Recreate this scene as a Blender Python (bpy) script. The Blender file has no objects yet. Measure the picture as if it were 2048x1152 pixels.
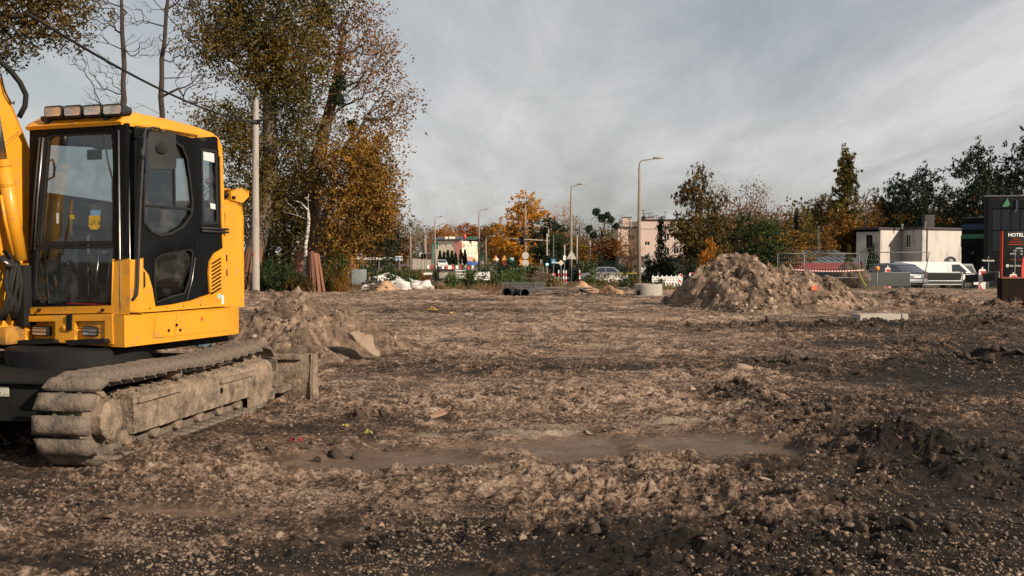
import bpy, bmesh, math, random
import numpy as np
from mathutils import Vector, Matrix, noise as mnoise
from mathutils.geometry import tessellate_polygon

R = math.radians
random.seed(7)
rng = np.random.default_rng(7)
scene = bpy.context.scene
C = bpy.context.collection

# ------------------------------------------------------------------ camera
CAM_H = 1.6
F_PX = 2050.0            # focal length in pixels of the 2048 px wide photograph
PITCH = math.atan(68 / F_PX)
cam_data = bpy.data.cameras.new('camera')
cam_data.sensor_width = 36.0
cam_data.lens = 36.0 * F_PX / 2048
cam_data.clip_start = 0.1
cam_data.clip_end = 9000
cam = bpy.data.objects.new('camera', cam_data)
C.objects.link(cam)
cam.location = (0, 0, CAM_H)
cam.rotation_euler = (math.pi / 2 - PITCH, 0, 0)
scene.camera = cam

# ------------------------------------------------------------------ world, sun, exposure
SUN_EL, SUN_AZ = R(27), R(130)      # azimuth clockwise from +Y (view direction)
world = bpy.data.worlds.new('World')
scene.world = world
world.use_nodes = True
nt = world.node_tree
nt.nodes.clear()
def wn(t, **k):
    n = nt.nodes.new(t)
    for a, b in k.items(): setattr(n, a, b)
    return n
out = wn('ShaderNodeOutputWorld')
bg = wn('ShaderNodeBackground'); bg.inputs['Strength'].default_value = 0.1
sky = wn('ShaderNodeTexSky', sky_type='NISHITA')
sky.sun_disc = False; sky.sun_elevation = SUN_EL; sky.sun_rotation = SUN_AZ
sky.air_density = 1.2; sky.dust_density = 2.0; sky.ozone_density = 1.0
tc = wn('ShaderNodeTexCoord')
sep = wn('ShaderNodeSeparateXYZ'); nt.links.new(tc.outputs['Generated'], sep.inputs[0])
def m(op, a, b=None, c=None):
    n = wn('ShaderNodeMath', operation=op)
    for i, v in enumerate((a, b, c)):
        if v is None: continue
        if hasattr(v, 'is_linked') or hasattr(v, 'node'): nt.links.new(v, n.inputs[i])
        else: n.inputs[i].default_value = v
    return n.outputs[0]
zc = m('ADD', m('MAXIMUM', sep.outputs['Z'], 0.0), 0.13)
px_ = m('DIVIDE', sep.outputs['X'], zc)
py_ = m('DIVIDE', sep.outputs['Y'], zc)
comb = wn('ShaderNodeCombineXYZ')
nt.links.new(px_, comb.inputs[0]); nt.links.new(py_, comb.inputs[1])
mp = wn('ShaderNodeMapping'); mp.inputs['Rotation'].default_value = (0, 0, R(-28)); mp.inputs['Scale'].default_value = (1.25, 0.34, 1)
nt.links.new(comb.outputs[0], mp.inputs[0])
def cloud(scale, detail, rough, dist, lo, hi, loc=(0, 0, 0), src=mp):
    m2 = wn('ShaderNodeMapping'); m2.inputs['Location'].default_value = loc
    nt.links.new(src.outputs[0], m2.inputs[0])
    n = wn('ShaderNodeTexNoise'); n.inputs['Scale'].default_value = scale; n.inputs['Detail'].default_value = detail
    n.inputs['Roughness'].default_value = rough; n.inputs['Distortion'].default_value = dist
    nt.links.new(m2.outputs[0], n.inputs['Vector'])
    mr = wn('ShaderNodeMapRange'); mr.interpolation_type = 'SMOOTHSTEP'
    mr.inputs['From Min'].default_value = lo; mr.inputs['From Max'].default_value = hi
    nt.links.new(n.outputs['Fac'], mr.inputs['Value'])
    return mr.outputs[0]
c1 = cloud(0.8, 7, 0.58, 0.5, 0.34, 0.64)
c2 = cloud(2.6, 10, 0.68, 0.9, 0.35, 0.72, (3.1, 1.7, 0))
veil = cloud(0.30, 3, 0.5, 0.2, 0.30, 0.60, (7.3, 2.2, 0))
cov = m('MINIMUM', m('ADD', m('MULTIPLY', c1, 0.55), m('ADD', m('MULTIPLY', c2, 0.28), m('MULTIPLY', veil, 0.30))), 1.0)
cov = m('ADD', m('MULTIPLY', cov, 0.80), 0.15)
shade = cloud(0.9, 6, 0.6, 0.6, 0.3, 0.72, (11.5, 4.5, 0))
mixc = wn('ShaderNodeMix', data_type='RGBA')
mixc.inputs[6].default_value = (5.75, 5.65, 5.55, 1)
mixc.inputs[7].default_value = (3.5, 3.75, 4.1, 1)
hz = wn('ShaderNodeMapRange'); hz.inputs['From Min'].default_value = 0.0; hz.inputs['From Max'].default_value = 0.22; hz.inputs['To Min'].default_value = 0.15; nt.links.new(sep.outputs['Z'], hz.inputs['Value'])
nt.links.new(m('MULTIPLY', shade, hz.outputs[0]), mixc.inputs[0])
desat = wn('ShaderNodeHueSaturation'); desat.inputs['Saturation'].default_value = 0.55; desat.inputs['Value'].default_value = 0.62
nt.links.new(sky.outputs[0], desat.inputs['Color'])
mix = wn('ShaderNodeMix', data_type='RGBA')
nt.links.new(cov, mix.inputs[0]); nt.links.new(desat.outputs[0], mix.inputs[6]); nt.links.new(mixc.outputs[2], mix.inputs[7])
nt.links.new(mix.outputs[2], bg.inputs['Color']); nt.links.new(bg.outputs[0], out.inputs['Surface'])

sun_data = bpy.data.lights.new('sun', 'SUN')
sun_data.energy = 5.0; sun_data.angle = R(0.6); sun_data.color = (1.0, 0.85, 0.68)
sun = bpy.data.objects.new('sun', sun_data); C.objects.link(sun)
sd = Vector((math.sin(SUN_AZ) * math.cos(SUN_EL), math.cos(SUN_AZ) * math.cos(SUN_EL), math.sin(SUN_EL)))
sun.rotation_euler = sd.to_track_quat('Z', 'Y').to_euler()
sun.location = sd * 60

vs = scene.view_settings
vs.view_transform = 'Standard'; vs.look = 'None'; vs.gamma = 1; vs.exposure = 0.42; vs.use_curve_mapping = False
scene.cycles.max_bounces = 8; scene.cycles.transparent_max_bounces = 16

# ------------------------------------------------------------------ pixel helpers (photograph pixels -> points of the place)
def ray(px, py):
    x, y = (px - 1024) / F_PX, (576 - py) / F_PX
    cp, sp = math.cos(PITCH), math.sin(PITCH)
    return Vector((x, cp + y * sp, -sp + y * cp))
def at(px, py, Y):
    d = ray(px, py); t = Y / d.y
    return Vector((d.x * t, Y, CAM_H + d.z * t))
def ground(px, py, z=0.0):
    d = ray(px, py); t = (z - CAM_H) / d.z
    return Vector((d.x * t, d.y * t, z))
def X_at(px, Y): return at(px, 508, Y).x
def smooth(t):
    t = np.clip(t, 0, 1); return t * t * (3 - 2 * t)
def base_z(y): return -1.0 * smooth((np.asarray(y, float) - 42) / 38)
def bz(y): return float(base_z(y))
def wx(px, Y): return (px - 1024) / F_PX * Y      # world X of a pixel column at distance Y

# ------------------------------------------------------------------ tagging
def tag(o, label=None, cat=None, group=None, kind=None):
    if label: o['label'] = label
    if cat: o['category'] = cat
    if group: o['group'] = group
    if kind: o['kind'] = kind
    return o
def empty(name, loc=(0, 0, 0), rz=0, label=None, cat=None, group=None):
    o = bpy.data.objects.new(name, None); C.objects.link(o)
    o.location = loc; o.rotation_euler = (0, 0, rz); o.empty_display_size = 0.2
    return tag(o, label, cat, group)
KIDS = {}
def link(name, me, parent=None, loc=(0, 0, 0), rot=(0, 0, 0), sc=(1, 1, 1)):
    o = bpy.data.objects.new(name, me); C.objects.link(o)
    o.location = loc; o.rotation_euler = rot; o.scale = sc
    if parent is not None:
        o.parent = parent; KIDS.setdefault(parent.name, []).append(o)
    return o
def dup(root, loc, rz=0, sc=None, label=None, group=None, cat=None):
    r = root.copy(); C.objects.link(r); r.location = loc; r.rotation_euler = (0, 0, rz)
    if sc is not None: r.scale = sc if hasattr(sc, '__len__') else (sc, sc, sc)
    if label: r['label'] = label
    if group: r['group'] = group
    if cat: r['category'] = cat
    for ch in list(KIDS.get(root.name, [])):
        c = ch.copy(); C.objects.link(c); c.parent = r; KIDS.setdefault(r.name, []).append(c)
        for g in list(KIDS.get(ch.name, [])):
            d = g.copy(); C.objects.link(d); d.parent = c; KIDS.setdefault(c.name, []).append(d)
    return r

# ------------------------------------------------------------------ mesh builder
class MB:
    def __init__(s): s.v = []; s.f = []
    def add(s, vs, fs, M=None):
        o = len(s.v)
        for v in vs:
            v = Vector(v)
            if M is not None: v = M @ v
            s.v.append(v)
        s.f += [tuple(i + o for i in f) for f in fs]
        return s
    def box(s, lo, hi, M=None, rot=None):
        (a, b, c), (d, e, f) = lo, hi
        v = [(x, y, z) for x in (a, d) for y in (b, e) for z in (c, f)]
        if rot is not None:
            ce = Vector(((a + d) / 2, (b + e) / 2, (c + f) / 2)); v = [rot @ (Vector(p) - ce) + ce for p in v]
        return s.add(v, [(0, 1, 3, 2), (4, 6, 7, 5), (0, 4, 5, 1), (2, 3, 7, 6), (0, 2, 6, 4), (1, 5, 7, 3)], M)
    def cbox(s, c, size, M=None, rot=None):
        return s.box([c[i] - size[i] / 2 for i in range(3)], [c[i] + size[i] / 2 for i in range(3)], M, rot)
    def tube(s, pts, rad, n=8, M=None, cap=True):
        pts = [Vector(p) for p in pts]
        if not hasattr(rad, '__len__'): rad = [rad] * len(pts)
        vs, fs = [], []
        up = Vector((0.0123, 0.021, 1))
        prev = None
        for i, p in enumerate(pts):
            t = (pts[min(i + 1, len(pts) - 1)] - pts[max(i - 1, 0)])
            if t.length < 1e-9: t = Vector((0, 0, 1))
            t.normalize()
            a = (prev if prev is not None else (up if abs(t.z) < 0.95 else Vector((1, 0.02, 0))))
            a = (a - t * a.dot(t))
            if a.length < 1e-6: a = t.orthogonal()
            a.normalize(); prev = a
            b = t.cross(a)
            for k in range(n):
                an = 2 * math.pi * k / n
                vs.append(p + (a * math.cos(an) + b * math.sin(an)) * rad[i])
        for i in range(len(pts) - 1):
            for k in range(n):
                k2 = (k + 1) % n
                fs.append((i * n + k, i * n + k2, (i + 1) * n + k2, (i + 1) * n + k))
        if cap:
            fs.append(tuple(range(n))[::-1]); fs.append(tuple((len(pts) - 1) * n + k for k in range(n)))
        return s.add(vs, fs, M)
    def lathe(s, prof, n=16, M=None):      # profile of (r, z), closed at the ends by discs
        vs, fs = [], []
        for r, z in prof:
            for k in range(n):
                a = 2 * math.pi * k / n; vs.append((r * math.cos(a), r * math.sin(a), z))
        for i in range(len(prof) - 1):
            for k in range(n):
                k2 = (k + 1) % n; fs.append((i * n + k, i * n + k2, (i + 1) * n + k2, (i + 1) * n + k))
        fs.append(tuple(range(n))[::-1]); fs.append(tuple((len(prof) - 1) * n + k for k in range(n)))
        return s.add(vs, fs, M)
    def prism(s, loops, d0, d1, to3, M=None):
        """loops: outer outline then holes (2D); to3(p, d) places a 2D point at depth d; solid between d0 and d1"""
        tri = tessellate_polygon([[Vector((p[0], p[1], 0)) for p in lp] for lp in loops])
        flat = [p for lp in loops for p in lp]; n = len(flat)
        vs = [to3(p, d0) for p in flat] + [to3(p, d1) for p in flat]
        fs = [tuple(t) for t in tri] + [tuple(i + n for i in t[::-1]) for t in tri]
        o = 0
        for lp in loops:
            k = len(lp)
            for i in range(k):
                j = (i + 1) % k; fs.append((o + i, o + j, n + o + j, n + o + i))
            o += k
        return s.add(vs, fs, M)
    def build(s, name, mat, parent=None, xf=None, smooth_=False, bevel=0, seg=2, loc=(0, 0, 0), rot=(0, 0, 0), fix=True, auto=None):
        me = bpy.data.meshes.new(name)
        vs = [tuple(xf @ v) for v in s.v] if xf is not None else [tuple(v) for v in s.v]
        me.from_pydata(vs, [], s.f)
        if fix or bevel:
            bm = bmesh.new(); bm.from_mesh(me)
            if bevel:
                bmesh.ops.remove_doubles(bm, verts=bm.verts, dist=1e-5)
                ed = [e for e in bm.edges if len(e.link_faces) == 2 and e.calc_face_angle(0) > 0.5]
                bmesh.ops.bevel(bm, geom=ed, offset=bevel, segments=seg, profile=0.6, affect='EDGES', clamp_overlap=True)
            bmesh.ops.recalc_face_normals(bm, faces=bm.faces)
            bm.to_mesh(me); bm.free()
        if smooth_ or bevel:
            me.polygons.foreach_set('use_smooth', [True] * len(me.polygons))
            if auto is not None or bevel: me.set_sharp_from_angle(angle=R(auto or 40))
        if mat is not None: me.materials.append(mat)
        return link(name, me, parent, loc, rot)

def np_mesh(name, v, f, mat=None, smooth_=False, attrs=None):
    """v (n,3) float array, f (m,k) int array"""
    me = bpy.data.meshes.new(name)
    v = np.ascontiguousarray(v, dtype=np.float32); f = np.ascontiguousarray(f, dtype=np.int32)
    me.vertices.add(len(v)); me.vertices.foreach_set('co', v.ravel())
    k = f.shape[1]
    me.loops.add(f.size); me.loops.foreach_set('vertex_index', f.ravel())
    me.polygons.add(len(f)); me.polygons.foreach_set('loop_start', np.arange(0, f.size, k, dtype=np.int32))
    me.update(calc_edges=True)
    if smooth_: me.polygons.foreach_set('use_smooth', np.ones(len(f), dtype=bool))
    if attrs:
        for an, av in attrs.items():
            a = me.attributes.new(an, 'FLOAT', 'POINT'); a.data.foreach_set('value', np.ascontiguousarray(av, dtype=np.float32))
    if mat is not None: me.materials.append(mat)
    me.validate()
    return me

# ------------------------------------------------------------------ numpy noise
def _h(ix, iy, s):
    x = (ix.astype(np.int64) * 374761393 + iy.astype(np.int64) * 668265263 + s * 1442695041) & 0x7fffffff
    x = ((x ^ (x >> 13)) * 1274126177) & 0x7fffffff
    x = ((x ^ (x >> 15)) * 2246822519) & 0x7fffffff
    return (x ^ (x >> 16)) / 2147483647.0
def perlin(x, y, s=0):
    ix, iy = np.floor(x), np.floor(y); fx, fy = x - ix, y - iy
    u, v = fx ** 3 * (fx * (fx * 6 - 15) + 10), fy ** 3 * (fy * (fy * 6 - 15) + 10)
    def g(dx, dy):
        a = _h(ix + dx, iy + dy, s) * 2 * np.pi
        return np.cos(a) * (fx - dx) + np.sin(a) * (fy - dy)
    a = g(0, 0) * (1 - u) + g(1, 0) * u; b = g(0, 1) * (1 - u) + g(1, 1) * u
    return (a * (1 - v) + b * v) * 1.5
def fbm(x, y, o=4, s=0, gain=0.5, ridged=False):
    r = np.zeros_like(x, dtype=float); a = 1.0
    for i in range(o):
        n = perlin(x, y, s + i * 17)
        if ridged: n = 1 - 2 * np.abs(n)
        r += a * n; a *= gain; x = x * 2.03 + 5.2; y = y * 2.03 + 1.3
    return r
def worley(x, y, s=0):
    ix, iy = np.floor(x), np.floor(y)
    f1 = np.full_like(x, 9.0, dtype=float); cid = np.zeros_like(x, dtype=float)
    for dx in (-1, 0, 1):
        for dy in (-1, 0, 1):
            cx, cy = ix + dx, iy + dy
            d = np.hypot(cx + _h(cx, cy, s) - x, cy + _h(cx, cy, s + 5) - y)
            m_ = d < f1; f1 = np.where(m_, d, f1); cid = np.where(m_, _h(cx, cy, s + 9), cid)
    return f1, cid

# ------------------------------------------------------------------ materials
def _nodes(name):
    ma = bpy.data.materials.new(name); ma.use_nodes = True
    t = ma.node_tree; b = t.nodes['Principled BSDF']
    return ma, t, b
def mat(name, col, rough=0.6, metal=0.0, col2=None, nscale=6, ndetail=6, namt=0.5, bump=0.0, bscale=40, spec=None, dirt=None, dirt_amt=0.4, dirt_scale=3, coat=0, emit=None, sharp=False, transl=None, stretch=None):
    ma, t, b = _nodes(name)
    N = t.nodes.new; L = t.links.new
    b.inputs['Roughness'].default_value = rough; b.inputs['Metallic'].default_value = metal
    if spec is not None: b.inputs['Specular IOR Level'].default_value = spec
    if coat: b.inputs['Coat Weight'].default_value = coat; b.inputs['Coat Roughness'].default_value = 0.15
    cc = N('ShaderNodeTexCoord')
    src = cc.outputs['Object']
    if stretch:
        mp_ = N('ShaderNodeMapping'); mp_.inputs['Scale'].default_value = stretch; L(src, mp_.inputs[0]); src = mp_.outputs[0]
    cur = None
    if col2 is not None:
        n = N('ShaderNodeTexNoise'); n.inputs['Scale'].default_value = nscale; n.inputs['Detail'].default_value = ndetail; n.inputs['Roughness'].default_value = 0.6
        L(src, n.inputs['Vector'])
        mr = N('ShaderNodeMapRange'); mr.inputs['From Min'].default_value = 0.5 - namt / 2 * (0.3 if sharp else 1); mr.inputs['From Max'].default_value = 0.5 + namt / 2 * (0.3 if sharp else 1)
        L(n.outputs['Fac'], mr.inputs['Value'])
        mx = N('ShaderNodeMix'); mx.data_type = 'RGBA'; mx.inputs[6].default_value = (*col, 1); mx.inputs[7].default_value = (*col2, 1)
        L(mr.outputs[0], mx.inputs[0]); cur = mx.outputs[2]
    if dirt is not None:
        n = N('ShaderNodeTexNoise'); n.inputs['Scale'].default_value = dirt_scale; n.inputs['Detail'].default_value = 10; n.inputs['Roughness'].default_value = 0.7
        L(src, n.inputs['Vector'])
        mr = N('ShaderNodeMapRange'); mr.inputs['From Min'].default_value = 0.65 - dirt_amt * 0.4; mr.inputs['From Max'].default_value = 0.80 - dirt_amt * 0.3
        L(n.outputs['Fac'], mr.inputs['Value'])
        mx = N('ShaderNodeMix'); mx.data_type = 'RGBA'; mx.inputs[7].default_value = (*dirt, 1)
        if cur is None: mx.inputs[6].default_value = (*col, 1)
        else: L(cur, mx.inputs[6])
        L(mr.outputs[0], mx.inputs[0]); cur = mx.outputs[2]
        rr = N('ShaderNodeMapRange'); rr.inputs['To Min'].default_value = rough; rr.inputs['To Max'].default_value = 0.9
        L(mr.outputs[0], rr.inputs['Value']); L(rr.outputs[0], b.inputs['Roughness'])
    if cur is None: b.inputs['Base Color'].default_value = (*col, 1)
    else: L(cur, b.inputs['Base Color'])
    if bump:
        n = N('ShaderNodeTexNoise'); n.inputs['Scale'].default_value = bscale; n.inputs['Detail'].default_value = 8; n.inputs['Roughness'].default_value = 0.65
        L(src, n.inputs['Vector'])
        bp = N('ShaderNodeBump'); bp.inputs['Strength'].default_value = min(bump, 1.0); bp.inputs['Distance'].default_value = 0.02 * max(1, bump)
        L(n.outputs['Fac'], bp.inputs['Height']); L(bp.outputs[0], b.inputs['Normal'])
    if emit is not None:
        b.inputs['Emission Color'].default_value = (*emit[0], 1); b.inputs['Emission Strength'].default_value = emit[1]
    return ma
def glass_mat(name, tint=(0.77, 0.81, 0.82), rough=0.02, base=0.015):
    ma = bpy.data.materials.new(name); ma.use_nodes = True
    t = ma.node_tree; t.nodes.clear(); N = t.nodes.new; L = t.links.new
    o = N('ShaderNodeOutputMaterial'); mx = N('ShaderNodeMixShader'); tr = N('ShaderNodeBsdfTransparent'); gl = N('ShaderNodeBsdfGlossy')
    tr.inputs[0].default_value = (*tint, 1); gl.inputs[0].default_value = (0.9, 0.95, 1, 1); gl.inputs['Roughness'].default_value = rough
    lw = N('ShaderNodeLayerWeight'); pw = N('ShaderNodeMath'); pw.operation = 'POWER'; pw.inputs[1].default_value = 4.0; L(lw.outputs['Facing'], pw.inputs[0])
    ad = N('ShaderNodeMath'); ad.operation = 'MULTIPLY_ADD'; ad.inputs[1].default_value = 0.85; ad.inputs[2].default_value = 0.045 + base; L(pw.outputs[0], ad.inputs[0])
    # dust on the pane
    cc = N('ShaderNodeTexCoord'); n = N('ShaderNodeTexNoise'); n.inputs['Scale'].default_value = 5; n.inputs['Detail'].default_value = 5; n.inputs['Roughness'].default_value = 0.6
    L(cc.outputs['Object'], n.inputs['Vector'])
    mr = N('ShaderNodeMapRange'); mr.inputs['From Min'].default_value = 0.5; mr.inputs['From Max'].default_value = 0.85; mr.inputs['To Max'].default_value = 0.22
    L(n.outputs['Fac'], mr.inputs['Value'])
    df = N('ShaderNodeBsdfDiffuse'); df.inputs[0].default_value = (0.22, 0.2, 0.17, 1)
    mx2 = N('ShaderNodeMixShader')
    L(ad.outputs[0], mx.inputs[0]); L(tr.outputs[0], mx.inputs[1]); L(gl.outputs[0], mx.inputs[2])
    L(mr.outputs[0], mx2.inputs[0]); L(mx.outputs[0], mx2.inputs[1]); L(df.outputs[0], mx2.inputs[2]); L(mx2.outputs[0], o.inputs['Surface'])
    return ma
def leaf_mat(name, cols, transl=0.35, rough=0.6):
    """cols: 3-4 leaf colours picked leaf by leaf"""
    ma = bpy.data.materials.new(name); ma.use_nodes = True
    t = ma.node_tree; t.nodes.clear(); N = t.nodes.new; L = t.links.new
    o = N('ShaderNodeOutputMaterial'); g = N('ShaderNodeNewGeometry'); oi = N('ShaderNodeObjectInfo')
    cc = N('ShaderNodeTexCoord'); n = N('ShaderNodeTexNoise'); n.inputs['Scale'].default_value = 0.55; n.inputs['Detail'].default_value = 3
    L(cc.outputs['Object'], n.inputs['Vector'])
    # 60% leaf by leaf, 40% by clump of the crown
    a = N('ShaderNodeMath'); a.operation = 'MULTIPLY'; a.inputs[1].default_value = 0.5; L(g.outputs['Random Per Island'], a.inputs[0])
    b_ = N('ShaderNodeMapRange'); b_.inputs['From Min'].default_value = 0.35; b_.inputs['From Max'].default_value = 0.65; b_.inputs['To Max'].default_value = 0.5; L(n.outputs['Fac'], b_.inputs['Value'])
    s = N('ShaderNodeMath'); s.operation = 'ADD'; L(a.outputs[0], s.inputs[0]); L(b_.outputs[0], s.inputs[1])
    ramp = N('ShaderNodeValToRGB'); ramp.color_ramp.interpolation = 'LINEAR'
    el = ramp.color_ramp.elements
    while len(el) < len(cols): el.new(0.5)
    for i, c in enumerate(cols):
        el[i].position = i / (len(cols) - 1); el[i].color = (*c, 1)
    L(s.outputs[0], ramp.inputs[0])
    hs = N('ShaderNodeHueSaturation')
    h1 = N('ShaderNodeMapRange'); h1.inputs['To Min'].default_value = 0.485; h1.inputs['To Max'].default_value = 0.515; L(oi.outputs['Random'], h1.inputs['Value']); L(h1.outputs[0], hs.inputs['Hue'])
    h2 = N('ShaderNodeMapRange'); h2.inputs['To Min'].default_value = 0.8; h2.inputs['To Max'].default_value = 1.2; L(oi.outputs['Random'], h2.inputs['Value']); L(h2.outputs[0], hs.inputs['Value'])
    L(ramp.outputs[0], hs.inputs['Color'])
    d = N('ShaderNodeBsdfPrincipled'); d.inputs['Roughness'].default_value = rough; d.inputs['Specular IOR Level'].default_value = 0.25; tl = N('ShaderNodeBsdfTranslucent')
    L(hs.outputs[0], d.inputs['Base Color']); L(hs.outputs[0], tl.inputs[0])
    mx = N('ShaderNodeMixShader'); mx.inputs[0].default_value = transl
    L(d.outputs[0], mx.inputs[1]); L(tl.outputs[0], mx.inputs[2]); L(mx.outputs[0], o.inputs['Surface'])
    return ma

YEL = (0.62, 0.275, 0.016)
M = {
 'yellow': mat('yellow_paint', YEL, 0.38, 0, col2=(0.54, 0.235, 0.016), nscale=3, dirt=(0.24, 0.15, 0.07), dirt_amt=0.24, dirt_scale=9, spec=0.4, coat=0.15, bump=0.05, bscale=30),
 'black': mat('black_paint', (0.004, 0.0045, 0.005), 0.32, 0, spec=0.12, dirt=(0.012, 0.011, 0.010), dirt_amt=0.15, dirt_scale=8),
 'rubber': mat('black_rubber', (0.009, 0.009, 0.009), 0.75, 0, spec=0.25, col2=(0.018, 0.017, 0.016), nscale=8),
 'plastic': mat('dark_plastic', (0.016, 0.016, 0.017), 0.6, 0, spec=0.3, col2=(0.028, 0.027, 0.026), nscale=12, bump=0.1, bscale=120),
 'steel': mat('worn_steel', (0.35, 0.35, 0.35), 0.35, 0.9, col2=(0.2, 0.19, 0.18), nscale=10),
 'dsteel': mat('dark_steel', (0.007, 0.008, 0.009), 0.65, 0, spec=0.12, col2=(0.016, 0.015, 0.014), nscale=5, dirt=(0.07, 0.055, 0.042), dirt_amt=0.1, bump=0.15),
 'mud': mat('dried_mud_on_steel', (0.34, 0.255, 0.18), 0.92, 0, col2=(0.15, 0.115, 0.085), nscale=9, ndetail=12, namt=0.4, bump=1.6, bscale=20, dirt=(0.065, 0.055, 0.046), dirt_amt=0.42, dirt_scale=6, spec=0.15),
 'shoe': mat('muddy_track_shoe', (0.21, 0.165, 0.125), 0.85, 0, col2=(0.085, 0.072, 0.062), nscale=9, ndetail=12, namt=0.4, bump=1.3, bscale=26, dirt=(0.07, 0.066, 0.062), dirt_amt=0.28, dirt_scale=6, spec=0.15),
 'glass': glass_mat('cab_glass'),
 'dglass': mat('dark_window_glass', (0.012, 0.015, 0.018), 0.08, 0, spec=0.6),
 'concrete': mat('concrete', (0.36, 0.32, 0.27), 0.85, 0, col2=(0.26, 0.23, 0.2), nscale=2.5, ndetail=10, bump=0.25, bscale=30),
 'pole': mat('pole_concrete', (0.34, 0.30, 0.26), 0.85, 0, col2=(0.24, 0.21, 0.18), nscale=2, ndetail=12, bump=0.3, bscale=20, stretch=(4, 4, 0.6), dirt=(0.13, 0.11, 0.09), dirt_amt=0.2, dirt_scale=2),
 'lamppole': mat('lamp_pole_concrete', (0.25, 0.20, 0.155), 0.85, 0, col2=(0.17, 0.135, 0.105), nscale=2, bump=0.1),
 'white': mat('white_plastic', (0.75, 0.73, 0.70), 0.5, 0, col2=(0.62, 0.6, 0.56), nscale=3),
 'red': mat('red_paint', (0.55, 0.03, 0.025), 0.5, 0, col2=(0.42, 0.03, 0.025), nscale=5),
 'bark': mat('bark', (0.085, 0.06, 0.042), 0.95, 0, col2=(0.04, 0.03, 0.024), nscale=5, ndetail=10, bump=1.0, bscale=14, stretch=(1, 1, 0.25), spec=0.1),
 'bark2': mat('dark_bark', (0.035, 0.027, 0.022), 0.95, 0, col2=(0.06, 0.045, 0.035), nscale=5, bump=0.8, bscale=14, stretch=(1, 1, 0.25), spec=0.1),
 'bark3': mat('grey_brown_bark', (0.15, 0.115, 0.085), 0.95, 0, col2=(0.09, 0.07, 0.055), nscale=6, bump=0.6, bscale=14, stretch=(1, 1, 0.25), spec=0.1),
 'birch': mat('birch_bark', (0.62, 0.58, 0.52), 0.85, 0, col2=(0.08, 0.06, 0.05), nscale=7, namt=0.9, ndetail=6, sharp=True, stretch=(1, 1, 2.2)),
 'plank': mat('weathered_reddish_plank', (0.13, 0.05, 0.03), 0.85, 0, col2=(0.22, 0.10, 0.055), nscale=6, ndetail=8, bump=0.3, stretch=(6, 6, 0.6)),  # reddish wood, darkened to put the shade at the trunks into the colour
 'asphalt': mat('asphalt', (0.06, 0.06, 0.062), 0.9, 0, col2=(0.085, 0.08, 0.075), nscale=2, bump=0.3, bscale=60, dirt=(0.16, 0.13, 0.10), dirt_amt=0.35, dirt_scale=0.6),
 'galv': mat('galvanised_steel', (0.17, 0.18, 0.185), 0.6, 0.3, col2=(0.12, 0.125, 0.13), nscale=15),
}
L_ = {
 'gold': leaf_mat('golden_brown_leaves', [(0.06, 0.045, 0.012), (0.15, 0.085, 0.014), (0.27, 0.135, 0.018), (0.34, 0.165, 0.02)]),
 'olive': leaf_mat('olive_leaves', [(0.02, 0.024, 0.009), (0.055, 0.045, 0.011), (0.12, 0.075, 0.013), (0.22, 0.12, 0.017)]),
 'green': leaf_mat('green_leaves', [(0.012, 0.028, 0.01), (0.025, 0.05, 0.014), (0.05, 0.075, 0.018), (0.10, 0.10, 0.02)]),
 'orange': leaf_mat('orange_leaves', [(0.14, 0.05, 0.008), (0.32, 0.12, 0.012), (0.45, 0.17, 0.015), (0.55, 0.23, 0.02)]),
 'rust': leaf_mat('rusty_brown_leaves', [(0.05, 0.032, 0.012), (0.12, 0.06, 0.014), (0.24, 0.11, 0.017), (0.36, 0.17, 0.02)]),
 'dark': leaf_mat('dark_evergreen_leaves', [(0.006, 0.012, 0.007), (0.011, 0.022, 0.011), (0.02, 0.035, 0.015), (0.03, 0.04, 0.015)], 0.15),
 'tan': leaf_mat('tan_twigs_and_leaves', [(0.08, 0.05, 0.03), (0.14, 0.09, 0.05), (0.2, 0.12, 0.06), (0.27, 0.15, 0.06)]),
 'weed': leaf_mat('fresh_green_weed_leaves', [(0.02, 0.04, 0.012), (0.045, 0.08, 0.018), (0.09, 0.13, 0.03), (0.16, 0.15, 0.03)]),
 'dry': leaf_mat('dry_stalks', [(0.09, 0.055, 0.025), (0.16, 0.10, 0.045), (0.12, 0.10, 0.035), (0.2, 0.13, 0.06)]),
}
# ================================================================== GROUND
def bump_at(x, y, cx, cy, sx, sy, h, ang=0.0):
    c, s = math.cos(ang), math.sin(ang)
    dx, dy = x - cx, y - cy
    u, v = (dx * c + dy * s) / sx, (-dx * s + dy * c) / sy
    return h * np.exp(-(u * u + v * v))
def pxg(px, py): g = ground(px, py); return g.x, g.y
WETS = [(*pxg(1150, 890), 0.50, 0.62, 0.2), (*pxg(775, 912), 0.80, 0.46, 0.1), (*pxg(1400, 888), 0.62, 0.52, -0.1), (*pxg(930, 885), 0.30, 0.12, 0.1), (*pxg(1520, 900), 0.30, 0.30, 0), (*pxg(350, 1015), 0.40, 0.12, 0)]
PALES = [(*pxg(1010, 866), 0.85, 0.12, 0.12), (*pxg(1200, 851), 0.85, 0.13, 0.10), (*pxg(1350, 845), 0.5, 0.15, -0.1), (*pxg(1060, 603), 2.6, 0.55, 0.0), (*pxg(1620, 634), 1.6, 0.35, 0.0)]
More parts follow.
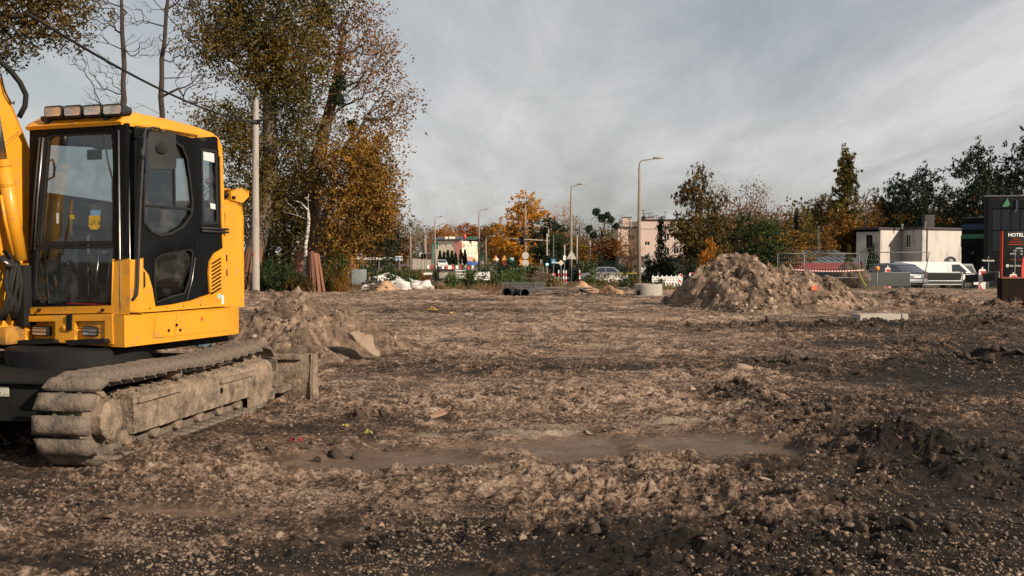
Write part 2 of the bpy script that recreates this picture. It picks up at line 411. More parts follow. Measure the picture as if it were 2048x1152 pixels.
DARKS = [(*pxg(1250, 735), 4.2, 0.9, 0.05), (*pxg(1010, 622), 4.0, 0.8, 0.0), (*pxg(930, 600), 3.0, 0.5, 0.0), (*pxg(1500, 790), 1.3, 0.7, -0.4), (*pxg(1750, 880), 1.6, 0.7, -0.5),
         (*pxg(1900, 960), 1.7, 0.9, -0.3), (*pxg(1450, 1110), 1.9, 0.55, 0.0), (*pxg(900, 1090), 1.7, 0.40, 0.0), (*pxg(250, 1130), 1.2, 0.4, 0.0), (*pxg(480, 860), 0.75, 0.45, 0.4),
         (*pxg(1600, 655), 2.6, 0.7, 0.0), (*pxg(1850, 690), 2.6, 1.4, 0.0), (*pxg(1750, 740), 2.4, 1.0, 0.0), (*pxg(2020, 760), 2.2, 1.6, 0.0), (*pxg(60, 980), 1.0, 0.6, 0.2), (*pxg(150, 880), 1.6, 1.6, 0.2)]
HUMPS = [(*pxg(1590, 662), 1.5, 0.35, 0.22, 0), (*pxg(1720, 655), 1.3, 0.30, 0.16, 0), (*pxg(1480, 655), 0.7, 0.3, 0.10, 0), (*pxg(1830, 705), 0.5, 0.40, 0.24, 0), (*pxg(1990, 730), 0.85, 0.45, 0.24, -0.2), (*pxg(1560, 722), 0.5, 0.4, 0.08, 0),
         (*pxg(1480, 795), 0.25, 0.5, 0.13, 0.4), (*pxg(1570, 830), 0.35, 0.4, 0.12, 0.5), (*pxg(1760, 905), 0.45, 0.30, 0.20, -0.4), (*pxg(1860, 925), 0.5, 0.35, 0.17, -0.3), (*pxg(1980, 965), 0.5, 0.3, 0.16, -0.2),
         (*pxg(1640, 1010), 0.30, 0.16, 0.07, 0), (*pxg(1260, 1060), 0.30, 0.12, 0.07, 0.2), (*pxg(700, 1030), 0.35, 0.14, 0.07, 0), (*pxg(800, 1080), 0.18, 0.10, 0.07, 0), (*pxg(1880, 1080), 0.35, 0.2, 0.10, 0),
         (*pxg(760, 835), 0.55, 0.25, 0.05, 0), (*pxg(590, 900), 0.4, 0.18, 0.06, 0), (*pxg(1000, 800), 0.5, 0.3, 0.04, 0), (*pxg(1880, 615), 2.3, 0.8, 0.30, 0), (*pxg(1800, 600), 1.6, 0.8, 0.30, 0), (*pxg(2010, 625), 1.4, 0.7, 0.28, 0), (*pxg(1950, 650), 0.9, 0.5, 0.22, 0),
         (*pxg(1170, 592), 1.2, 0.6, 0.08, 0), (*pxg(530, 600), 1.8, 1.0, 0.35, 0)]
def ground_h(x, y, fine=True):
    x = np.asarray(x, float); y = np.asarray(y, float)
    z = base_z(y)
    near = 1 - smooth((y - 44) / 10)
    wet = np.zeros_like(x)
    wq = 0.35 * fbm(x * 2.2, y * 3.5, 4, 205)
    for (cx, cy, sx, sy, a) in WETS: wet = np.maximum(wet, np.clip(1.7 * bump_at(x, y, cx, cy, sx, sy, 1, a) + wq * (np.hypot(x - cx, y - cy) < 2.5), 0, 1))
    amt = 0.32 + 0.52 * np.clip(fbm(x * 0.45, y * 0.6, 4, 31) * 1.3 + 0.45, 0, 1)
    amt = amt * (1 - 0.92 * smooth((wet - 0.25) / 0.5))
    z = z + near * 0.040 * fbm(x * 0.3, y * 0.3, 3, 3)
    mid = 0.022 * fbm(x * 0.8, y * 4.0, 3, 19) + 0.030 * fbm(x * 1.3, y * 1.3, 3, 11) + 0.018 * fbm(x * 4.2, y * 3.6, 3, 41, ridged=True)
    f1, c1_ = worley(x * 6.0 + 0.45 * fbm(x * 6, y * 6, 3, 5), y * 6.0 + 0.45 * fbm(x * 6, y * 6, 3, 15), 2)
    f2, c2_ = worley(x * 15 + 0.3 * fbm(x * 11, y * 11, 2, 6), y * 15, 8)
    f3, c3_ = worley(x * 32 + 0.4 * fbm(x * 21, y * 21, 2, 7), y * 32, 18)
    clod = 0.040 * (c1_ > 0.55) * (0.3 + c1_) * (np.clip(0.52 - f1, 0, .26) / .26) ** 0.6 + 0.034 * (c2_ > 0.35) * (0.3 + c2_) * .62 * (np.clip(0.50 - f2, 0, .28) / .28) ** 0.7 + 0.022 * (c3_ > 0.35) * np.clip(0.5 - f3, 0, 1) ** 0.7
    hf = clod + 0.011 * fbm(x * 9, y * 9, 4, 77, 0.6) + 0.007 * fbm(x * 17, y * 17, 3, 78, .6, True)
    z = z + near * amt * (mid + hf) - 0.035 * wet * near
    for (ax, ay, bx_, by_, w_, p_) in ((-1.3, 7.0, 2.6, 6.5, .24, .15), (-2.2, 5.6, .9, 6.0, .22, .16), (0.6, 9.5, 5.5, 14.5, .3, .17), (-.2, 10.2, 4.0, 15.5, .3, .17)):
        L_r = math.hypot(bx_ - ax, by_ - ay); ux, uy = (bx_ - ax) / L_r, (by_ - ay) / L_r; s_ = (x - ax) * ux + (y - ay) * uy; d_ = -(x - ax) * uy + (y - ay) * ux + .12 * np.sin(s_ * .9); k_ = np.clip(1.3 - np.abs(d_) / w_, 0, 1) * smooth(s_ / .5) * smooth((L_r - s_) / .5)
        z = z + k_ * near * (0.016 * np.sin(s_ * 6.283 / p_ + .5 * fbm(x * 3, y * 3, 2, 8)) - 0.018)
    hump = np.zeros_like(x)
    for (cx, cy, sx, sy, h, a) in HUMPS: hump = hump + bump_at(x, y, cx, cy, sx, sy, h, a)
    z = z + hump * (0.75 + 0.5 * fbm(x * 2.2, y * 2.2, 4, 91)) 
    # road verge and far land stay gentle
    z = z + (1 - near) * 0.06 * fbm(x * 0.08, y * 0.08, 2, 50)
    return z, wet, amt * hf, hump
def gz(x, y):
    r = ground_h(np.array([float(x)]), np.array([float(y)]))[0][0]
    return float(r)

def build_ground():
    us = np.arange(-0.60, 0.6001, 0.0023)
    side = np.array([0.06, 0.2, 0.5, 1.0, 2.0, 4.0, 8.0, 16, 40, 90]) / 90
    rows = [-80, -40, -20, -10, -4, 0, 2, 3.2]
    y = 4.0
    while y < 60: rows.append(y); y *= 1.0031
    while y < 7000: rows.append(y); y *= 1.05
    rows = np.array(rows)
    W = np.maximum(rows + 0.6, 3.0)
    inner = W[:, None] * us[None, :]
    far = 4000.0
    lw = inner[:, :1] - side[::-1][None, :] * far * np.clip((rows[:, None] + 100) / 600, 0.03, 1)
    rw = inner[:, -1:] + side[None, :] * far * np.clip((rows[:, None] + 100) / 600, 0.03, 1)
    X = np.concatenate([lw, inner, rw], 1)
    Y = np.repeat(rows[:, None], X.shape[1], 1)
    x, y = X.ravel(), Y.ravel()
    z, wet, hf, hump = ground_h(x, y)
    n = X.shape
    idx = np.arange(x.size).reshape(n)
    f = np.stack([idx[:-1, :-1], idx[:-1, 1:], idx[1:, 1:], idx[1:, :-1]], -1).reshape(-1, 4)
    # tone: soil dryness with some painted-in shade, 0 black-brown .. 1 pale dust
    tone = 0.60 + 0.16 * fbm(x * 0.22, y * 0.30, 4, 61) + 0.14 * fbm(x * 1.0, y * 2.2, 4, 62)
    tone += 5.5 * (hf - 0.016)
    dark = np.zeros_like(x)
    for (cx, cy, sx, sy, a) in DARKS: dark = np.maximum(dark, bump_at(x, y, cx, cy, sx, sy, 1, a))
    tone -= 0.25 * dark
    right = smooth((x / np.maximum(y, 1) - 0.16) / 0.25) * (1 - smooth((y - 24) / 8))
    tone -= 0.26 * right  # right side: shade painted into the tone, over darker soil
    tone -= 0.15 * (1 - smooth((y - 5.2) / 1.6))  # nearest strip: frame-edge darkening painted in on top of dark wet soil
    tone -= 0.10 * smooth((wet - 0.3) / 0.4)
    tone -= 0.3 * np.clip(hump, 0, 0.4) * smooth(x / 3)
    pale = np.zeros_like(x)
    for (cx, cy, sx, sy, a) in PALES: pale = np.maximum(pale, bump_at(x, y, cx, cy, sx, sy, 1, a) * np.clip(0.8 + 0.9 * fbm(x * 2, y * 5, 4, 88), 0, 1.3))
    edge = 46 + 2.2 * fbm(x * 0.25, y * 0.1, 3, 71)
    veg = smooth((y - edge) / 3.0) * np.clip(0.75 + 0.6 * fbm(x * 0.5, y * 0.25, 3, 72), 0, 1)
    me = np_mesh('ground', np.stack([x, y, z], 1), f, None, True, {'tone': tone, 'wet': wet, 'pale': pale, 'veg': veg})
    ma, t, b = _nodes('churned_soil')
    N = t.nodes.new; L = t.links.new
    def att(nm):
        a = N('ShaderNodeAttribute'); a.attribute_name = nm; return a.outputs['Fac']
    def noi(sc, d=8, r=0.65):
        n = N('ShaderNodeTexNoise'); n.inputs['Scale'].default_value = sc; n.inputs['Detail'].default_value = d; n.inputs['Roughness'].default_value = r; L(co, n.inputs['Vector']); return n.outputs['Fac']
    def mm(op, a, b_=None, c=None):
        n = N('ShaderNodeMath'); n.operation = op
        for i, v in enumerate((a, b_, c)):
            if v is None: continue
            if isinstance(v, (int, float)): n.inputs[i].default_value = v
            else: L(v, n.inputs[i])
        return n.outputs[0]
    def mixc(f_, a, b_):
        n = N('ShaderNodeMix'); n.data_type = 'RGBA'
        if isinstance(f_, (int, float)): n.inputs[0].default_value = f_
        else: L(f_, n.inputs[0])
        for i, v in ((6, a), (7, b_)):
            if isinstance(v, tuple): n.inputs[i].default_value = (*v, 1)
            else: L(v, n.inputs[i])
        return n.outputs[2]
    co = N('ShaderNodeTexCoord').outputs['Object']
    n1, n2, n3 = noi(3, 10, 0.7), noi(26, 8, 0.7), noi(0.5, 4)
    fac = mm('ADD', att('tone'), mm('MULTIPLY', mm('SUBTRACT', n1, 0.5), 1.5))
    fac = mm('ADD', fac, mm('MULTIPLY', mm('SUBTRACT', n2, 0.5), 2.3))
    ramp = N('ShaderNodeValToRGB'); el = ramp.color_ramp.elements
    for p in (0.3, 0.55, 0.8): el.new(p)
    for e, (p, c) in zip(el, [(0.0, (0.017, 0.0125, 0.0095)), (0.32, (0.045, 0.031, 0.022)), (0.54, (0.155, 0.099, 0.066)), (0.76, (0.36, 0.242, 0.168)), (1.0, (0.52, 0.39, 0.29))]):
        e.position = p; e.color = (*c, 1)
    L(fac, ramp.inputs[0])
    wetc = mixc(n1, (0.085, 0.055, 0.036), (0.165, 0.11, 0.073))
    col = mixc(mm('MULTIPLY', att('wet'), 0.85), ramp.outputs[0], wetc)
    palec = mixc(n1, (0.30, 0.23, 0.165), (0.42, 0.33, 0.245))
    pf = N('ShaderNodeMapRange'); pf.inputs['From Min'].default_value = 0.22; pf.inputs['From Max'].default_value = 0.60; L(mm('ADD', att('pale'), mm('MULTIPLY', mm('SUBTRACT', n2, 0.5), 0.5)), pf.inputs['Value'])
    col = mixc(mm('MULTIPLY', pf.outputs[0], 0.85), col, palec)
    vegc = mixc(n1, (0.05, 0.055, 0.018), (0.14, 0.10, 0.045))
    col = mixc(att('veg'), col, vegc)
    L(col, b.inputs['Base Color'])
    rg = mm('SUBTRACT', 0.93, mm('MULTIPLY', att('wet'), mm('MULTIPLY', n1, 0.85)))
    L(rg, b.inputs['Roughness']); b.inputs['Specular IOR Level'].default_value = 0.22
    bn = N('ShaderNodeBump'); bn.inputs['Strength'].default_value = 1.0; bn.inputs['Distance'].default_value = 0.06
    hn = mm('ADD', noi(40, 10, 0.75), mm('MULTIPLY', noi(11, 6, 0.6), 0.8))
    L(mm('MULTIPLY', hn, mm('SUBTRACT', 1.0, mm('MULTIPLY', att('wet'), 0.8))), bn.inputs['Height'])
    L(bn.outputs[0], b.inputs['Normal'])
    me.materials.append(ma)
    return tag(link('ground', me), kind='structure')
GROUND = build_ground()

# ------------------------------------------------------------------ stones and clods
def rock_base(seed, sub=1, ang=0.25, flat=0.75):
    bm = bmesh.new(); bmesh.ops.create_icosphere(bm, subdivisions=sub, radius=1)
    rr = random.Random(seed)
    planes = [(Vector((rr.gauss(0, 1), rr.gauss(0, 1), rr.gauss(0, 1))).normalized(), rr.uniform(0.28, 0.62)) for _ in range(10)]
    off = Vector((rr.uniform(0, 50),) * 3)
    for v in bm.verts:
        p = v.co.copy()
        for n_, d in planes:
            k = p.dot(n_)
            if k > d: p -= n_ * (k - d)
        p *= 1 + ang * mnoise.noise(p * 1.6 + off)
        v.co = Vector((p.x, p.y * rr.uniform(0.97, 1.03), p.z * flat))
    v = np.array([v.co[:] for v in bm.verts]); f = np.array([[q.index for q in fc.verts] for fc in bm.faces])
    bm.free(); return v, f
def soil_mat(name, c1_, c2_, scale=6, stones=True):
    ma, t, b = _nodes(name); N = t.nodes.new; L = t.links.new
    g = N('ShaderNodeNewGeometry'); oi = N('ShaderNodeObjectInfo'); cc = N('ShaderNodeTexCoord'); n = N('ShaderNodeTexNoise')
    n.inputs['Scale'].default_value = scale; n.inputs['Detail'].default_value = 9; n.inputs['Roughness'].default_value = 0.7; L(cc.outputs['Object'], n.inputs['Vector'])
    a = N('ShaderNodeMath'); a.operation = 'ADD'; L(g.outputs['Random Per Island'], a.inputs[0]); L(n.outputs['Fac'], a.inputs[1])
    a3 = N('ShaderNodeMath'); a3.operation = 'ADD'; L(a.outputs[0], a3.inputs[0]); L(oi.outputs['Random'], a3.inputs[1])
    a2 = N('ShaderNodeMapRange'); a2.inputs['From Min'].default_value = 0.5; a2.inputs['From Max'].default_value = 2.3; L(a3.outputs[0], a2.inputs['Value'])
    mx = N('ShaderNodeMix'); mx.data_type = 'RGBA'; mx.inputs[6].default_value = (*c1_, 1); mx.inputs[7].default_value = (*c2_, 1); L(a2.outputs[0], mx.inputs[0]); L(mx.outputs[2], b.inputs['Base Color'])
    b.inputs['Roughness'].default_value = 0.93; b.inputs['Specular IOR Level'].default_value = 0.2
    n2 = N('ShaderNodeTexNoise'); n2.inputs['Scale'].default_value = scale * 6; n2.inputs['Detail'].default_value = 8; n2.inputs['Roughness'].default_value = 0.7; L(cc.outputs['Object'], n2.inputs['Vector'])
    bp = N('ShaderNodeBump'); bp.inputs['Strength'].default_value = 0.8; bp.inputs['Distance'].default_value = 0.02; L(n2.outputs['Fac'], bp.inputs['Height']); L(bp.outputs[0], b.inputs['Normal'])
    return ma
M['stone'] = soil_mat('stone_and_dry_clod', (0.065, 0.048, 0.036), (0.44, 0.325, 0.24), 7)
M['clod'] = soil_mat('soil_clod', (0.032, 0.024, 0.019), (0.23, 0.165, 0.12), 9)
M['clod_dark'] = soil_mat('dark_soil_clod', (0.022, 0.017, 0.014), (0.085, 0.062, 0.045), 9)
ROCKS = [rock_base(100 + i, 2, 0.45, 0.7) for i in range(8)]
PEBS = [rock_base(200 + i, 1 if i < 3 else 1, 0.35, 0.75) for i in range(5)]
def scatter_mesh(name, P, S, bases, mat_, seed=0):
    """join len(P) deformed stones into one mesh; P (n,3), S (n,)"""
    r = np.random.default_rng(seed); V, F, o = [], [], 0
    which = r.integers(0, len(bases), len(P))
    for bi, (bv, bf) in enumerate(bases):
        sel = np.where(which == bi)[0]
        if not len(sel): continue
        n = len(sel); a = r.uniform(0, 2 * np.pi, n); ti = r.uniform(-0.5, 0.5, n)
        sc = S[sel, None] * r.uniform(0.7, 1.3, (n, 3))
        v = bv[None] * sc[:, None, :]
        ct, st = np.cos(ti)[:, None], np.sin(ti)[:, None]
        x, y, z = v[..., 0], v[..., 1] * ct - v[..., 2] * st, v[..., 1] * st + v[..., 2] * ct
        ca, sa = np.cos(a)[:, None], np.sin(a)[:, None]
        v = np.stack([x * ca - y * sa, x * sa + y * ca, z], -1) + P[sel][:, None, :]
        V.append(v.reshape(-1, 3)); F.append((bf[None] + (np.arange(n) * len(bv))[:, None, None] + o).reshape(-1, 3)); o += n * len(bv)
    return np_mesh(name, np.concatenate(V), np.concatenate(F), mat_, False)
def ground_scatter():
    r = np.random.default_rng(5)
    # gravel and crumbs in patches, denser where the soil is churned
    n = 170000
    u = r.uniform(-0.56, 0.56, n); d = 4.6 * (46 / 4.6) ** (r.uniform(0, 1, n) ** 1.25); x = u * (d + 0.5); y = d
    _, wet, hf, _ = ground_h(x, y)
    pl_ = np.max([bump_at(x, y, *q[:4], 1, q[4]) for q in PALES[:3]], 0); den = (1 - .9 * (pl_ > .3)) * np.clip(fbm(x * 0.7, y * 0.7, 3, 201) * 1.2 + 0.45, 0.02, 1) * (1 - 0.97 * smooth((wet - 0.2) / 0.3))
    keep = r.uniform(0, 1, n) < den; x, y = x[keep], y[keep]
    s = 0.0045 + 0.0075 * r.pareto(2.6, len(x)); s = np.minimum(s, 0.030) * (0.55 + 0.036 * y)
    keep = np.argsort(-s / y * np.where(y < 8, .75, 1.0))[:46000]; x, y, s = x[keep], y[keep], s[keep]
    z = ground_h(x, y)[0] + s * 0.1
    P = np.stack([x, y, z], 1)
    h = len(x)
    lightsel = r.uniform(0, 1, h) < (0.30 + 0.3 * fbm(x * 0.4, y * 0.4, 2, 9))
    me = scatter_mesh('gravel', P[lightsel], s[lightsel], PEBS, M['stone'], 1); tag(link('gravel', me), 'loose pale gravel and crumbs of dry soil strewn over the muddy ground', 'gravel', kind='stuff')
    me = scatter_mesh('soil_crumbs', P[~lightsel], s[~lightsel] * 1.2, PEBS, M['clod'], 2); tag(link('soil_crumbs', me), 'brown crumbs of churned soil lying between the stones', 'soil', kind='stuff')
    # the stones that show largest, each its own piece of the ground
    mes = []
    for i, (v, f) in enumerate(ROCKS):
        mes.append(np_mesh('stone', v, f, M['stone'] if i % 3 else M['clod'], False))
    hot = [(760, 1000, 260, 50), (1240, 840, 230, 50), (1700, 910, 90, 50), (830, 1060, 320, 70), (1300, 1050, 300, 80), (1950, 1000, 150, 120), (350, 1000, 260, 60), (1500, 1000, 400, 120), (680, 850, 150, 50), (1650, 800, 300, 60), (900, 720, 300, 60)]
    for k in range(245):
        cx, cy, wx_, wy_ = hot[k % len(hot)]
        for _ in range(6):
            px, py = r.normal(cx, wx_ * 0.6), r.normal(cy, wy_ * 0.6)
            if not (-40 < px < 2090 and 700 < py < 1165): continue
            g = ground(px, py)
            if ground_h(np.array([g.x]), np.array([g.y]))[1][0] < 0.4: break
        else: continue
        if px < 560 and py < 960: continue
        s_ = (0.019 + 0.011 * r.pareto(3.0)) * (0.6 + 0.05 * g.y); s_ = min(s_, 0.05)
        link('stone', mes[r.integers(0, 8)], GROUND, (g.x, g.y, gz(g.x, g.y) + s_ * 0.08), (r.uniform(-.5, .5), r.uniform(-.5, .5), r.uniform(0, 6.3)), (s_ * r.uniform(.8, 1.5), s_ * r.uniform(.7, 1.2), s_ * r.uniform(.6, 1.1)))
ground_scatter()
def lone_rock(px, py, s, label, mat_='stone', seed=0, flat=0.7, sink=0.2, name='rock', sub=2, cat='rock', sc=(1, 1, 1), rz=None):
    v, f = rock_base(500 + seed, sub, 0.3, flat); g = ground(px, py)
    o = link(name, np_mesh(name, v, f, M[mat_], False), None, (g.x, g.y, gz(g.x, g.y) + s * (0.5 - sink) * flat), (0.1, -0.1, rz if rz is not None else seed), (s * sc[0], s * sc[1], s * sc[2]))
    return tag(o, label, cat)
M['pinkstone'] = soil_mat('pinkish_stone', (0.30, 0.17, 0.12), (0.42, 0.26, 0.19), 5)
lone_rock(1652, 862, 0.075, 'rounded pinkish stone on the edge of the dark furrow at right', 'pinkstone', 1)
lone_rock(1043, 1083, 0.045, 'angular pale stone lying alone on dark wet mud in the foreground', 'stone', 2)
lone_rock(1413, 1016, 0.045, 'small squarish tan stone on dark soil right of the puddle patch', 'stone', 3)
lone_rock(1700, 1072, 0.07, 'flat light brown stone on dark ground towards the lower right corner', 'stone', 4, flat=0.45)
lone_rock(1310, 958, 0.09, 'flat broken pale slab of stone at the lower edge of the damp patch', 'stone', 5, flat=0.25, sc=(1.5, 0.8, 1))
lone_rock(1475, 745, 0.20, 'bright lump of chalky soil standing out on the darker middle ground', 'stone', 6, flat=0.6)
lone_rock(835, 975, 0.055, 'whitish rounded stone just below the damp hollow beside the tracks', 'stone', 7)
lone_rock(1175, 862, 0.08, 'small pale stone lying in the light streak of sand', 'stone', 8, flat=0.4, sc=(1.4, .7, 1))
lone_rock(1385, 788, 0.085, 'blocky tan stone on the dry band left of the dark ridge', 'stone', 9)

# ------------------------------------------------------------------ mounds
M['mound'] = None
def mound_mat(name, cdark, cmid, clight, scale=2.2):
    ma, t, b = _nodes(name); N = t.nodes.new; L = t.links.new
    cc = N('ShaderNodeTexCoord'); a = N('ShaderNodeAttribute'); a.attribute_name = 'tone'
    n = N('ShaderNodeTexNoise'); n.inputs['Scale'].default_value = scale; n.inputs['Detail'].default_value = 12; n.inputs['Roughness'].default_value = 0.72; L(cc.outputs['Object'], n.inputs['Vector'])
    s = N('ShaderNodeMath'); s.operation = 'MULTIPLY_ADD'; s.inputs[1].default_value = 1.3; L(n.outputs['Fac'], s.inputs[0]); L(a.outputs['Fac'], s.inputs[2])
    r = N('ShaderNodeValToRGB'); r.color_ramp.elements.new(0.5)
    for e, (p, c) in zip(r.color_ramp.elements, [(0.45, cdark), (0.75, cmid), (1.05, clight)]): e.position = min(p, 1); e.color = (*c, 1)
    L(s.outputs[0], r.inputs[0]); L(r.outputs[0], b.inputs['Base Color']); b.inputs['Roughness'].default_value = 0.94; b.inputs['Specular IOR Level'].default_value = 0.18
    n2 = N('ShaderNodeTexNoise'); n2.inputs['Scale'].default_value = 18; n2.inputs['Detail'].default_value = 10; n2.inputs['Roughness'].default_value = 0.75; L(cc.outputs['Object'], n2.inputs['Vector'])
    bp = N('ShaderNodeBump'); bp.inputs['Strength'].default_value = 1.0; bp.inputs['Distance'].default_value = 0.05; L(n2.outputs['Fac'], bp.inputs['Height']); L(bp.outputs[0], b.inputs['Normal'])
    return ma
M['mound'] = mound_mat('heaped_soil', (0.05, 0.035, 0.025), (0.21, 0.145, 0.10), (0.42, 0.30, 0.215), 3.6)
M['mound_dark'] = mound_mat('heaped_dark_soil', (0.035, 0.024, 0.017), (0.10, 0.065, 0.042), (0.17, 0.11, 0.07))
M['sand'] = mound_mat('ochre_sand', (0.22, 0.12, 0.06), (0.42, 0.25, 0.14), (0.52, 0.33, 0.2), 1.2)
def mound(name, x0, x1, y0, y1, step, hfun, label, cat='dirt pile', mat_='mound', clods=60, stuff=1500, csize=(0.05, 0.16), rough=0.12, seed=0, group=None, cfreq=3.0):
    xs = np.arange(x0, x1, step); ys = np.arange(y0, y1, step)
    X, Y = np.meshgrid(xs, ys); x, y = X.ravel(), Y.ravel()
    def H(x, y):
        wxp = 0.25 * fbm(x * 1.1, y * 1.1, 3, seed + 1); wyp = 0.25 * fbm(x * 1.1 + 9, y * 1.1, 3, seed + 2)
        h = hfun(x + wxp, y + wyp)
        k = np.clip(h * 3, 0, 1)
        f1, c = worley(x * cfreq, y * cfreq, seed + 3); f2, c2 = worley(x * cfreq * 2.7, y * cfreq * 2.7, seed + 4)
        r = fbm(x * 1.6, y * 1.6, 5, seed + 5, 0.55) * rough + (c > 0.35) * c * rough * 1.3 * np.clip(0.6 - f1, 0, 1) + (c2 > 0.3) * rough * 0.55 * np.clip(0.55 - f2, 0, 1) - 0.35 * rough * fbm(x * 3.5, y * 3.5, 3, seed + 6, ridged=True) * 0.5
        return h + r * (0.25 + 0.75 * k), c, f1, r
    h, c, f1, r = H(x, y)
    z = base_z(y) + h
    tone = 0.15 * (c - 0.4) + r / rough * 0.10 + 0.14 * fbm(x * 0.8, y * 0.8, 3, seed + 8)
    idx = np.arange(x.size).reshape(X.shape)
    f = np.stack([idx[:-1, :-1], idx[:-1, 1:], idx[1:, 1:], idx[1:, :-1]], -1).reshape(-1, 4)
    keep = (h[f].max(1) > -0.05); f = f[keep]
    cx, cy = (x0 + x1) / 2, (y0 + y1) / 2; cz = bz(cy)
    root = empty(name, (cx, cy, cz), 0, label, cat, group)
    me = np_mesh('heap', np.stack([x - cx, y - cy, z - cz], 1), f, M[mat_], True, {'tone': tone}); link('heap', me, root)
    rr = np.random.default_rng(seed)
    cm = M['clod'] if mat_ == 'mound' else (M['clod_dark'] if mat_ == 'mound_dark' else M['stone'])
    mes = [np_mesh('clod', v, f_, M['stone'] if i % 2 and mat_ == 'mound' else cm, False) for i, (v, f_) in enumerate(ROCKS)]
    def pick(n):
        px = rr.uniform(x0, x1, n * 8); py = rr.uniform(y0, (y0 + y1) / 2 + (y1 - y0) * 0.1, n * 8)
        hh, _, _, _ = H(px, py); g = hh > 0.03; px, py, hh = px[g][:n], py[g][:n], hh[g][:n]
        return px - cx, py - cy, hh + base_z(py) - cz
    if clods:
        a, b_, c_ = pick(clods)
        for i in range(len(a)):
            s_ = rr.uniform(*csize) * (0.6 + 0.4 * rr.uniform()); link('clod', mes[i % 8], root, (a[i], b_[i], c_[i] + s_ * 0.1), (rr.uniform(-1, 1), rr.uniform(-1, 1), rr.uniform(0, 6)), (s_ * rr.uniform(.8, 1.4), s_, s_ * rr.uniform(.7, 1.2)))
    if stuff:
        a, b_, c_ = pick(stuff); s_ = csize[0] * (0.25 + 0.35 * rr.pareto(3.5, len(a))); s_ = np.minimum(s_, csize[1] * 0.7)
        me = scatter_mesh('crumbs', np.stack([a, b_, c_ + s_ * 0.2], 1), s_, PEBS, cm, seed); tag(link('crumbs', me, root), kind='stuff')
    return root, H
def ridge(pts, w_front, w_back, yc):
    """cone-like ridge along X: pts = (x, height); triangular cross-section in Y"""
    xs = np.array([p[0] for p in pts]); hs = np.array([p[1] for p in pts])
    def f(x, y):
        h = np.interp(x, xs, hs); d = np.where(y < yc, (yc - y) / w_front, (y - yc) / w_back)
        k = np.clip(1 - d, -0.2, 1); top = np.maximum(hs.max(), 0.1)
        return h - (1 - np.sqrt(1 - np.clip(1 - d, 0, 1) * 0.0)) * 0 - d * top * (0.55 + 0.45 * h / top)
    return f
# large pile, right of centre
Yp = 31.0
prof = [(1290, -0.3), (1330, 0.02), (1345, 0.30), (1375, 0.74), (1400, 1.04), (1430, 1.38), (1465, 1.54), (1500, 1.48), (1535, 1.30), (1570, 1.12), (1605, 1.08), (1650, 0.85), (1700, 0.52), (1750, 0.15), (1800, -0.3)]
BIGP, BIGH = mound('dirt_pile', wx(1290, Yp), wx(1800, Yp), 26.6, 35, 0.035, ridge([(wx(a, Yp), b_) for a, b_ in prof], 3.9, 2.8, Yp),
      'large heap of lumpy brown soil and rubble right of centre, highest of the piles', clods=250, stuff=12000, csize=(0.04, 0.15), rough=0.17, seed=40, cfreq=3.4)
# pile behind the excavator
Yq = 17.0
prof = [(420, -0.3), (455, 0.28), (480, 0.45), (520, 0.70), (555, 0.90), (590, 0.94), (625, 0.88), (655, 0.75), (690, 0.56), (730, 0.45), (775, 0.30), (810, 0.12), (840, -0.02), (880, -0.3)]
NEARP, NEARH = mound('dirt_pile', wx(420, Yq), wx(885, Yq), 14.2, 19.8, 0.02, ridge([(wx(a, Yq), b_) for a, b_ in prof], 2.5, 1.9, Yq),
      'pointed heap of loose tan soil with a slab on its flank, right behind the excavator', clods=130, stuff=8000, csize=(0.02, 0.10), rough=0.14, seed=60, cfreq=3.6)
# brown pile by the parked vehicles
Yr = 56.0
prof = [(1625, -0.2), (1650, 0.35), (1665, 0.85), (1683, 1.35), (1700, 1.50), (1720, 1.25), (1745, 0.8), (1775, 0.3), (1800, -0.2)]
mound('dirt_pile', wx(1625, Yr), wx(1800, Yr), 53, 60, 0.07, ridge([(wx(a, Yr), b_) for a, b_ in prof], 2.6, 2.6, Yr),
      'smooth dark brown soil heap behind the mesh fence, left of the parked grey car', mat_='mound_dark', clods=14, stuff=300, csize=(0.05, 0.12), rough=0.09, seed=80)
# small orange sand piles
for i, (pa, pb, Y_, h_, lab) in enumerate([(1118, 1206, 41, 0.42, 'low ochre sand heap behind the rusty rebar bundle'), (1206, 1242, 42, 0.30, 'small sand heap with white scraps between weeds left of the concrete ring'),
        (735, 800, 45, 0.40, 'low ochre sand heap in front of the white rubble bags'), (842, 900, 49, 0.35, 'small grassy earth hump behind the flat ground, right of the white bags')]):
    xa, xb = wx(pa, Y_), wx(pb, Y_); c_ = (xa + xb) / 2; w_ = (xb - xa) / 2
    mound('sand_pile', xa - w_ * .6, xb + w_ * .6, Y_ - 2.2, Y_ + 2.2, 0.06, (lambda c_, w_, h_, Y_: (lambda x, y: h_ * (1.15 - np.hypot((x - c_) / w_, (y - Y_) / 1.5) * 1.15)))(c_, w_, h_, Y_), lab, 'sand pile', 'sand' if i < 3 else 'mound_dark', clods=6, stuff=120, csize=(0.03, 0.08), rough=0.07, seed=90 + i)
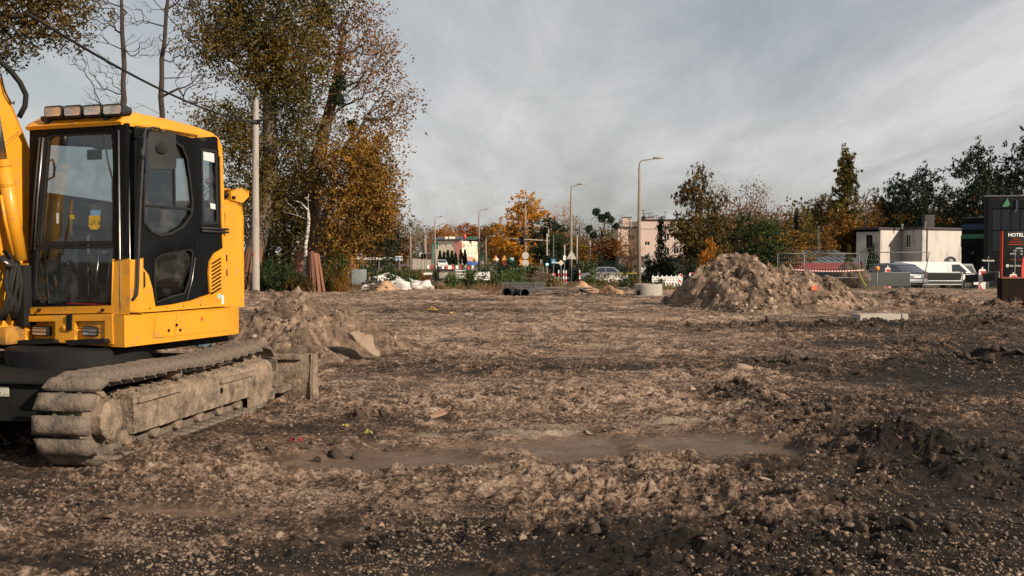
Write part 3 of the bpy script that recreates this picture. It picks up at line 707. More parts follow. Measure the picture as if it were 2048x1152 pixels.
# dark furrow clods on the right
def ridge_clods():
    r = np.random.default_rng(78); P, S = [], []
    for (a, b_, n, sp, mx) in (((1395, 775), (1660, 850), 260, .22, .05), ((1640, 840), (2060, 990), 420, .22, .06), ((1180, 828), (1330, 838), 160, .2, .035), ((880, 800), (1180, 830), 130, .28, .03), ((560, 925), (980, 960), 150, .12, .028), ((600, 1010), (1350, 1050), 260, .14, .032), ((1250, 960), (1500, 975), 110, .1, .03), ((1650, 1000), (2040, 1080), 200, .2, .045), ((80, 1050), (420, 1090), 130, .15, .032)):
        for _ in range(n):
            t = r.uniform(); g = ground(a[0] + (b_[0] - a[0]) * t, a[1] + (b_[1] - a[1]) * t); P.append((g.x + r.normal(0, sp), g.y + r.normal(0, sp * .7), 0)); S.append(min(.009 + .008 * r.pareto(2.2), mx))
    P, S = np.array(P), np.array(S); P[:, 2] = ground_h(P[:, 0], P[:, 1])[0] + S * .15; k = P[:, 0] > P[:, 1] * .16
    for sel, mt, lab in ((k, 'clod_dark', 'dark lumps of turned earth along the furrow at right'), (~k, 'clod', 'brown broken clods lying in rows across the foreground')):
        tag(link('soil_clods', scatter_mesh('soil_clods', P[sel], S[sel], ROCKS, M[mt], 5)), lab, 'soil', kind='stuff')
ridge_clods()
def dark_clods():
    r = np.random.default_rng(77); P, S = [], []
    for (cx, cy, sx, sy, h, a) in HUMPS:
        n = int(60 * sx * sy / 0.2) if cx > 0 else 18; n = min(int(n * 1.6), 300)
        x = r.normal(cx, sx * 0.7, n); y = r.normal(cy, sy * 0.8, n); s = np.minimum(0.014 + 0.016 * r.pareto(2.3, n), 0.07) * (0.5 + 0.08 * np.minimum(y, 14))
        P.append(np.stack([x, y, ground_h(x, y)[0] + s * 0.3], 1)); S.append(s)
    P, S = np.concatenate(P), np.concatenate(S)
    tag(link('dark_soil_clods', scatter_mesh('dark_soil_clods', P, S, ROCKS, M['clod_dark'], 3)), 'dark moist lumps of soil heaped along the furrows at right', 'soil', kind='stuff')
dark_clods()
# concrete slab leaning on the near pile
def slab():
    r = empty('broken_slab', tuple(at(728, 678, 15.55)), 0, 'broken tan slab lying tilted on the right flank of the soil heap behind the excavator', 'slab')
    out = [(-0.44, 0.30), (-0.20, 0.36), (0.12, 0.30), (0.40, 0.12), (0.47, -0.16), (0.34, -0.34), (0.02, -0.30), (-0.20, -0.12), (-0.36, 0.05)]
    v, f = rock_base(911, 4, 0.10, 1.0); v[:, 0] *= .52; v[:, 1] *= .30; v[:, 2] *= .17; q = np.array([mnoise.noise(Vector(p * 6)) + .5 * mnoise.noise(Vector(p * 19)) for p in v]); v[:, 2] += .05 * q; v[:, 0] += .04 * q
    link('slab_face', np_mesh('slab_face', v, f, soil_mat('pale_slab', (0.13, 0.095, 0.068), (0.30, 0.22, 0.16), 9), True), r, rot=(R(24), R(27), R(-8)))
slab()
# ================================================================== EXCAVATOR
UF = Matrix.Translation((-3.36, 8.9, 0)) @ Matrix.Rotation(math.atan2(0.9305, 0.3663), 4, 'Z')     # x back along the cab side, y across to picture left, z up; origin below the cab's right front corner
TA = R(80)
LF = Matrix.Translation((-3.09, 7.42, 0)) @ Matrix.Rotation(TA, 4, 'Z')                             # x along the track away, y across to picture left
EX_LOC = Vector((-3.94, 9.27, 0))
EX = empty('excavator', EX_LOC, 0, 'yellow crawler excavator with black-framed cab, four roof lamps and muddy tracks', 'excavator')
TI = Matrix.Translation(-EX_LOC)
XU, XL = TI @ UF, TI @ LF
CAMV = Vector((0, 0, CAM_H))
def hit(F, axis, val, px, py):
    Fi = F.inverted(); o = Fi @ CAMV; d = Fi.to_3x3() @ ray(px, py)
    t = (val - o[axis]) / d[axis]; return o + d * t
def sp(px, py, y=0.0): p = hit(UF, 1, y, px, py); return (p.x, p.z)      # cab side plane -> (x, z)
def fp(px, py, x=0.0): p = hit(UF, 0, x, px, py); return (p.y, p.z)      # cab front plane -> (y, z)
def tp(px, py, y=0.0): p = hit(LF, 1, y, px, py); return (p.x, p.z)      # track side plane
S3 = lambda p, d: (p[0], d, p[1])
F3 = lambda p, d: (d, p[0], p[1])
def side(name, loops, d0, d1, mt, parent=EX, bev=0.004, **k):
    return MB().prism([[sp(*q) for q in lp] for lp in loops], d0, d1, S3).build(name, mt, parent, XU, bevel=bev, **k)
def front(name, loops, d0, d1, mt, parent=EX, bev=0.004, **k):
    return MB().prism([[fp(*q) for q in lp] for lp in loops], d0, d1, F3).build(name, mt, parent, XU, bevel=bev, **k)
def rrect(x0, z0, x1, z1, r, n=4):
    o = []
    for cx, cz, a0 in ((x1 - r, z1 - r, 0), (x0 + r, z1 - r, 90), (x0 + r, z0 + r, 180), (x1 - r, z0 + r, 270)):
        for i in range(n + 1):
            a = R(a0 + 90 * i / n); o.append((cx + r * math.cos(a), cz + r * math.sin(a)))
    return o
CW = 1.06
# --- cab shell: roof -------------------------------------------------
def roof():
    A = sp(255, 250); top = sp(300, 226)[1]
    rf = 0.0; rear = sp(443, 300)[0]
    zf = fp(250, 249)[1]
    zr = sp(436, 276)[1]
    prof = [(-0.03, zf - 0.005), (-0.045, zf + 0.025), (-0.02, zf + 0.06), (0.06, zf + 0.115), (0.22, zf + 0.135), (0.6, zf + 0.13), (1.0, zf + 0.105), (rear - 0.15, zf + 0.075), (rear - 0.06, zf + 0.03), (rear - 0.015, zf - 0.05), (rear, zf - 0.16),
            (rear - 0.055, zf - 0.16), (rear - 0.075, zr + 0.0), (rear - 0.12, zr + 0.02), (0.9, zf - 0.022), (0.5, zf - 0.004)]
    n = len(prof); vs, fs = [], []
    ys = [(-0.012, 0.25), (-0.004, 0.62), (0.03, 0.88), (0.12, 1.0), (CW - 0.12, 1.0), (CW - 0.03, 0.88), (CW + 0.004, 0.62), (CW + 0.012, 0.25)]
    zmid = zf - 0.01
    for y, k in ys:
        for x, z in prof:
            zz = z if z < zmid + 0.02 else zmid + 0.02 + (z - zmid - 0.02) * (0.45 + 0.55 * k)
            vs.append((x, y, zz))
    for i in range(len(ys) - 1):
        for j in range(n):
            j2 = (j + 1) % n; fs.append((i * n + j, i * n + j2, (i + 1) * n + j2, (i + 1) * n + j))
    mb = MB().add(vs, fs); t = tessellate_polygon([[Vector((p[0], p[1], 0)) for p in prof]])
    mb.f += [tuple(a for a in q) for q in t] + [tuple(a + (len(ys) - 1) * n for a in q) for q in t]
    o = mb.build('cab_roof', M['yellow'], EX, XU, smooth_=True, auto=50)
    MB().box((0.12, 0.1, zf + 0.10), (0.5, 0.5, zf + 0.135)).build('roof_hatch', M['black'], o, XU, bevel=0.01)
    MB().lathe([(0.012, 0), (0.012, 0.03), (0.006, 0.045)], 8, Matrix.Translation((0.24, 0.07, zf + 0.105))).build('roof_bolt', M['yellow'], o, XU)
    return zf, zr, rear
ZF, ZR, XR = roof()
ZB = fp(240, 626)[1]          # floor level of the cab shell
# --- side: black door with windows ----------------------------------
door_out = [(267, 251), (330, 259), (393, 270), (398, 470), (402, 590), (380, 600), (340, 608), (309, 612), (303, 576), (295, 549), (280, 531), (266, 523)]
win1 = [(286, 268), (318, 272), (345, 279), (362, 291), (372, 315), (379, 360), (384, 405), (381, 432), (364, 456), (340, 469), (318, 473), (300, 465), (284, 446)]
win2 = [(306, 520), (320, 508), (350, 502), (377, 498), (384, 505), (379, 555), (368, 588), (340, 595), (309, 606), (304, 560)]
door = side('door', [door_out, win1, win2], -0.012, 0.03, M['black'])
side('window_glass', [win1], 0.008, 0.014, M['glass'], door, 0)
side('window_glass', [win2], 0.008, 0.014, M['glass'], door, 0)
def rim(name, loop, w, d0, d1, mt, parent, mk=sp):
    pts = [mk(*q) for q in loop]; c = Vector((sum(p[0] for p in pts) / len(pts), sum(p[1] for p in pts) / len(pts)))
    inn = []
    for p in pts:
        v = Vector(p) - c; inn.append(tuple(c + v * (1 - w / v.length)))
    return MB().prism([pts, inn], d0, d1, S3 if mk is sp else F3).build(name, mt, parent, XU, bevel=0.003)
rim('window_seal', win1, 0.022, -0.020, -0.010, M['rubber'], door)
rim('window_seal', win2, 0.018, -0.020, -0.010, M['rubber'], door)
side('window_bar', [[(284, 408), (384, 417), (384, 421), (284, 412)]], -0.016, 0.0, M['rubber'], door, 0.002)
side('window_bar', [[(347, 280), (350, 281), (352, 415), (349, 415)]], 0.0, 0.016, M['rubber'], door, 0)
MB().tube([(*sp(387, 515)[:1], -0.02, sp(387, 515)[1]), (sp(381, 560)[0], -0.02, sp(381, 560)[1]), (sp(370, 600)[0], -0.02, sp(370, 600)[1])], 0.006).build('door_trim_rod', M['steel'], door, XU, smooth_=True)
# yellow skirt of the door and rear panel
side('door_skirt', [[(263, 523), (280, 531), (294, 549), (302, 576), (308, 613), (340, 609), (380, 601), (415, 589), (442, 575), (448, 575), (452, 612), (310, 623), (262, 626)]], -0.016, 0.03, M['yellow'])
sk = side('vent_panel', [[(413, 545), (416, 522), (424, 507), (441, 497), (446, 500), (447, 572), (436, 579), (416, 585)]], -0.024, 0.02, M['yellow'])
for k in range(9):
    y0 = 519 + k * 7.4
    side('louvre_slot', [[(418.5, y0 + 8), (437, y0 - 4), (438.5, y0 - 1.5), (419.5, y0 + 10.5)]], -0.027, -0.020, M['black'], sk, 0)
# rear side window panel
rp = side('rear_side_panel', [[(394, 270), (432, 277), (437, 292), (441, 460), (398, 458)], [(400, 296), (432, 300), (436, 448), (403, 450)]], -0.006, 0.03, M['black'])
side('window_glass', [[(400, 296), (432, 300), (436, 448), (403, 450)]], 0.008, 0.014, M['glass'], rp, 0)
side('window_glass_frame', [[(400, 296), (432, 300), (436, 448), (403, 450)], [(403.5, 301), (429, 304.5), (432.5, 443), (406.5, 445)]], -0.010, 0.004, M['rubber'], rp, 0.002)
side('top_recess', [[(396, 274), (411, 277), (411, 283), (396, 281)]], -0.012, -0.003, M['rubber'], rp, 0)
stick = mat('sticker_white', (0.55, 0.56, 0.55), 0.6, 0, col2=(0.40, 0.42, 0.42), nscale=30)
side('sticker', [[(407, 303), (428.5, 307), (429, 325), (407.5, 320)]], 0.002, 0.006, stick, rp, 0)
side('sticker', [[(421, 406), (431, 408), (431.5, 419), (421.5, 417)]], 0.002, 0.006, stick, rp, 0)
lp_ = side('rear_lower_panel', [[(398, 461), (441, 463), (444, 500), (424, 507), (415, 522), (413, 545), (415, 587), (402, 590)]], -0.010, 0.03, M['black'])
for yy in (456, 462):
    MB().tube([(sp(399, yy)[0], -0.03, sp(399, yy)[1]), (sp(452, yy + 3)[0], -0.03, sp(452, yy + 3)[1])], 0.011).build('slide_rail', M['plastic'], EX, XU, smooth_=True)
# rear yellow pillar
side('rear_pillar', [[(433, 277), (441, 292), (443, 320), (447, 460), (452, 613), (447, 613), (443, 500), (440, 440), (437, 292)]], -0.014, 0.10, M['yellow'])
# front corner pillar, black with bright rods
front('front_frame', [[(62, 255), (254, 247), (250, 626), (60, 616)], [(88, 275), (105, 266), (215, 261), (235, 268), (237, 290), (231, 610), (228, 612), (72, 606), (66, 590), (76, 420)]], -0.012, 0.03, M['black'])
MB().prism([[(-0.012, 0.10), (0.02, -0.004), (0.075, -0.004), (0.075, 0.06), (0.03, 0.10)]], sp(262, 523)[1], ZF - 0.01, lambda p, d: (p[0], p[1], d)).build('corner_pillar', M['black'], EX, XU, bevel=0.012)
def rod(name, pts, r, mt, parent=EX, n=8): return MB().tube(pts, r, n).build(name, mt, parent, XU, smooth_=True)
rod('trim_rod', [(-0.016, 0.005 + 0.03, sp(258, 262)[1]), (-0.022, 0.035, 1.2), (-0.016, 0.04, 0.94 + 0.02)], 0.008, M['steel'])
rod('trim_rod', [(0.045, -0.012, ZF - 0.45), (0.05, -0.012, 1.3), (0.05, -0.012, 1.58 - 0.4)], 0.006, M['steel'])
# windscreen: upper and lower panes with frames
up_out = [(90, 268), (234, 262), (232, 488), (74, 491)]
up_in = [(98, 279), (106, 273), (222, 268), (226, 276), (224, 481), (81, 484)]
wf = front('windscreen_frame', [up_out, up_in], 0.0, 0.03, M['rubber'])
front('windscreen_pane', [up_in], 0.012, 0.018, M['glass'], wf, 0)
lo_out = [(70, 493), (232, 490), (231, 606), (66, 600)]
lo_in = [(76, 499), (226, 496), (226, 585), (218, 600), (205, 603), (85, 600), (74, 590), (71, 570)]
lf_ = front('lower_pane_frame', [lo_out, lo_in], 0.0, 0.03, M['rubber'])
front('lower_pane', [lo_in], 0.012, 0.018, M['glass'], lf_, 0)
# side chrome/black guide rails left of the windscreen
for k, px in enumerate((70, 77)):
    a, b_ = fp(px + 10, 275, -0.02), fp(px - 8, 500, -0.02); rod('windscreen_guide_rail', [(-0.022, a[0], a[1]), (-0.03, (a[0] + b_[0]) / 2, (a[1] + b_[1]) / 2), (-0.022, b_[0], b_[1])], 0.009, M['steel'] if k else M['plastic'])
a, b_, c_ = fp(131, 262, -0.03), fp(112, 330, -0.035), fp(92, 345, -0.03)
a, b_ = fp(208, 268, -0.03), fp(226, 360, -0.03)
rod('wiper_arm', [(-0.035, a[0], a[1]), (-0.04, fp(222, 320)[0], fp(222, 320)[1]), (-0.035, b_[0], b_[1])], 0.007, M['plastic'])
# left cab wall, rear wall
lw_out = [(0.0, ZB), (XR - 0.02, ZB + 0.02), (XR - 0.02, ZR + 0.02), (0.0, ZF - 0.01)]
lw_in = [(0.12, ZB + 1.08), (1.15, ZB + 1.02), (1.15, ZR - 0.08), (0.12, ZF - 0.12)]
lw = MB().prism([lw_out, lw_in], CW - 0.03, CW, S3).build('left_cab_wall', mat('dark_olive_trim', (0.045, 0.037, 0.016), 0.8), EX, XU, bevel=0.004)
MB().prism([lw_in], CW - 0.018, CW - 0.012, S3).build('window_glass', M['glass'], lw, XU)
rw_out = [(0.0, ZB), (CW, ZB), (CW, ZR + 0.01), (0.0, ZR + 0.01)]
rw_in = [(0.10, ZB + 0.98), (0.56, ZB + 0.98), (0.56, ZR - 0.06), (0.10, ZR - 0.06)]
rw = MB().prism([rw_out, rw_in], XR - 0.07, XR - 0.03, F3).build('rear_cab_wall', M['plastic'], EX, XU, bevel=0.004)
MB().prism([rw_in], XR - 0.052, XR - 0.046, F3).build('window_glass', M['glass'], rw, XU)
MB().box((0.0, 0.03, ZB - 0.02), (XR - 0.05, CW - 0.03, ZB + 0.03)).build('cab_floor', M['rubber'], EX, XU)
MB().box((0.0, 0.03, ZF - 0.06), (0.9, CW - 0.03, ZF - 0.03)).build('cab_ceiling', M['plastic'], EX, XU)
# --- interior --------------------------------------------------------
seat = MB().box((0.30, 0.42, ZB + 0.40), (0.72, 0.86, ZB + 0.52)).build('seat', M['rubber'], EX, XU, bevel=0.05, seg=3)
MB().box((0.64, 0.42, ZB + 0.48), (0.77, 0.86, ZB + 1.0)).build('backrest', M['rubber'], seat, XU, bevel=0.05, seg=3)
MB().box((0.67, 0.50, ZB + 1.0), (0.77, 0.78, ZB + 1.24)).build('headrest', M['rubber'], seat, XU, bevel=0.045, seg=3)
MB().box((0.34, 0.44, ZB + 0.03), (0.70, 0.84, ZB + 0.42)).build('seat_base', M['plastic'], seat, XU, bevel=0.02)
grey = mat('console_grey', (0.05, 0.054, 0.055), 0.7)
cons = MB().prism([[(0.12, ZB + 0.05), (0.55, ZB + 0.05), (0.55, ZB + 0.55), (0.38, ZB + 0.68), (0.16, ZB + 0.62), (0.10, ZB + 0.4)]], 0.72, 0.98, S3).build('console', grey, EX, XU, bevel=0.02)
for k in range(6): MB().box((0.108, 0.80, ZB + 0.50 - k * 0.03), (0.125, 0.92, ZB + 0.515 - k * 0.03)).build('vent_slot', M['black'], cons, XU)
MB().prism([[(0.60, ZB + 0.3), (1.05, ZB + 0.3), (1.05, ZB + 0.62), (0.62, ZB + 0.58)]], 0.12, 0.26, S3).build('armrest_console', M['plastic'], EX, XU, bevel=0.02)
for y_ in (0.42, 0.56):
    rod('travel_lever', [(0.22, y_, ZB + 0.04), (0.26, y_, ZB + 0.35), (0.33, y_ + 0.02, ZB + 0.62)], 0.010, M['steel'])
    MB().cbox((0.2, y_, ZB + 0.06), (0.2, 0.09, 0.03)).build('pedal', M['rubber'], EX, XU, bevel=0.005)
rod('control_stick', [(0.62, 0.22, ZB + 0.55), (0.60, 0.22, ZB + 0.72), (0.58, 0.22, ZB + 0.8)], [0.015, 0.02, 0.03], M['rubber'])
MB().box((0.05, 0.25, ZB + 0.05), (0.09, 0.72, ZB + 0.075)).build('red_floor_bar', M['red'], EX, XU, bevel=0.004)
yst = mat('yellow_sticker', (0.5, 0.33, 0.03), 0.6, 0, col2=(0.35, 0.22, 0.02), nscale=20, dirt=(0.03, 0.03, 0.03), dirt_amt=0.4, dirt_scale=18)
bst = mat('blue_sticker', (0.12, 0.25, 0.4), 0.6)
front('window_sticker', [[(179, 420), (199, 420), (199, 431), (179, 431)]], 0.0115, 0.0118, bst, wf, 0)
front('window_sticker', [[(176, 431), (199, 431), (199, 452), (194, 459), (180, 459), (175, 452)]], 0.0115, 0.0118, yst, wf, 0)
front('window_sticker', [[(110, 426), (116, 426), (116, 447), (111, 447)]], 0.0115, 0.0118, stick, wf, 0)
front('window_sticker', [[(137, 430), (147, 430), (147, 438), (137, 438)]], 0.0115, 0.0118, yst, wf, 0)
MB().cbox((0.06, 0.38, ZF - 0.24), (0.03, 0.15, 0.09)).build('rear_view_mirror', M['plastic'], EX, XU, bevel=0.01)
MB().cbox((0.10, 0.28, ZF - 0.13), (0.12, 0.22, 0.12)).build('cab_radio', M['plastic'], EX, XU, bevel=0.02)
rod('grab_handle', [(0.05, 0.93, ZF - 0.28), (0.06, 0.86, ZF - 0.27), (0.06, 0.84, ZF - 0.34), (0.06, 0.85, ZF - 0.42), (0.05, 0.92, ZF - 0.45)], 0.01, M['plastic'])
# --- yellow front trim of the cab -----------------------------------
front('front_sill', [[(60, 614), (232, 611), (232, 625), (47, 628), (47, 622)]], -0.03, 0.05, M['yellow'])
front('front_post_left', [[(46, 527), (60, 527), (59, 615), (58, 627), (46, 627)]], -0.028, 0.12, M['yellow'])
MB().prism([[fp(231, 521), fp(262, 519, 0.0), fp(262, 626), fp(229, 626)]], -0.026, 0.14, F3).build('front_post_right', M['yellow'], EX, XU, bevel=0.012)
for px in (79, 206):
    y_, z_ = fp(px, 620, -0.035); MB().lathe([(0.014, 0), (0.014, 0.02), (0.008, 0.024)], 8, Matrix.Translation((-0.03, y_, z_)) @ Matrix.Rotation(R(-90), 4, 'Y')).build('bolt', M['dsteel'], EX, XU)
# --- grab rail and mirror --------------------------------------------
def s3(px, py, y): p = hit(UF, 1, y, px, py); return (p.x, y, p.z)
rod('grab_rail', [s3(290, 265, -0.1), s3(286, 315, -0.1), s3(281, 400, -0.1), s3(277, 500, -0.1), s3(275, 572, -0.1), s3(273, 590, -0.10), s3(266, 599, -0.07), s3(256, 601, -0.02)], 0.014, M['plastic'])
MB().cbox(s3(257, 600, -0.018), (0.03, 0.03, 0.085)).build('rail_foot', M['rubber'], EX, XU, bevel=0.008)
rod('mirror_arm', [s3(268, 275, -0.01), s3(285, 276, -0.08), s3(288, 268, -0.1), s3(293, 258, -0.11), s3(305, 255, -0.12), s3(318, 257, -0.13), s3(325, 265, -0.13), s3(325, 300, -0.14)], 0.010, M['plastic'])
rod('mirror_clamp', [s3(286, 298, -0.1), s3(285, 318, -0.1)], 0.022, M['plastic'], n=10)
mc = Vector(s3(325, 301, -0.17))
MRx = Matrix.Translation(mc) @ Matrix.Rotation(R(-52), 4, 'Z')
mr_ = MB().prism([rrect(-0.115, -0.165, 0.115, 0.165, 0.035)], -0.03, 0.02, lambda p, d: (p[0], d + 0.0, p[1]), MRx).build('mirror_head', M['plastic'], EX, XU, bevel=0.012, seg=3)
MB().lathe([(0.052, 0), (0.052, 0.015), (0.03, 0.022)], 12, MRx @ Matrix.Translation((0, -0.03, 0.02)) @ Matrix.Rotation(R(90), 4, 'X')).build('mirror_mount', M['rubber'], mr_, XU, smooth_=True, auto=40)
MB().prism([rrect(-0.10, -0.15, 0.10, 0.15, 0.03)], 0.021, 0.024, lambda p, d: (p[0], d, p[1]), MRx).build('mirror_glass', M['steel'], mr_, XU)
# door handle in its recess
h_ = side('door_handle', [[(272, 543), (283, 545), (284, 572), (281, 576), (272, 575), (270, 570)]], -0.035, -0.014, M['rubber'], EX, 0.006)
rim('handle_recess', [(266, 546), (270, 540), (286, 542), (289, 560), (287, 578), (270, 578), (265, 570)], 0.006, -0.020, -0.015, M['yellow'], door)
# --- roof lamps -------------------------------------------------------
lens = mat('lamp_lens', (0.75, 0.72, 0.70), 0.18, 0.8, col2=(0.30, 0.29, 0.29), nscale=9, bump=0.25, bscale=40)
zl = ZF + 0.15
MB().box((-0.02, 0.07, ZF + 0.075), (0.03, 0.92, ZF + 0.115)).build('lamp_bar', M['plastic'], EX, XU, bevel=0.01)
for y_ in (0.16, 0.83):
    MB().lathe([(0.05, 0), (0.045, 0.02), (0.02, 0.05)], 12, Matrix.Translation((-0.0, y_, ZF + 0.045))).build('lamp_bracket', M['plastic'], EX, XU, smooth_=True, auto=40)
for k, (pa, pb) in enumerate(((90, 126), (129, 165), (168, 205), (207, 247))):
    y0, y1 = fp(pb, 225, -0.06)[0], fp(pa, 225, -0.06)[0]; zt, zb_ = fp(pa, 213 - k * 1.3, -0.06)[1], fp(pa, 237 - k * 1.5, -0.06)[1]
    hb = MB().prism([rrect(y0, zb_, y1, zt, 0.028)], -0.07, -0.035, F3); hb.prism([rrect(y0 + .015, zb_ + .012, y1 - .02, zt - .015, 0.03)], -0.035, 0.06, F3)
    o = hb.build('roof_lamp', M['plastic'], EX, XU, bevel=0.008)
    MB().prism([rrect(y0 + 0.014, zb_ + 0.014, y1 - 0.014, zt - 0.014, 0.02)], -0.078, -0.072, F3).build('lens', lens, o, XU, bevel=0.003)
rod('antenna', [(0.05, 0.07, ZF + 0.17), (0.08, 0.085, ZF + 0.26)], 0.007, M['rubber'])
MB().box((-0.03, -0.03, ZF + 0.135), (0.03, 0.03, ZF + 0.165)).build('lamp_bar_end', M['plastic'], EX, XU, bevel=0.006)
# --- lower front lamp box ---------------------------------------------
lb = front('lamp_housing', [[(38, 632), (232, 627), (234, 687), (215, 688), (150, 684), (56, 683), (44, 676), (38, 655)], [(58, 643), (119, 642), (119, 678), (60, 680)], [(158, 642), (218, 641), (218, 679), (158, 680)]], -0.05, 0.03, M['yellow'], bev=0.006)
front('housing_back', [[(45, 634), (232, 629), (232, 686), (50, 682)]], 0.04, 0.06, M['black'], lb, 0)
for (a0, a1) in ((67, 97), (167, 198)):
    y0, y1 = fp(a1, 660, -0.02)[0], fp(a0, 660, -0.02)[0]; z1, z0 = fp(a0, 652, -0.02)[1], fp(a0, 671, -0.02)[1]
    o = MB().prism([rrect(y0, z0, y1, z1, 0.02)], -0.035, 0.03, F3).build('front_lamp', M['plastic'], EX, XU, bevel=0.006)
    MB().prism([rrect(y0 + 0.01, z0 + 0.01, y1 - 0.01, z1 - 0.01, 0.014)], -0.042, -0.037, F3).build('lens', lens, o, XU, bevel=0.002)
    for zz in (z0 + 0.035, z0 + 0.065): MB().tube([(-0.056, y0 - 0.05, zz), (-0.056, y1 + 0.04, zz)], 0.003, 6).build('guard_bar', M['black'], o, XU)
front('step_plate', [[(52, 679), (125, 678), (128, 684), (60, 687)]], -0.12, 0.0, M['dsteel'])
front('step_plate', [[(150, 679), (226, 676), (230, 684), (160, 688)]], -0.12, 0.0, M['dsteel'])
front('latch_plate', [[(144, 630), (153, 630), (153, 659), (144, 659)]], -0.065, -0.05, M['dsteel'])
yy, zz = fp(129, 655, -0.055); MB().lathe([(0.03, 0), (0.03, 0.012), (0.013, 0.013), (0.012, 0.02)], 14, Matrix.Translation((-0.05, yy, zz)) @ Matrix.Rotation(R(-90), 4, 'Y')).build('lock', M['yellow'], EX, XU, smooth_=True, auto=40)
# --- counterweight and side skirt --------------------------------------
z0, z1 = 0.795, sp(240, 631)[1]
xr = 1.74
def skirt():
    out = [(-0.05, -0.03), (1.25, -0.035), (1.5, -0.025), (1.63, 0.02), (1.71, 0.11), (1.75, 0.32), (1.78, 1.0), (1.75, 1.9), (1.2, 2.2), (-0.05, 2.2), (-0.05, 1.75), (0.25, 1.5), (0.25, 1.14), (0.04, 1.1)]
    mb = MB().prism([out], z0, z1, lambda p, d: (p[0], p[1], d)); return mb.build('counterweight', M['yellow'], EX, XU, bevel=0.03, seg=3)
cw = skirt()
side('service_door', [[(305, 632), (345, 629), (342, 672), (300, 675)]], -0.040, -0.034, M['yellow'], cw, 0.002)
side('service_door', [[(347, 629), (452, 619), (452, 660), (343, 671)]], -0.0395, -0.034, M['yellow'], cw, 0.002)
for (px, py) in ((337, 661), (360, 660), (353, 650)):
    x_, z_ = sp(px, py, -0.04); MB().lathe([(0.014, 0), (0.014, 0.006), (0.008, 0.007)], 10, Matrix.Translation((x_, -0.041, z_)) @ Matrix.Rotation(R(90), 4, 'X')).build('door_lock', M['black'], cw, XU)
x_, z_ = sp(404, 638, -0.042)
mk = MB().cbox((x_, -0.0425, z_), (0.05, 0.002, 0.007)); mk.cbox((x_, -0.0426, z_), (0.008, 0.0022, 0.05)); mk.build('lifting_mark', M['red'], cw, XU)
side('sticker', [[(432, 588), (439, 587), (439, 596), (432, 597)]], -0.0175, -0.0165, mat('green_sticker', (0.25, 0.42, 0.33), 0.6), EX, 0)
side('sticker', [[(440, 590), (445, 589.5), (445, 608), (440, 608.5)]], -0.0175, -0.0165, stick, EX, 0)
# engine hood behind the cab
hx0, hx1 = XR + 0.015, 1.70
ht = sp(462, 402)[1]
hood = MB().prism([[(hx0, z1 + 0.01), (hx1, z1 + 0.01), (hx1, ht - 0.16), (hx1 - 0.03, ht - 0.04), (hx1 - 0.10, ht), (hx0 + 0.02, ht + 0.01), (hx0, ht - 0.02)]], 0.02, 1.95, S3).build('engine_hood', M['yellow'], EX, XU, bevel=0.02, seg=3)
MB().prism([[(hx0 + 0.005, z1 + 0.03), (hx0 + 0.05, z1 + 0.03), (hx0 + 0.05, ht - 0.12), (hx0 + 0.005, ht - 0.12)]], 0.012, 0.03, S3).build('hood_gap', M['black'], hood, XU)
for k in range(26): MB().cbox((hx1 + 0.004, 0.12, z1 + 0.1 + k * 0.032), (0.012, 0.12, 0.012)).build('grille_slat', M['plastic'], hood, XU) if k < 22 else None
for zz_ in (sp(452, 516)[1], sp(453, 545)[1]):
    MB().cbox((hx0 + 0.03, -0.0, zz_), (0.035, 0.03, 0.07)).build('hood_latch', M['rubber'], hood, XU, bevel=0.008)
pod = MB().prism([[sp(446, 380, 0.1), sp(470, 379, 0.1), sp(483, 384, 0.1), sp(483, 392, 0.1), sp(472, 403, 0.1), sp(447, 401, 0.1)]], 0.02, 0.2, S3).build('rear_camera_pod', M['yellow'], EX, XU, bevel=0.015, seg=3)
MB().lathe([(0.03, 0), (0.03, 0.03), (0.02, 0.04)], 10, Matrix.Translation((sp(452, 391, 0.0)[0], 0.02, sp(452, 391, 0.0)[1])) @ Matrix.Rotation(R(90), 4, 'X')).build('pod_cap', M['black'], pod, XU, smooth_=True, auto=40)
MB().cbox((sp(470, 395, 0.0)[0], 0.015, sp(470, 395, 0)[1]), (0.05, 0.012, 0.03)).build('pod_slot', M['black'], pod, XU, bevel=0.003)
# rest of the upper structure, left of the boom
MB().box((0.3, 1.55, z1 + 0.01), (1.7, 2.15, 1.65)).build('side_hood', M['yellow'], EX, XU, bevel=0.04, seg=3)
MB().box((0.2, 0.2, 0.70), (1.7, 2.0, 0.79)).build('swing_frame', M['dsteel'], EX, XU, bevel=0.01)
# --- boom --------------------------------------------------------------
def bp_(px, py, y=1.2): p = hit(UF, 1, y, px, py); return (p.x, p.z)
e1, e2 = bp_(57, 300), bp_(0, 160)
boom_out = [(-0.12, 0.95), (e1[0] + 0.02, 1.6), e1, e2, (-0.85, 4.15), (-1.5, 4.6), (-2.1, 4.7), (-2.15, 4.35), (-1.5, 4.2), (-1.1, 3.85), (-0.75, 3.3), (-0.5, 2.6), (-0.42, 1.6), (-0.42, 0.95)]
boom = MB().prism([boom_out], 1.2, 1.42, S3).build('boom', M['yellow'], EX, XU, bevel=0.02)
MB().tube([(*bp_(0, 288, 1.19)[:1], 1.19, bp_(0, 288, 1.19)[1]), (bp_(38, 262, 1.19)[0], 1.19, bp_(38, 262, 1.19)[1])], 0.007, 6).build('weld_seam', M['yellow'], boom, XU, smooth_=True)
MB().tube([(*bp_(0, 297, 1.19)[:1], 1.19, bp_(0, 297, 1.19)[1]), (bp_(38, 268, 1.19)[0], 1.19, bp_(38, 268, 1.19)[1])], 0.005, 6).build('weld_seam', M['yellow'], boom, XU, smooth_=True)
def b3(px, py, y): p = hit(UF, 1, y, px, py); return (p.x, y, p.z)
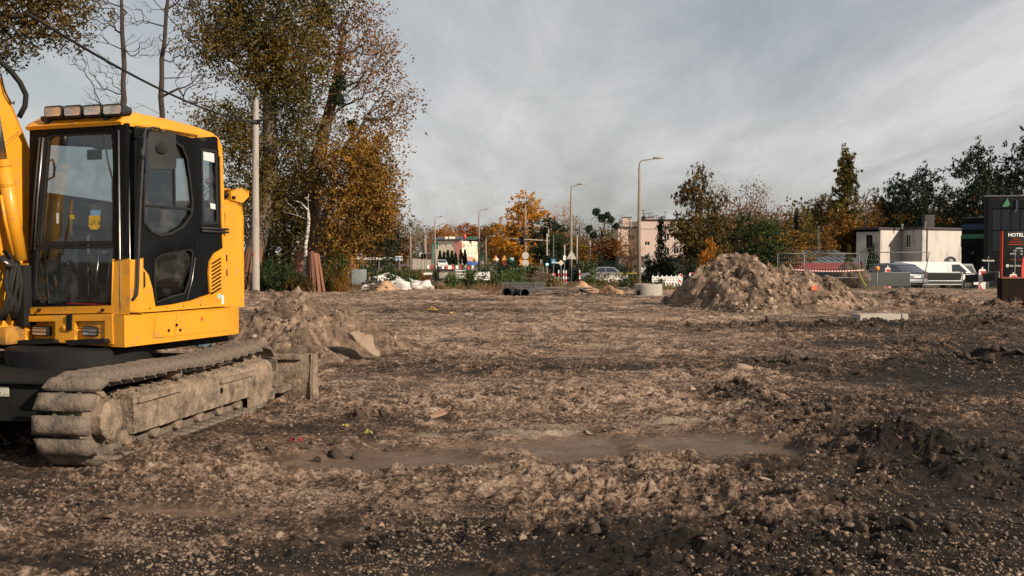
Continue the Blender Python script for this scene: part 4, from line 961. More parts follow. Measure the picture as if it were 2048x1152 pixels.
rod('boom_cylinder', [b3(8, 330, 1.05), b3(40, 520, 1.05)], 0.062, M['yellow'], n=20)
MB().tube([b3(6, 318, 1.05), b3(8.5, 332, 1.05)], 0.07, 20).build('cylinder_collar', M['yellow'], EX, XU, smooth_=True, auto=40)
MB().tube([b3(14, 366, 1.05), b3(15, 372, 1.05)], 0.067, 20).build('cylinder_collar', M['yellow'], EX, XU, smooth_=True, auto=40)
MB().tube([b3(-14, 200, 1.06), b3(6, 320, 1.05)], 0.035, 16).build('cylinder_rod', M['steel'], EX, XU, smooth_=True)
rod('grease_pipe', [b3(2, 390, 1.0), b3(10, 440, 0.99), b3(26, 510, 1.0)], 0.014, M['yellow'])
rod('hose', [b3(-22, 95, 1.28), b3(0, 122, 1.25), b3(20, 140, 1.22), b3(40, 165, 1.2), b3(52, 190, 1.2), b3(50, 212, 1.22), b3(38, 235, 1.26)], 0.024, M['rubber'], n=12)
rod('thin_pipe', [b3(2, 150, 1.17), b3(10, 185, 1.17), b3(22, 205, 1.17), b3(28, 208, 1.17), b3(28, 202, 1.17)], 0.007, M['rubber'])
random.seed(4)
for k in range(9):
    x0 = random.uniform(0, 25); a = [b3(x0 - 12 + random.uniform(-6, 6), 512 + random.uniform(-12, 10), 1.12), b3(x0 + 14, 520 + random.uniform(0, 20), 1.05), b3(x0 + random.uniform(2, 22), 565, 1.02 + random.uniform(0, .1)), b3(x0 + random.uniform(-8, 18), 610, 1.05), b3(x0 + random.uniform(-25, 10), 640, 1.12)]
    rod('hydraulic_hose', a, 0.015, M['rubber'], n=8)
rod('hose_fitting', [b3(8, 523, 1.0), b3(26, 534, 0.99)], 0.014, M['steel'])
MB().box((-0.25, 1.12, 0.79), (0.2, 1.62, 0.95)).build('boom_foot', mat('greasy_yellow', (0.35, 0.16, 0.02), 0.6, 0, dirt=(0.03, 0.025, 0.02), dirt_amt=0.6, dirt_scale=6), EX, XU, bevel=0.02)
MB().box((-0.1, 1.06, 0.95), (0.15, 1.16, 1.5)).build('boom_bracket', M['dsteel'], EX, XU, bevel=0.01)
# stick and bucket, beyond the left edge of the picture
MB().prism([[(-1.95, 4.6), (-2.25, 4.65), (-2.95, 1.4), (-2.7, 1.3)]], 1.22, 1.40, S3).build('stick', M['yellow'], EX, XU, bevel=0.02)
MB().prism([[(-2.6, 1.45), (-3.1, 1.5), (-3.4, 0.9), (-3.3, 0.35), (-2.9, 0.1), (-2.4, 0.2), (-2.5, 0.25), (-2.9, 0.3), (-3.1, 0.6), (-2.8, 1.0)]], 0.9, 1.7, S3).build('bucket', M['dsteel'], EX, XU, bevel=0.015)
# --- undercarriage -----------------------------------------------------
TL, TR_, TWD = 3.52, 0.33, 0.475
def path(t, sag=True):
    """stadium path: bottom run (toward far end), far turn, top run back, near turn. returns (x, z, angle)"""
    r = 0.305; s = TL - 2 * r - 0.08; per = 2 * s + 2 * math.pi * r; t = t % per
    if t < s: return (r + 0.04 + t, 0.035, 0.0)
    t -= s
    if t < math.pi * r:
        a = t / r; return (r + 0.04 + s + r * math.sin(a), 0.035 + r - r * math.cos(a), a)
    t -= math.pi * r
    if t < s:
        q = t / s; sg = -0.035 * math.sin(math.pi * q) ** 2 + 0.02 * math.exp(-((q - 0.6) / 0.12) ** 2) - 0.02 * q * 0 - 0.02 * (1 - q)
        return (r + 0.04 + s - t, 0.035 + 2 * r + sg, math.pi)
    t -= s; a = t / r
    return (r + 0.04 - r * math.sin(a), 0.035 + r + r * math.cos(a), math.pi + a)
PER = 2 * (TL - 0.61 - 0.08) + 2 * math.pi * 0.305
NS = 43
def shoe_mesh(seed):
    bm = bmesh.new(); L_s = PER / NS * 0.86; nx, ny = 6, 10
    top, bot = {}, {}
    for i in range(nx + 1):
        for j in range(ny + 1):
            u, v = i / nx * 2 - 1, j / ny * 2 - 1
            edge = max(abs(u) ** 2.8, abs(v) ** 10)
            zz = -0.056 * (1 - 0.9 * edge) - 0.006 * mnoise.noise(Vector((u * 2 + seed, v * 4, seed)))
            k = 1.0 + 0.05 * (abs(v) > 0.9) * 0
            x_ = u * L_s / 2 * (1 - 0.10 * (abs(v) ** 8)) + 0.004 * mnoise.noise(Vector((u * 3, v * 9 + seed, 2)))
            top[i, j] = bm.verts.new((x_, v * TWD / 2, zz)); bot[i, j] = bm.verts.new((x_ * 0.93, v * TWD / 2 * 0.98, 0.018))
    for i in range(nx):
        for j in range(ny):
            bm.faces.new((top[i, j], top[i + 1, j], top[i + 1, j + 1], top[i, j + 1])); bm.faces.new((bot[i, j + 1], bot[i + 1, j + 1], bot[i + 1, j], bot[i, j]))
    for i in range(nx):
        bm.faces.new((top[i + 1, 0], top[i, 0], bot[i, 0], bot[i + 1, 0])); bm.faces.new((top[i, ny], top[i + 1, ny], bot[i + 1, ny], bot[i, ny]))
    for j in range(ny):
        bm.faces.new((top[0, j], top[0, j + 1], bot[0, j + 1], bot[0, j])); bm.faces.new((top[nx, j + 1], top[nx, j], bot[nx, j], bot[nx, j + 1]))
    bmesh.ops.recalc_face_normals(bm, faces=bm.faces)
    me = bpy.data.meshes.new('track_shoe'); bm.to_mesh(me); bm.free(); me.materials.append(M['shoe'])
    me.polygons.foreach_set('use_smooth', [True] * len(me.polygons)); me.set_sharp_from_angle(angle=R(50)); return me
shoes = [shoe_mesh(k * 7.3) for k in range(4)]
for side_, y0 in (('r', TWD / 2), ('l', 2.36 - TWD / 2)):
    tr = None
    for k in range(NS):
        x, z, a = path((k + 0.3) * PER / NS)
        Mx = XL @ Matrix.Translation((x, y0, z)) @ Matrix.Rotation(-a + 0.075, 4, 'Y')
        o = link('track_shoe', shoes[(k * 3) % 4], EX); o.matrix_local = Mx
    # chain links inside the shoes
    ch = MB()
    for k in range(NS):
        x, z, a = path((k + 0.8) * PER / NS); Mx = Matrix.Translation((x, y0, z)) @ Matrix.Rotation(-a, 4, 'Y')
        for dy in (-0.07, 0.07): ch.cbox((0, dy, 0.045), (PER / NS * 1.02, 0.03, 0.06), Mx)
    o = ch.build('track_chain', M['shoe'], EX, XL)
    # frame: outer box, sloping top with caked mud
    yo = y0 - 0.19
    if side_ == 'r':
        P = lambda px, py: tp(px, py, 0.06)
        out = [P(266, 868), P(400, 836), P(545, 797), P(549, 742), P(400, 762), P(268, 806)]
    else: out = [(0.62, 0.17), (2.75, 0.17), (2.75, 0.47), (0.62, 0.47)]
    zs = [p[1] for p in out]; x0_, x1_ = out[0][0], out[2][0]; zb0, zt0 = out[0][1], out[-1][1]
    fr = MB()
    nn = 44
    vs, fs = [], []
    for i in range(nn + 1):
        u = i / nn; x = x0_ + (x1_ - x0_) * u; n_ = lambda s_, k_: 0.010 * mnoise.noise(Vector((x * 9, s_ * 3.1, k_))) + 0.004 * mnoise.noise(Vector((x * 30, s_ * 9.1, k_)))
        zb_ = 0.165 + n_(1, 0) * 0.5; zt_ = 0.44
        prof = [(0.055 + n_(2, 1), zb_), (0.050 + n_(3, 2) * 0.6, 0.24), (0.050 + n_(4, 3) * 0.6, 0.31), (0.052 + n_(5, 1) * 0.6, 0.38), (0.058 + n_(6, 2), zt_ + n_(6, 5)), (0.10 + n_(7, 3), zt_ + 0.035 + 2.2 * n_(7, 5)), (0.16, zt_ + 0.055 + 3 * n_(8, 5)), (0.23, zt_ + 0.07 + 2 * n_(9, 5)), (0.33, zt_ + 0.03), (0.41, zt_ - 0.05), (0.41, zb_)]
        for (y_, z_) in prof: vs.append((x, (y_ if side_ == 'r' else y_ + 1.89), z_))
    kk = 11
    for i in range(nn):
        for j in range(kk):
            j2 = (j + 1) % kk; fs.append((i * kk + j, i * kk + j2, (i + 1) * kk + j2, (i + 1) * kk + j))
    fr.add(vs, fs); fr.f.append(tuple(range(kk))); fr.f.append(tuple(nn * kk + q for q in range(kk)))
    tf = fr.build('track_frame', M['mud'], EX, XL, smooth_=True, auto=45)
    if side_ == 'r':
        L0 = lambda px, py: tp(px, py, 0.03)
        for (a, b_) in ((L0(278, 803), L0(365, 779)), (L0(443, 765), L0(508, 748))):
            MB().prism([[(a[0], a[1] - 0.01), (b_[0], b_[1] - 0.01), (b_[0], b_[1] + 0.035), (a[0], a[1] + 0.035)]], 0.025, 0.06, S3).build('frame_ledge', M['mud'], tf, XL, bevel=0.006)
        a = L0(446, 781); MB().cbox((a[0], 0.044, a[1]), (0.03, 0.02, 0.05)).build('frame_hole', M['black'], tf, XL, bevel=0.006)
    # rollers
    def wheel(name, x, z, r, w, yc, mt=M['mud'], hub=True, n=28):
        Mx = Matrix.Translation((x, yc, z)) @ Matrix.Rotation(R(90), 4, 'X')
        pr = [(r * 0.3, -w / 2), (r * 0.93, -w / 2), (r, -w / 2 + 0.012), (r, w / 2 - 0.012), (r * 0.93, w / 2), (r * 0.8, w / 2), (r * 0.76, w / 2 - 0.015), (r * 0.5, w / 2 - 0.012), (r * 0.45, w / 2 + 0.012), (r * 0.1, w / 2 + 0.012)] if hub else [(r * 0.3, -w / 2), (r * 0.92, -w / 2), (r, -w / 2 + 0.012), (r, w / 2 - 0.012), (r * 0.9, w / 2), (r * 0.3, w / 2 + 0.01)]
        return MB().lathe(pr, n, Mx).build(name, mt, EX, XL, smooth_=True, auto=35)
    wheel('idler_wheel', 0.345, 0.34, 0.245, 0.16, y0)
    wheel('idler_hub_cover', 0.42, 0.33, 0.155, 0.10, y0 - 0.135, hub=False)
    wheel('drive_sprocket', TL - 0.345, 0.345, 0.235, 0.12, y0 - 0.02)
    wheel('drive_hub', TL - 0.345, 0.345, 0.14, 0.26, y0 - 0.04)
    wheel('carrier_roller', 1.55, 0.555, 0.055, 0.16, y0 - 0.06, hub=False, n=16)
    for k in range(6): wheel('track_roller', 0.75 + k * 0.40, 0.135, 0.075, 0.26, y0, hub=False, n=16)
# front plate of the far end of the frame
MB().prism([[tp(500, 765, 0.05), tp(549, 748, 0.05), tp(549, 800, 0.05), tp(535, 818, 0.05), tp(500, 822, 0.05)]], 0.05, 0.075, S3).build('sprocket_guard', M['mud'], EX, XL, bevel=0.006)
# car body between the tracks
body = MB().box((0.75, 0.47, 0.28), (2.65, 1.9, 0.62)).build('car_body', M['dsteel'], EX, XL, bevel=0.03)
MB().lathe([(0.62, 0.60), (0.62, 0.76), (0.58, 0.78)], 32, Matrix.Translation((1.75, 1.18, 0))).build('swing_ring', M['dsteel'], EX, XL, smooth_=True, auto=40)
g0 = LF.inverted() @ at(0, 700, 8.6)
cbx = MB().box((0.35, 0.50, 0.33), (0.75, 2.0, 0.60)); cbx.box((0.30, 0.50, 0.60), (0.80, 2.05, 0.625)); cbx.box((0.30, 0.50, 0.31), (0.78, 2.05, 0.335))
cbx.build('front_beam', M['dsteel'], EX, XL, bevel=0.008)
p_ = hit(LF, 0, 0.345, 4, 783); MB().cbox((0.343, p_.y, p_.z), (0.006, 0.12, 0.075)).build('sticker', mat('worn_sticker', (0.45, 0.43, 0.36), 0.7, 0, dirt=(0.1, 0.09, 0.07), dirt_amt=0.4, dirt_scale=25), EX, XL)
# dozer blade at the far end
bx = TL + 0.42
def blade():
    prof = [(0.0, -0.02), (-0.035, 0.06), (-0.055, 0.20), (-0.045, 0.36), (0.0, 0.50), (0.03, 0.50), (-0.01, 0.36), (-0.02, 0.20), (0.0, 0.06), (0.04, -0.03)]
    bl = MB().prism([[(bx + p[0], p[1]) for p in prof]], -0.21, 2.7, S3).build('dozer_blade', M['mud'], EX, XL, smooth_=False, bevel=0.004)
    MB().prism([[(bx - 0.06, -0.04), (bx + 0.15, -0.06), (bx + 0.10, 0.1), (bx + 0.09, 0.49), (bx - 0.03, 0.51), (bx - 0.075, 0.2)]], -0.235, -0.21, S3).build('blade_end_plate', M['mud'], bl, XL, bevel=0.004)
    MB().box((bx - 0.075, -0.1, 0.44), (bx - 0.01, 2.5, 0.49)).build('blade_rib', M['mud'], bl, XL, bevel=0.006)
    for y_ in (0.55, 1.75): MB().box((TL - 0.9, y_, 0.16), (bx - 0.02, y_ + 0.12, 0.30)).build('blade_arm', M['mud'], bl, XL, bevel=0.01)
    MB().box((bx - 0.3, 0.02, 0.10), (bx - 0.02, 0.35, 0.17)).build('blade_step', M['mud'], bl, XL, bevel=0.01)
blade()
def caked():
    r = np.random.default_rng(3); n = 420; P = []; S = []
    for k in range(n):
        x = r.uniform(.62, TL - .7); q = r.uniform(0, 1)
        if q < .62: P.append((x, r.uniform(.07, .22), .455 + r.uniform(0, .05))); S.append(.008 + .012 * r.random() ** 2)
        else: P.append((x, .05, r.uniform(.17, .44))); S.append(.004 + .007 * r.random() ** 2)
    me = scatter_mesh('caked_mud', np.array(P), np.array(S), ROCKS, M['mud'], 4); o = link('caked_mud', me, EX); o.matrix_local = XL; tag(o, kind='stuff')
caked()
for k in range(9):
    x_, z_ = sp(300 + k * 17, 617 - k * 1.1, -.02) if k < 8 else sp(449, 470, -.02); MB().lathe([(.007, 0), (.007, .004)], 8, Matrix.Translation((x_, -.016, z_)) @ Matrix.Rotation(R(90), 4, 'X')).build('bolt', M['dsteel'], EX, XU) if k % 2 == 0 else None
# blue scrap lying behind the tracks
blue = mat('faded_blue_paint', (0.04, 0.13, 0.20), 0.6, 0, col2=(0.07, 0.17, 0.24), nscale=6, dirt=(0.2, 0.15, 0.1), dirt_amt=0.35)
def scrap(a, b_, w, name, label, D):
    p, q = at(*a, D), at(*b_, D); c = (p + q) / 2; L3 = (q - p).length
    o = MB().box((-L3 / 2, -0.05, -w / 2), (L3 / 2, 0.05, -w / 2 + 0.02)).box((-L3 / 2, -0.05, -w / 2), (L3 / 2, -0.03, w / 2)).build(name, blue, None, bevel=0.004, loc=c, rot=(0, -math.atan2(q.z - p.z, q.x - p.x), 0)); tag(o, label, 'scrap metal')
scrap((284, 690), (318, 680), 0.10, 'scrap_profile', 'short faded blue metal profile lying under the front of the yellow counterweight', 11.6)
scrap((405, 688), (428, 668), 0.13, 'scrap_profile', 'faded blue metal profile leaning up between track and yellow counterweight', 11.6)
scrap((365, 664), (400, 690), 0.05, 'scrap_profile', 'thin dark blue metal strip sloping down beneath the yellow counterweight', 11.8)
lone = lambda: None
for (px, py, s_, lab, f_) in ((330, 685, 0.09, 'pale angular stone seen between the track and the yellow counterweight', 0.6), (302, 690, 0.07, 'small white stone beside the blue profile under the counterweight', 0.7)):
    p = at(px, py, 11.5); v, f = rock_base(700 + px, 2, 0.3, f_); tag(link('rock', np_mesh('rock', v, f, M['stone']), None, tuple(p), (0.3, 0.2, 1), (s_, s_, s_)), lab, 'rock')
# ================================================================== TREES
def skeleton(trunk, targets, step=0.7, r_tip=0.012, expo=2.3, seed=0, up=0.15, r_scale=1.0, max_r=None):
    """grow limbs from a trunk polyline to scattered targets; returns (nodes, parent, radius, tip list)"""
    r = np.random.default_rng(seed)
    nodes, par = [], []
    pts = [np.array(p, float) for p in trunk]; last = -1
    for i in range(len(pts) - 1):
        n = max(1, int(np.linalg.norm(pts[i + 1] - pts[i]) / step))
        for k in range(n):
            p = pts[i] + (pts[i + 1] - pts[i]) * (k / n) + (r.normal(0, 0.04 * step, 3) if i + k else 0)
            nodes.append(p); par.append(last); last = len(nodes) - 1
    nodes.append(pts[-1]); par.append(last); ntr = len(nodes)
    T = np.array(targets, float)
    zmin = nodes[0][2] + 0.22 * (pts[-1][2] - pts[0][2])
    tr = np.array(nodes)
    d0 = np.array([np.min(np.linalg.norm(tr - t, axis=1)) for t in T])
    A = np.zeros((len(nodes) + len(T) * 14 + 50, 3)); A[:ntr] = tr; cnt = ntr
    dist = np.zeros(len(A)); 
    for i in range(1, ntr): dist[i] = dist[par[i]] + np.linalg.norm(A[i] - A[par[i]])
    tips = []
    for ti in np.argsort(d0):
        t = T[ti]; B = A[:cnt]
        v = t - B; d = np.linalg.norm(v, axis=1)
        cost = d * (1 + 0.9 * np.clip((B[:, 2] - t[2] + 0.25 * d) / (d + 1e-6), 0, 1)) + 0.10 * dist[:cnt]
        cost[B[:, 2] < zmin] += 50
        j = int(np.argmin(cost)); L = d[j]; n = int(np.clip(L / step, 1, 12))
        side_ = r.normal(0, 0.10 * L, 3); prev = j
        for k in range(1, n + 1):
            s = k / n; p = A[j] + (t - A[j]) * s + side_ * math.sin(math.pi * s) * 0.6 + np.array([0, 0, -up * L * math.sin(math.pi * s)]) + (r.normal(0, 0.05 * step, 3) if k < n else 0)
            if cnt >= len(A): break
            A[cnt] = p; par.append(prev); dist[cnt] = dist[prev] + np.linalg.norm(p - A[prev]); prev = cnt; cnt += 1
        tips.append(prev)
    A = A[:cnt]; par = np.array(par[:cnt]); load = np.zeros(cnt)
    isch = np.zeros(cnt, bool); isch[par[par >= 0]] = True
    load[~isch] = 1
    for i in range(cnt - 1, 0, -1): load[par[i]] += load[i]
    rad = r_tip * np.maximum(load, 1) ** (1 / expo) * r_scale
    if max_r: rad = np.minimum(rad, max_r)
    return A, par, rad, tips
def limb_mesh(name, A, par, rad, mt, min_r=0.0, thick=None, flare=1.35):
    n = len(A); kids = [[] for _ in range(n)]
    for i in range(1, n): kids[par[i]].append(i)
    mb_v, mb_f, off = [], [], 0
    stack = [(0, -1)]
    while stack:
        s, pr = stack.pop()
        chain = [pr] if pr >= 0 else []
        c = s
        while True:
            chain.append(c)
            if not kids[c]: break
            ks = sorted(kids[c], key=lambda k: -rad[k])
            for k in ks[1:]: stack.append((k, c))
            c = ks[0]
        P = A[chain]; rr = rad[chain].copy()
        if pr >= 0: rr[0] = min(rr[0], rr[1] * 1.25)
        if len(chain) < 2: continue
        if rr.max() < min_r: continue
        rr[-1] *= 0.5
        if pr < 0: rr[0] *= flare
        sides = 12 if rr.max() > 0.15 else (6 if rr.max() > 0.05 else 3)
        t = np.gradient(P, axis=0); t /= np.linalg.norm(t, axis=1)[:, None] + 1e-9
        ref = np.array([0.31, 0.95, 0.05]); u = np.cross(t, ref); u /= np.linalg.norm(u, axis=1)[:, None] + 1e-9; w = np.cross(t, u)
        an = np.arange(sides) / sides * 2 * np.pi
        ring = P[:, None, :] + rr[:, None, None] * (np.cos(an)[None, :, None] * u[:, None, :] + np.sin(an)[None, :, None] * w[:, None, :])
        m_ = len(chain); mb_v.append(ring.reshape(-1, 3))
        i0 = np.arange(m_ - 1)[:, None] * sides; k0 = np.arange(sides)[None, :]; k1 = (k0 + 1) % sides
        mb_f.append(np.stack([i0 + k0, i0 + k1, i0 + sides + k1, i0 + sides + k0], -1).reshape(-1, 4) + off); off += m_ * sides
    return np_mesh(name, np.concatenate(mb_v), np.concatenate(mb_f), mt, True)
def leaf_mesh(name, centers, n_per, sigma, size, mt, seed=0, droop=0.0, flat=1.0, sub=1):
    r = np.random.default_rng(seed); c = np.asarray(centers, float)
    if sub > 1: c = np.repeat(c, sub, 0); c = c + r.normal(0, sigma, c.shape); n_per = max(1, n_per // sub); sigma = sigma * 0.30
    c = np.repeat(c, n_per, 0)
    c = c + r.normal(0, 1, c.shape) * np.array([sigma, sigma, sigma * flat]); n = len(c)
    u = r.normal(0, 1, (n, 3)); u /= np.linalg.norm(u, axis=1)[:, None]; q = r.normal(0, 1, (n, 3)); w = np.cross(u, q); w /= np.linalg.norm(w, axis=1)[:, None]
    s = size * r.uniform(0.6, 1.3, (n, 1)); u = u * s; w = w * s * 0.62
    u[:, 2] -= droop * s[:, 0]
    V = np.stack([c - u, c + w, c + u, c - w], 1).reshape(-1, 3)
    return np_mesh(name, V, np.arange(n * 4).reshape(-1, 4), mt, False)
def ball_points(r, n, c, rad, shell=0.45):
    d = r.normal(0, 1, (n, 3)); d /= np.linalg.norm(d, axis=1)[:, None]
    k = r.uniform(shell ** 3, 1, (n, 1)) ** (1 / 3)
    return np.array(c) + d * k * np.array(rad)
def photo_tree(name, D, trunk, blobs, leaf, bark, label, cat='tree', n_leaf=60, sigma=0.35, lsize=0.075, seed=0, r_trunk=0.3, group=None, step=0.7, r_tip=0.012, up=0.12, depth=0.8, extra=None, z0=None, leafy=1.0):
    """trunk: [(px, py)], blobs: [(px, py, rx_px, ry_px, n_targets, leaf factor[, dy])] at distance D"""
    base = at(trunk[0][0], trunk[0][1], D); base.z = bz(D) - 0.1 if z0 is None else z0
    tp_ = [base] + [at(p[0], p[1], D + (p[2] if len(p) > 2 else 0)) for p in trunk[1:]]
    tl = [np.array(p - base) for p in tp_]
    r = np.random.default_rng(seed); T, LF_ = [], []
    for b_ in blobs:
        c = at(b_[0], b_[1], D) - base; rx, ry = b_[2] * D / F_PX, b_[3] * D / F_PX
        dy = b_[6] if len(b_) > 6 else 0
        p = ball_points(r, b_[4], (c.x, c.y + dy, c.z), (rx, max(rx, ry) * depth, ry)); T.append(p); LF_.append(np.full(len(p), b_[5] * leafy))
    T = np.concatenate(T); LF_ = np.concatenate(LF_)
    A, par, rad, tips = skeleton(tl, T, step, r_tip, 2.3, seed, up)
    k = r_trunk / rad[0]; rad = np.where(rad > r_tip * 1.5, rad * (1 + (k - 1) * np.clip((rad - r_tip) / (rad[0] - r_tip), 0, 1) ** 1.3), rad)
    root = empty(name, base, 0, label, cat, group)
    link('trunk', limb_mesh('trunk', A, par, rad, bark), root)
    sel = r.uniform(0, 1, len(T)) < LF_
    cen = T[sel]
    # some leaves back along the twigs
    if len(cen):
        link('crown', leaf_mesh('crown', cen, int(n_leaf * 1.15), sigma * 1.1, lsize * 0.75, leaf, seed, sub=6), root)
    return root

# the leaning tree group at left, about 45 m away
photo_tree('autumn_tree', 45, [(492, 575), (505, 520), (522, 450), (536, 380), (543, 300), (541, 210), (512, 120), (480, 60), (455, -40)],
    [(430, -20, 80, 70, 80, 1), (480, 90, 75, 60, 95, 1), (560, 30, 110, 90, 150, 1), (545, 170, 60, 55, 60, .9), (590, 120, 60, 70, 70, 1), (450, 250, 60, 42, 55, .9), (500, 310, 55, 45, 60, .9), (590, 230, 50, 60, 60, .9), (600, 330, 50, 60, 60, .9), (540, 400, 60, 55, 60, .95), (410, 90, 35, 28, 22, .9), (640, -60, 130, 60, 60, 1)],
    L_['olive'], M['bark3'], 'tall leaning autumn tree right of the cab, its crown filling the picture top', n_leaf=72, sigma=0.38, lsize=0.085, seed=11, r_trunk=0.42)
photo_tree('autumn_tree', 47, [(632, 575), (628, 500), (625, 420), (628, 340), (650, 260), (668, 190), (680, 120), (690, 60)],
    [(700, 60, 75, 60, 90, .85), (760, 130, 60, 60, 75, .8), (790, 210, 42, 50, 50, .8), (755, 260, 60, 35, 50, .75), (690, 170, 60, 60, 70, .6), (650, 90, 60, 70, 60, .8), (670, 10, 80, 50, 60, .8), (665, 260, 50, 60, 50, .65), (610, 300, 40, 60, 40, .8)],
    L_['gold'], M['bark3'], 'tall spreading golden brown tree with fine open crown, right of the leaning tree', n_leaf=26, sigma=0.32, lsize=0.085, seed=12, r_trunk=0.36, r_tip=0.014)
photo_tree('autumn_tree', 44, [(640, 578), (636, 520), (640, 470), (650, 420), (670, 370)],
    [(700, 330, 55, 45, 70, 1), (750, 370, 45, 42, 65, 1), (715, 420, 60, 50, 90, 1), (765, 430, 25, 40, 30, 1), (690, 480, 50, 35, 45, 1), (735, 300, 40, 28, 30, 1)],
    L_['gold'], M['bark'], 'rusty orange tree with dense low crown at the foot of the tall golden tree', n_leaf=62, sigma=0.36, lsize=0.085, seed=13, r_trunk=0.26)
photo_tree('autumn_tree', 56, [(703, 575), (700, 530), (702, 480), (712, 440)],
    [(745, 440, 45, 45, 60, 1), (775, 470, 28, 35, 30, 1), (700, 470, 40, 40, 40, 1), (770, 510, 16, 14, 8, 1)],
    L_['dark'], M['bark2'], 'dark leafy tree leaning right at the right end of the tree group', n_leaf=60, sigma=0.36, lsize=0.09, seed=14, r_trunk=0.3)
photo_tree('autumn_tree', 52, [(575, 575), (572, 500), (568, 430)],
    [(560, 410, 60, 70, 80, 1), (530, 480, 50, 60, 60, 1), (620, 480, 60, 60, 80, 1), (470, 420, 30, 80, 40, 1), (650, 530, 60, 35, 40, 1), (640, 400, 50, 60, 70, 1)],
    L_['olive'], M['bark2'], 'dark olive tree filling the gap behind the concrete pole', n_leaf=60, sigma=0.4, lsize=0.095, seed=15, r_trunk=0.3)
# birch
photo_tree('birch_tree', 43, [(612, 585), (608, 540), (611, 510), (612, 490), (616, 460), (618, 420), (616, 395)],
    [(575, 410, 16, 20, 8, 0), (593, 415, 10, 20, 5, 0), (617, 395, 8, 14, 5, .4)], L_['gold'], M['birch'], 'slim white forked birch in front of the dark tree trunks', n_leaf=10, sigma=0.2, lsize=0.06, seed=16, r_trunk=0.075, r_tip=0.014, step=0.4)
# two dark bare trees behind the cab
for i, (bx_, tp2, lab) in enumerate((((247), [(247, 590), (247, 400), (248, 200), (247, 100), (243, 0), (240, -120), (238, -220)], 'dark bare trunk with twiggy branches rising behind the cab roof lamps'),
        ((322), [(322, 590), (322, 400), (322, 230), (324, 120), (334, 20), (345, -80), (352, -200)], 'dark bare tree standing right of the similar bare trunk, above the cab roof'))):
    s = -1 if i == 0 else 1
    rr = np.random.default_rng(30 + i); bl = []
    for k in range(11):
        yy = 190 - k * 33; xx = tp2[0][0] + (rr.uniform(25, 85) * (1 if rr.uniform() < (0.35 if i == 0 else 0.62) else -1))
        bl.append((xx, yy, 46, 30, 80, 0.0 if k < 6 else 0.06))
    bl += [(tp2[0][0] - 50, 210, 20, 8, 6, 0), (tp2[0][0] + 70 * s, 150, 22, 10, 8, 0)]
    photo_tree('bare_tree', 30, tp2, bl, L_['rust'], M['bark2'], lab, n_leaf=9, sigma=0.25, lsize=0.06, seed=31 + i, r_trunk=0.085, r_tip=0.0055, step=0.4, up=0.05, depth=0.6)
# foliage hanging in at the top left, from a tree whose trunk stands outside the picture
photo_tree('overhanging_tree', 24, [(-260, 640), (-250, 300), (-200, 60), (-120, -60), (0, -90)],
    [(20, -10, 70, 45, 60, 1), (110, -10, 60, 40, 45, 1), (40, 60, 50, 38, 34, 1), (120, 50, 45, 30, 24, .9), (175, 25, 22, 25, 12, .8), (10, 100, 24, 26, 16, .9), (-60, 0, 70, 60, 50, 1), (-250, -50, 120, 90, 70, 1), (150, 85, 12, 12, 5, .8)],
    L_['olive'], M['bark2'], 'dark olive foliage of a tree hanging into the top left corner', n_leaf=42, sigma=0.20, lsize=0.052, seed=40, r_trunk=0.25, step=0.5)
# trunk guards of upright boards
def guard(px, D, r_, h, n, label, lean=0.0):
    b = at(px, 560, D); root = empty('trunk_guard', (b.x, b.y, bz(D) - 0.05), 0, label, 'tree guard', 'board guards round the tree trunks')
    me = None
    for k in range(n):
        a = 2 * math.pi * k / n + 0.2
        if me is None:
            me = MB().box((-0.065, -0.014, 0), (0.065, 0.014, h)).build('plank', M['plank'], root); o = me
        else: o = link('plank', me.data, root)
        o.location = (math.cos(a) * r_, math.sin(a) * r_, random.uniform(-.08, .03)); o.rotation_euler = (R(-8) * math.sin(a) + lean * 0, R(8) * math.cos(a) + lean, a + math.pi / 2 if False else 0)
        o.rotation_euler = (0, lean, 0) if False else (Matrix.Rotation(lean, 3, 'Y') @ Matrix.Rotation(a + math.pi / 2, 3, 'Z') @ Matrix.Rotation(R(-5), 3, 'X')).to_euler()
guard(497, 44.6, 0.50, 2.0, 12, 'reddish boards strapped round the leaning trunk just left of the concrete pole', R(8))
guard(600, 44.5, 0.42, 1.9, 11, 'reddish board guard round the trunk behind the birch', R(6))
guard(634, 42.5, 0.36, 1.75, 10, 'orange-brown upright boards round the trunk just right of the birch', R(-4))
guard(700, 55, 0.42, 1.6, 10, 'rightmost board guard, round the dark trunk at the end of the tree group')

# ------------------------------------------------------------------ background trees: one of each kind, then copies
def proto(name, blobs, trunk_h, leaf, bark, n_leaf, sigma, lsize, seed, r_trunk, r_tip=0.02, leafy=1.0, step=1.0, up=0.1, forks=None):
    r = np.random.default_rng(seed); T, LF_ = [], []
    for (x, y, z, rx, rz, n, lf) in blobs:
        T.append(ball_points(r, n, (x, y, z), (rx, rx, rz), 0.35)); LF_.append(np.full(n, lf))
    T = np.concatenate(T); LF_ = np.concatenate(LF_) * leafy
    A, par, rad, tips = skeleton(forks or [(0, 0, 0), (0.1, 0, trunk_h * 0.5), (0, 0.1, trunk_h)], T, step, r_tip, 2.3, seed, up)
    k = r_trunk / rad[0]; rad = rad * (1 + (k - 1) * np.clip((rad - r_tip) / (rad[0] - r_tip), 0, 1) ** 0.6)
    root = empty(name, (0, -400, -60)); link('trunk', limb_mesh('trunk', A, par, rad, bark), root)
    sel = r.uniform(0, 1, len(T)) < LF_
    if sel.any(): link('crown', leaf_mesh('crown', T[sel], int(n_leaf * 1.2), sigma, lsize * 0.85, leaf, seed, sub=4 if n_leaf > 15 else 1), root)
    return root
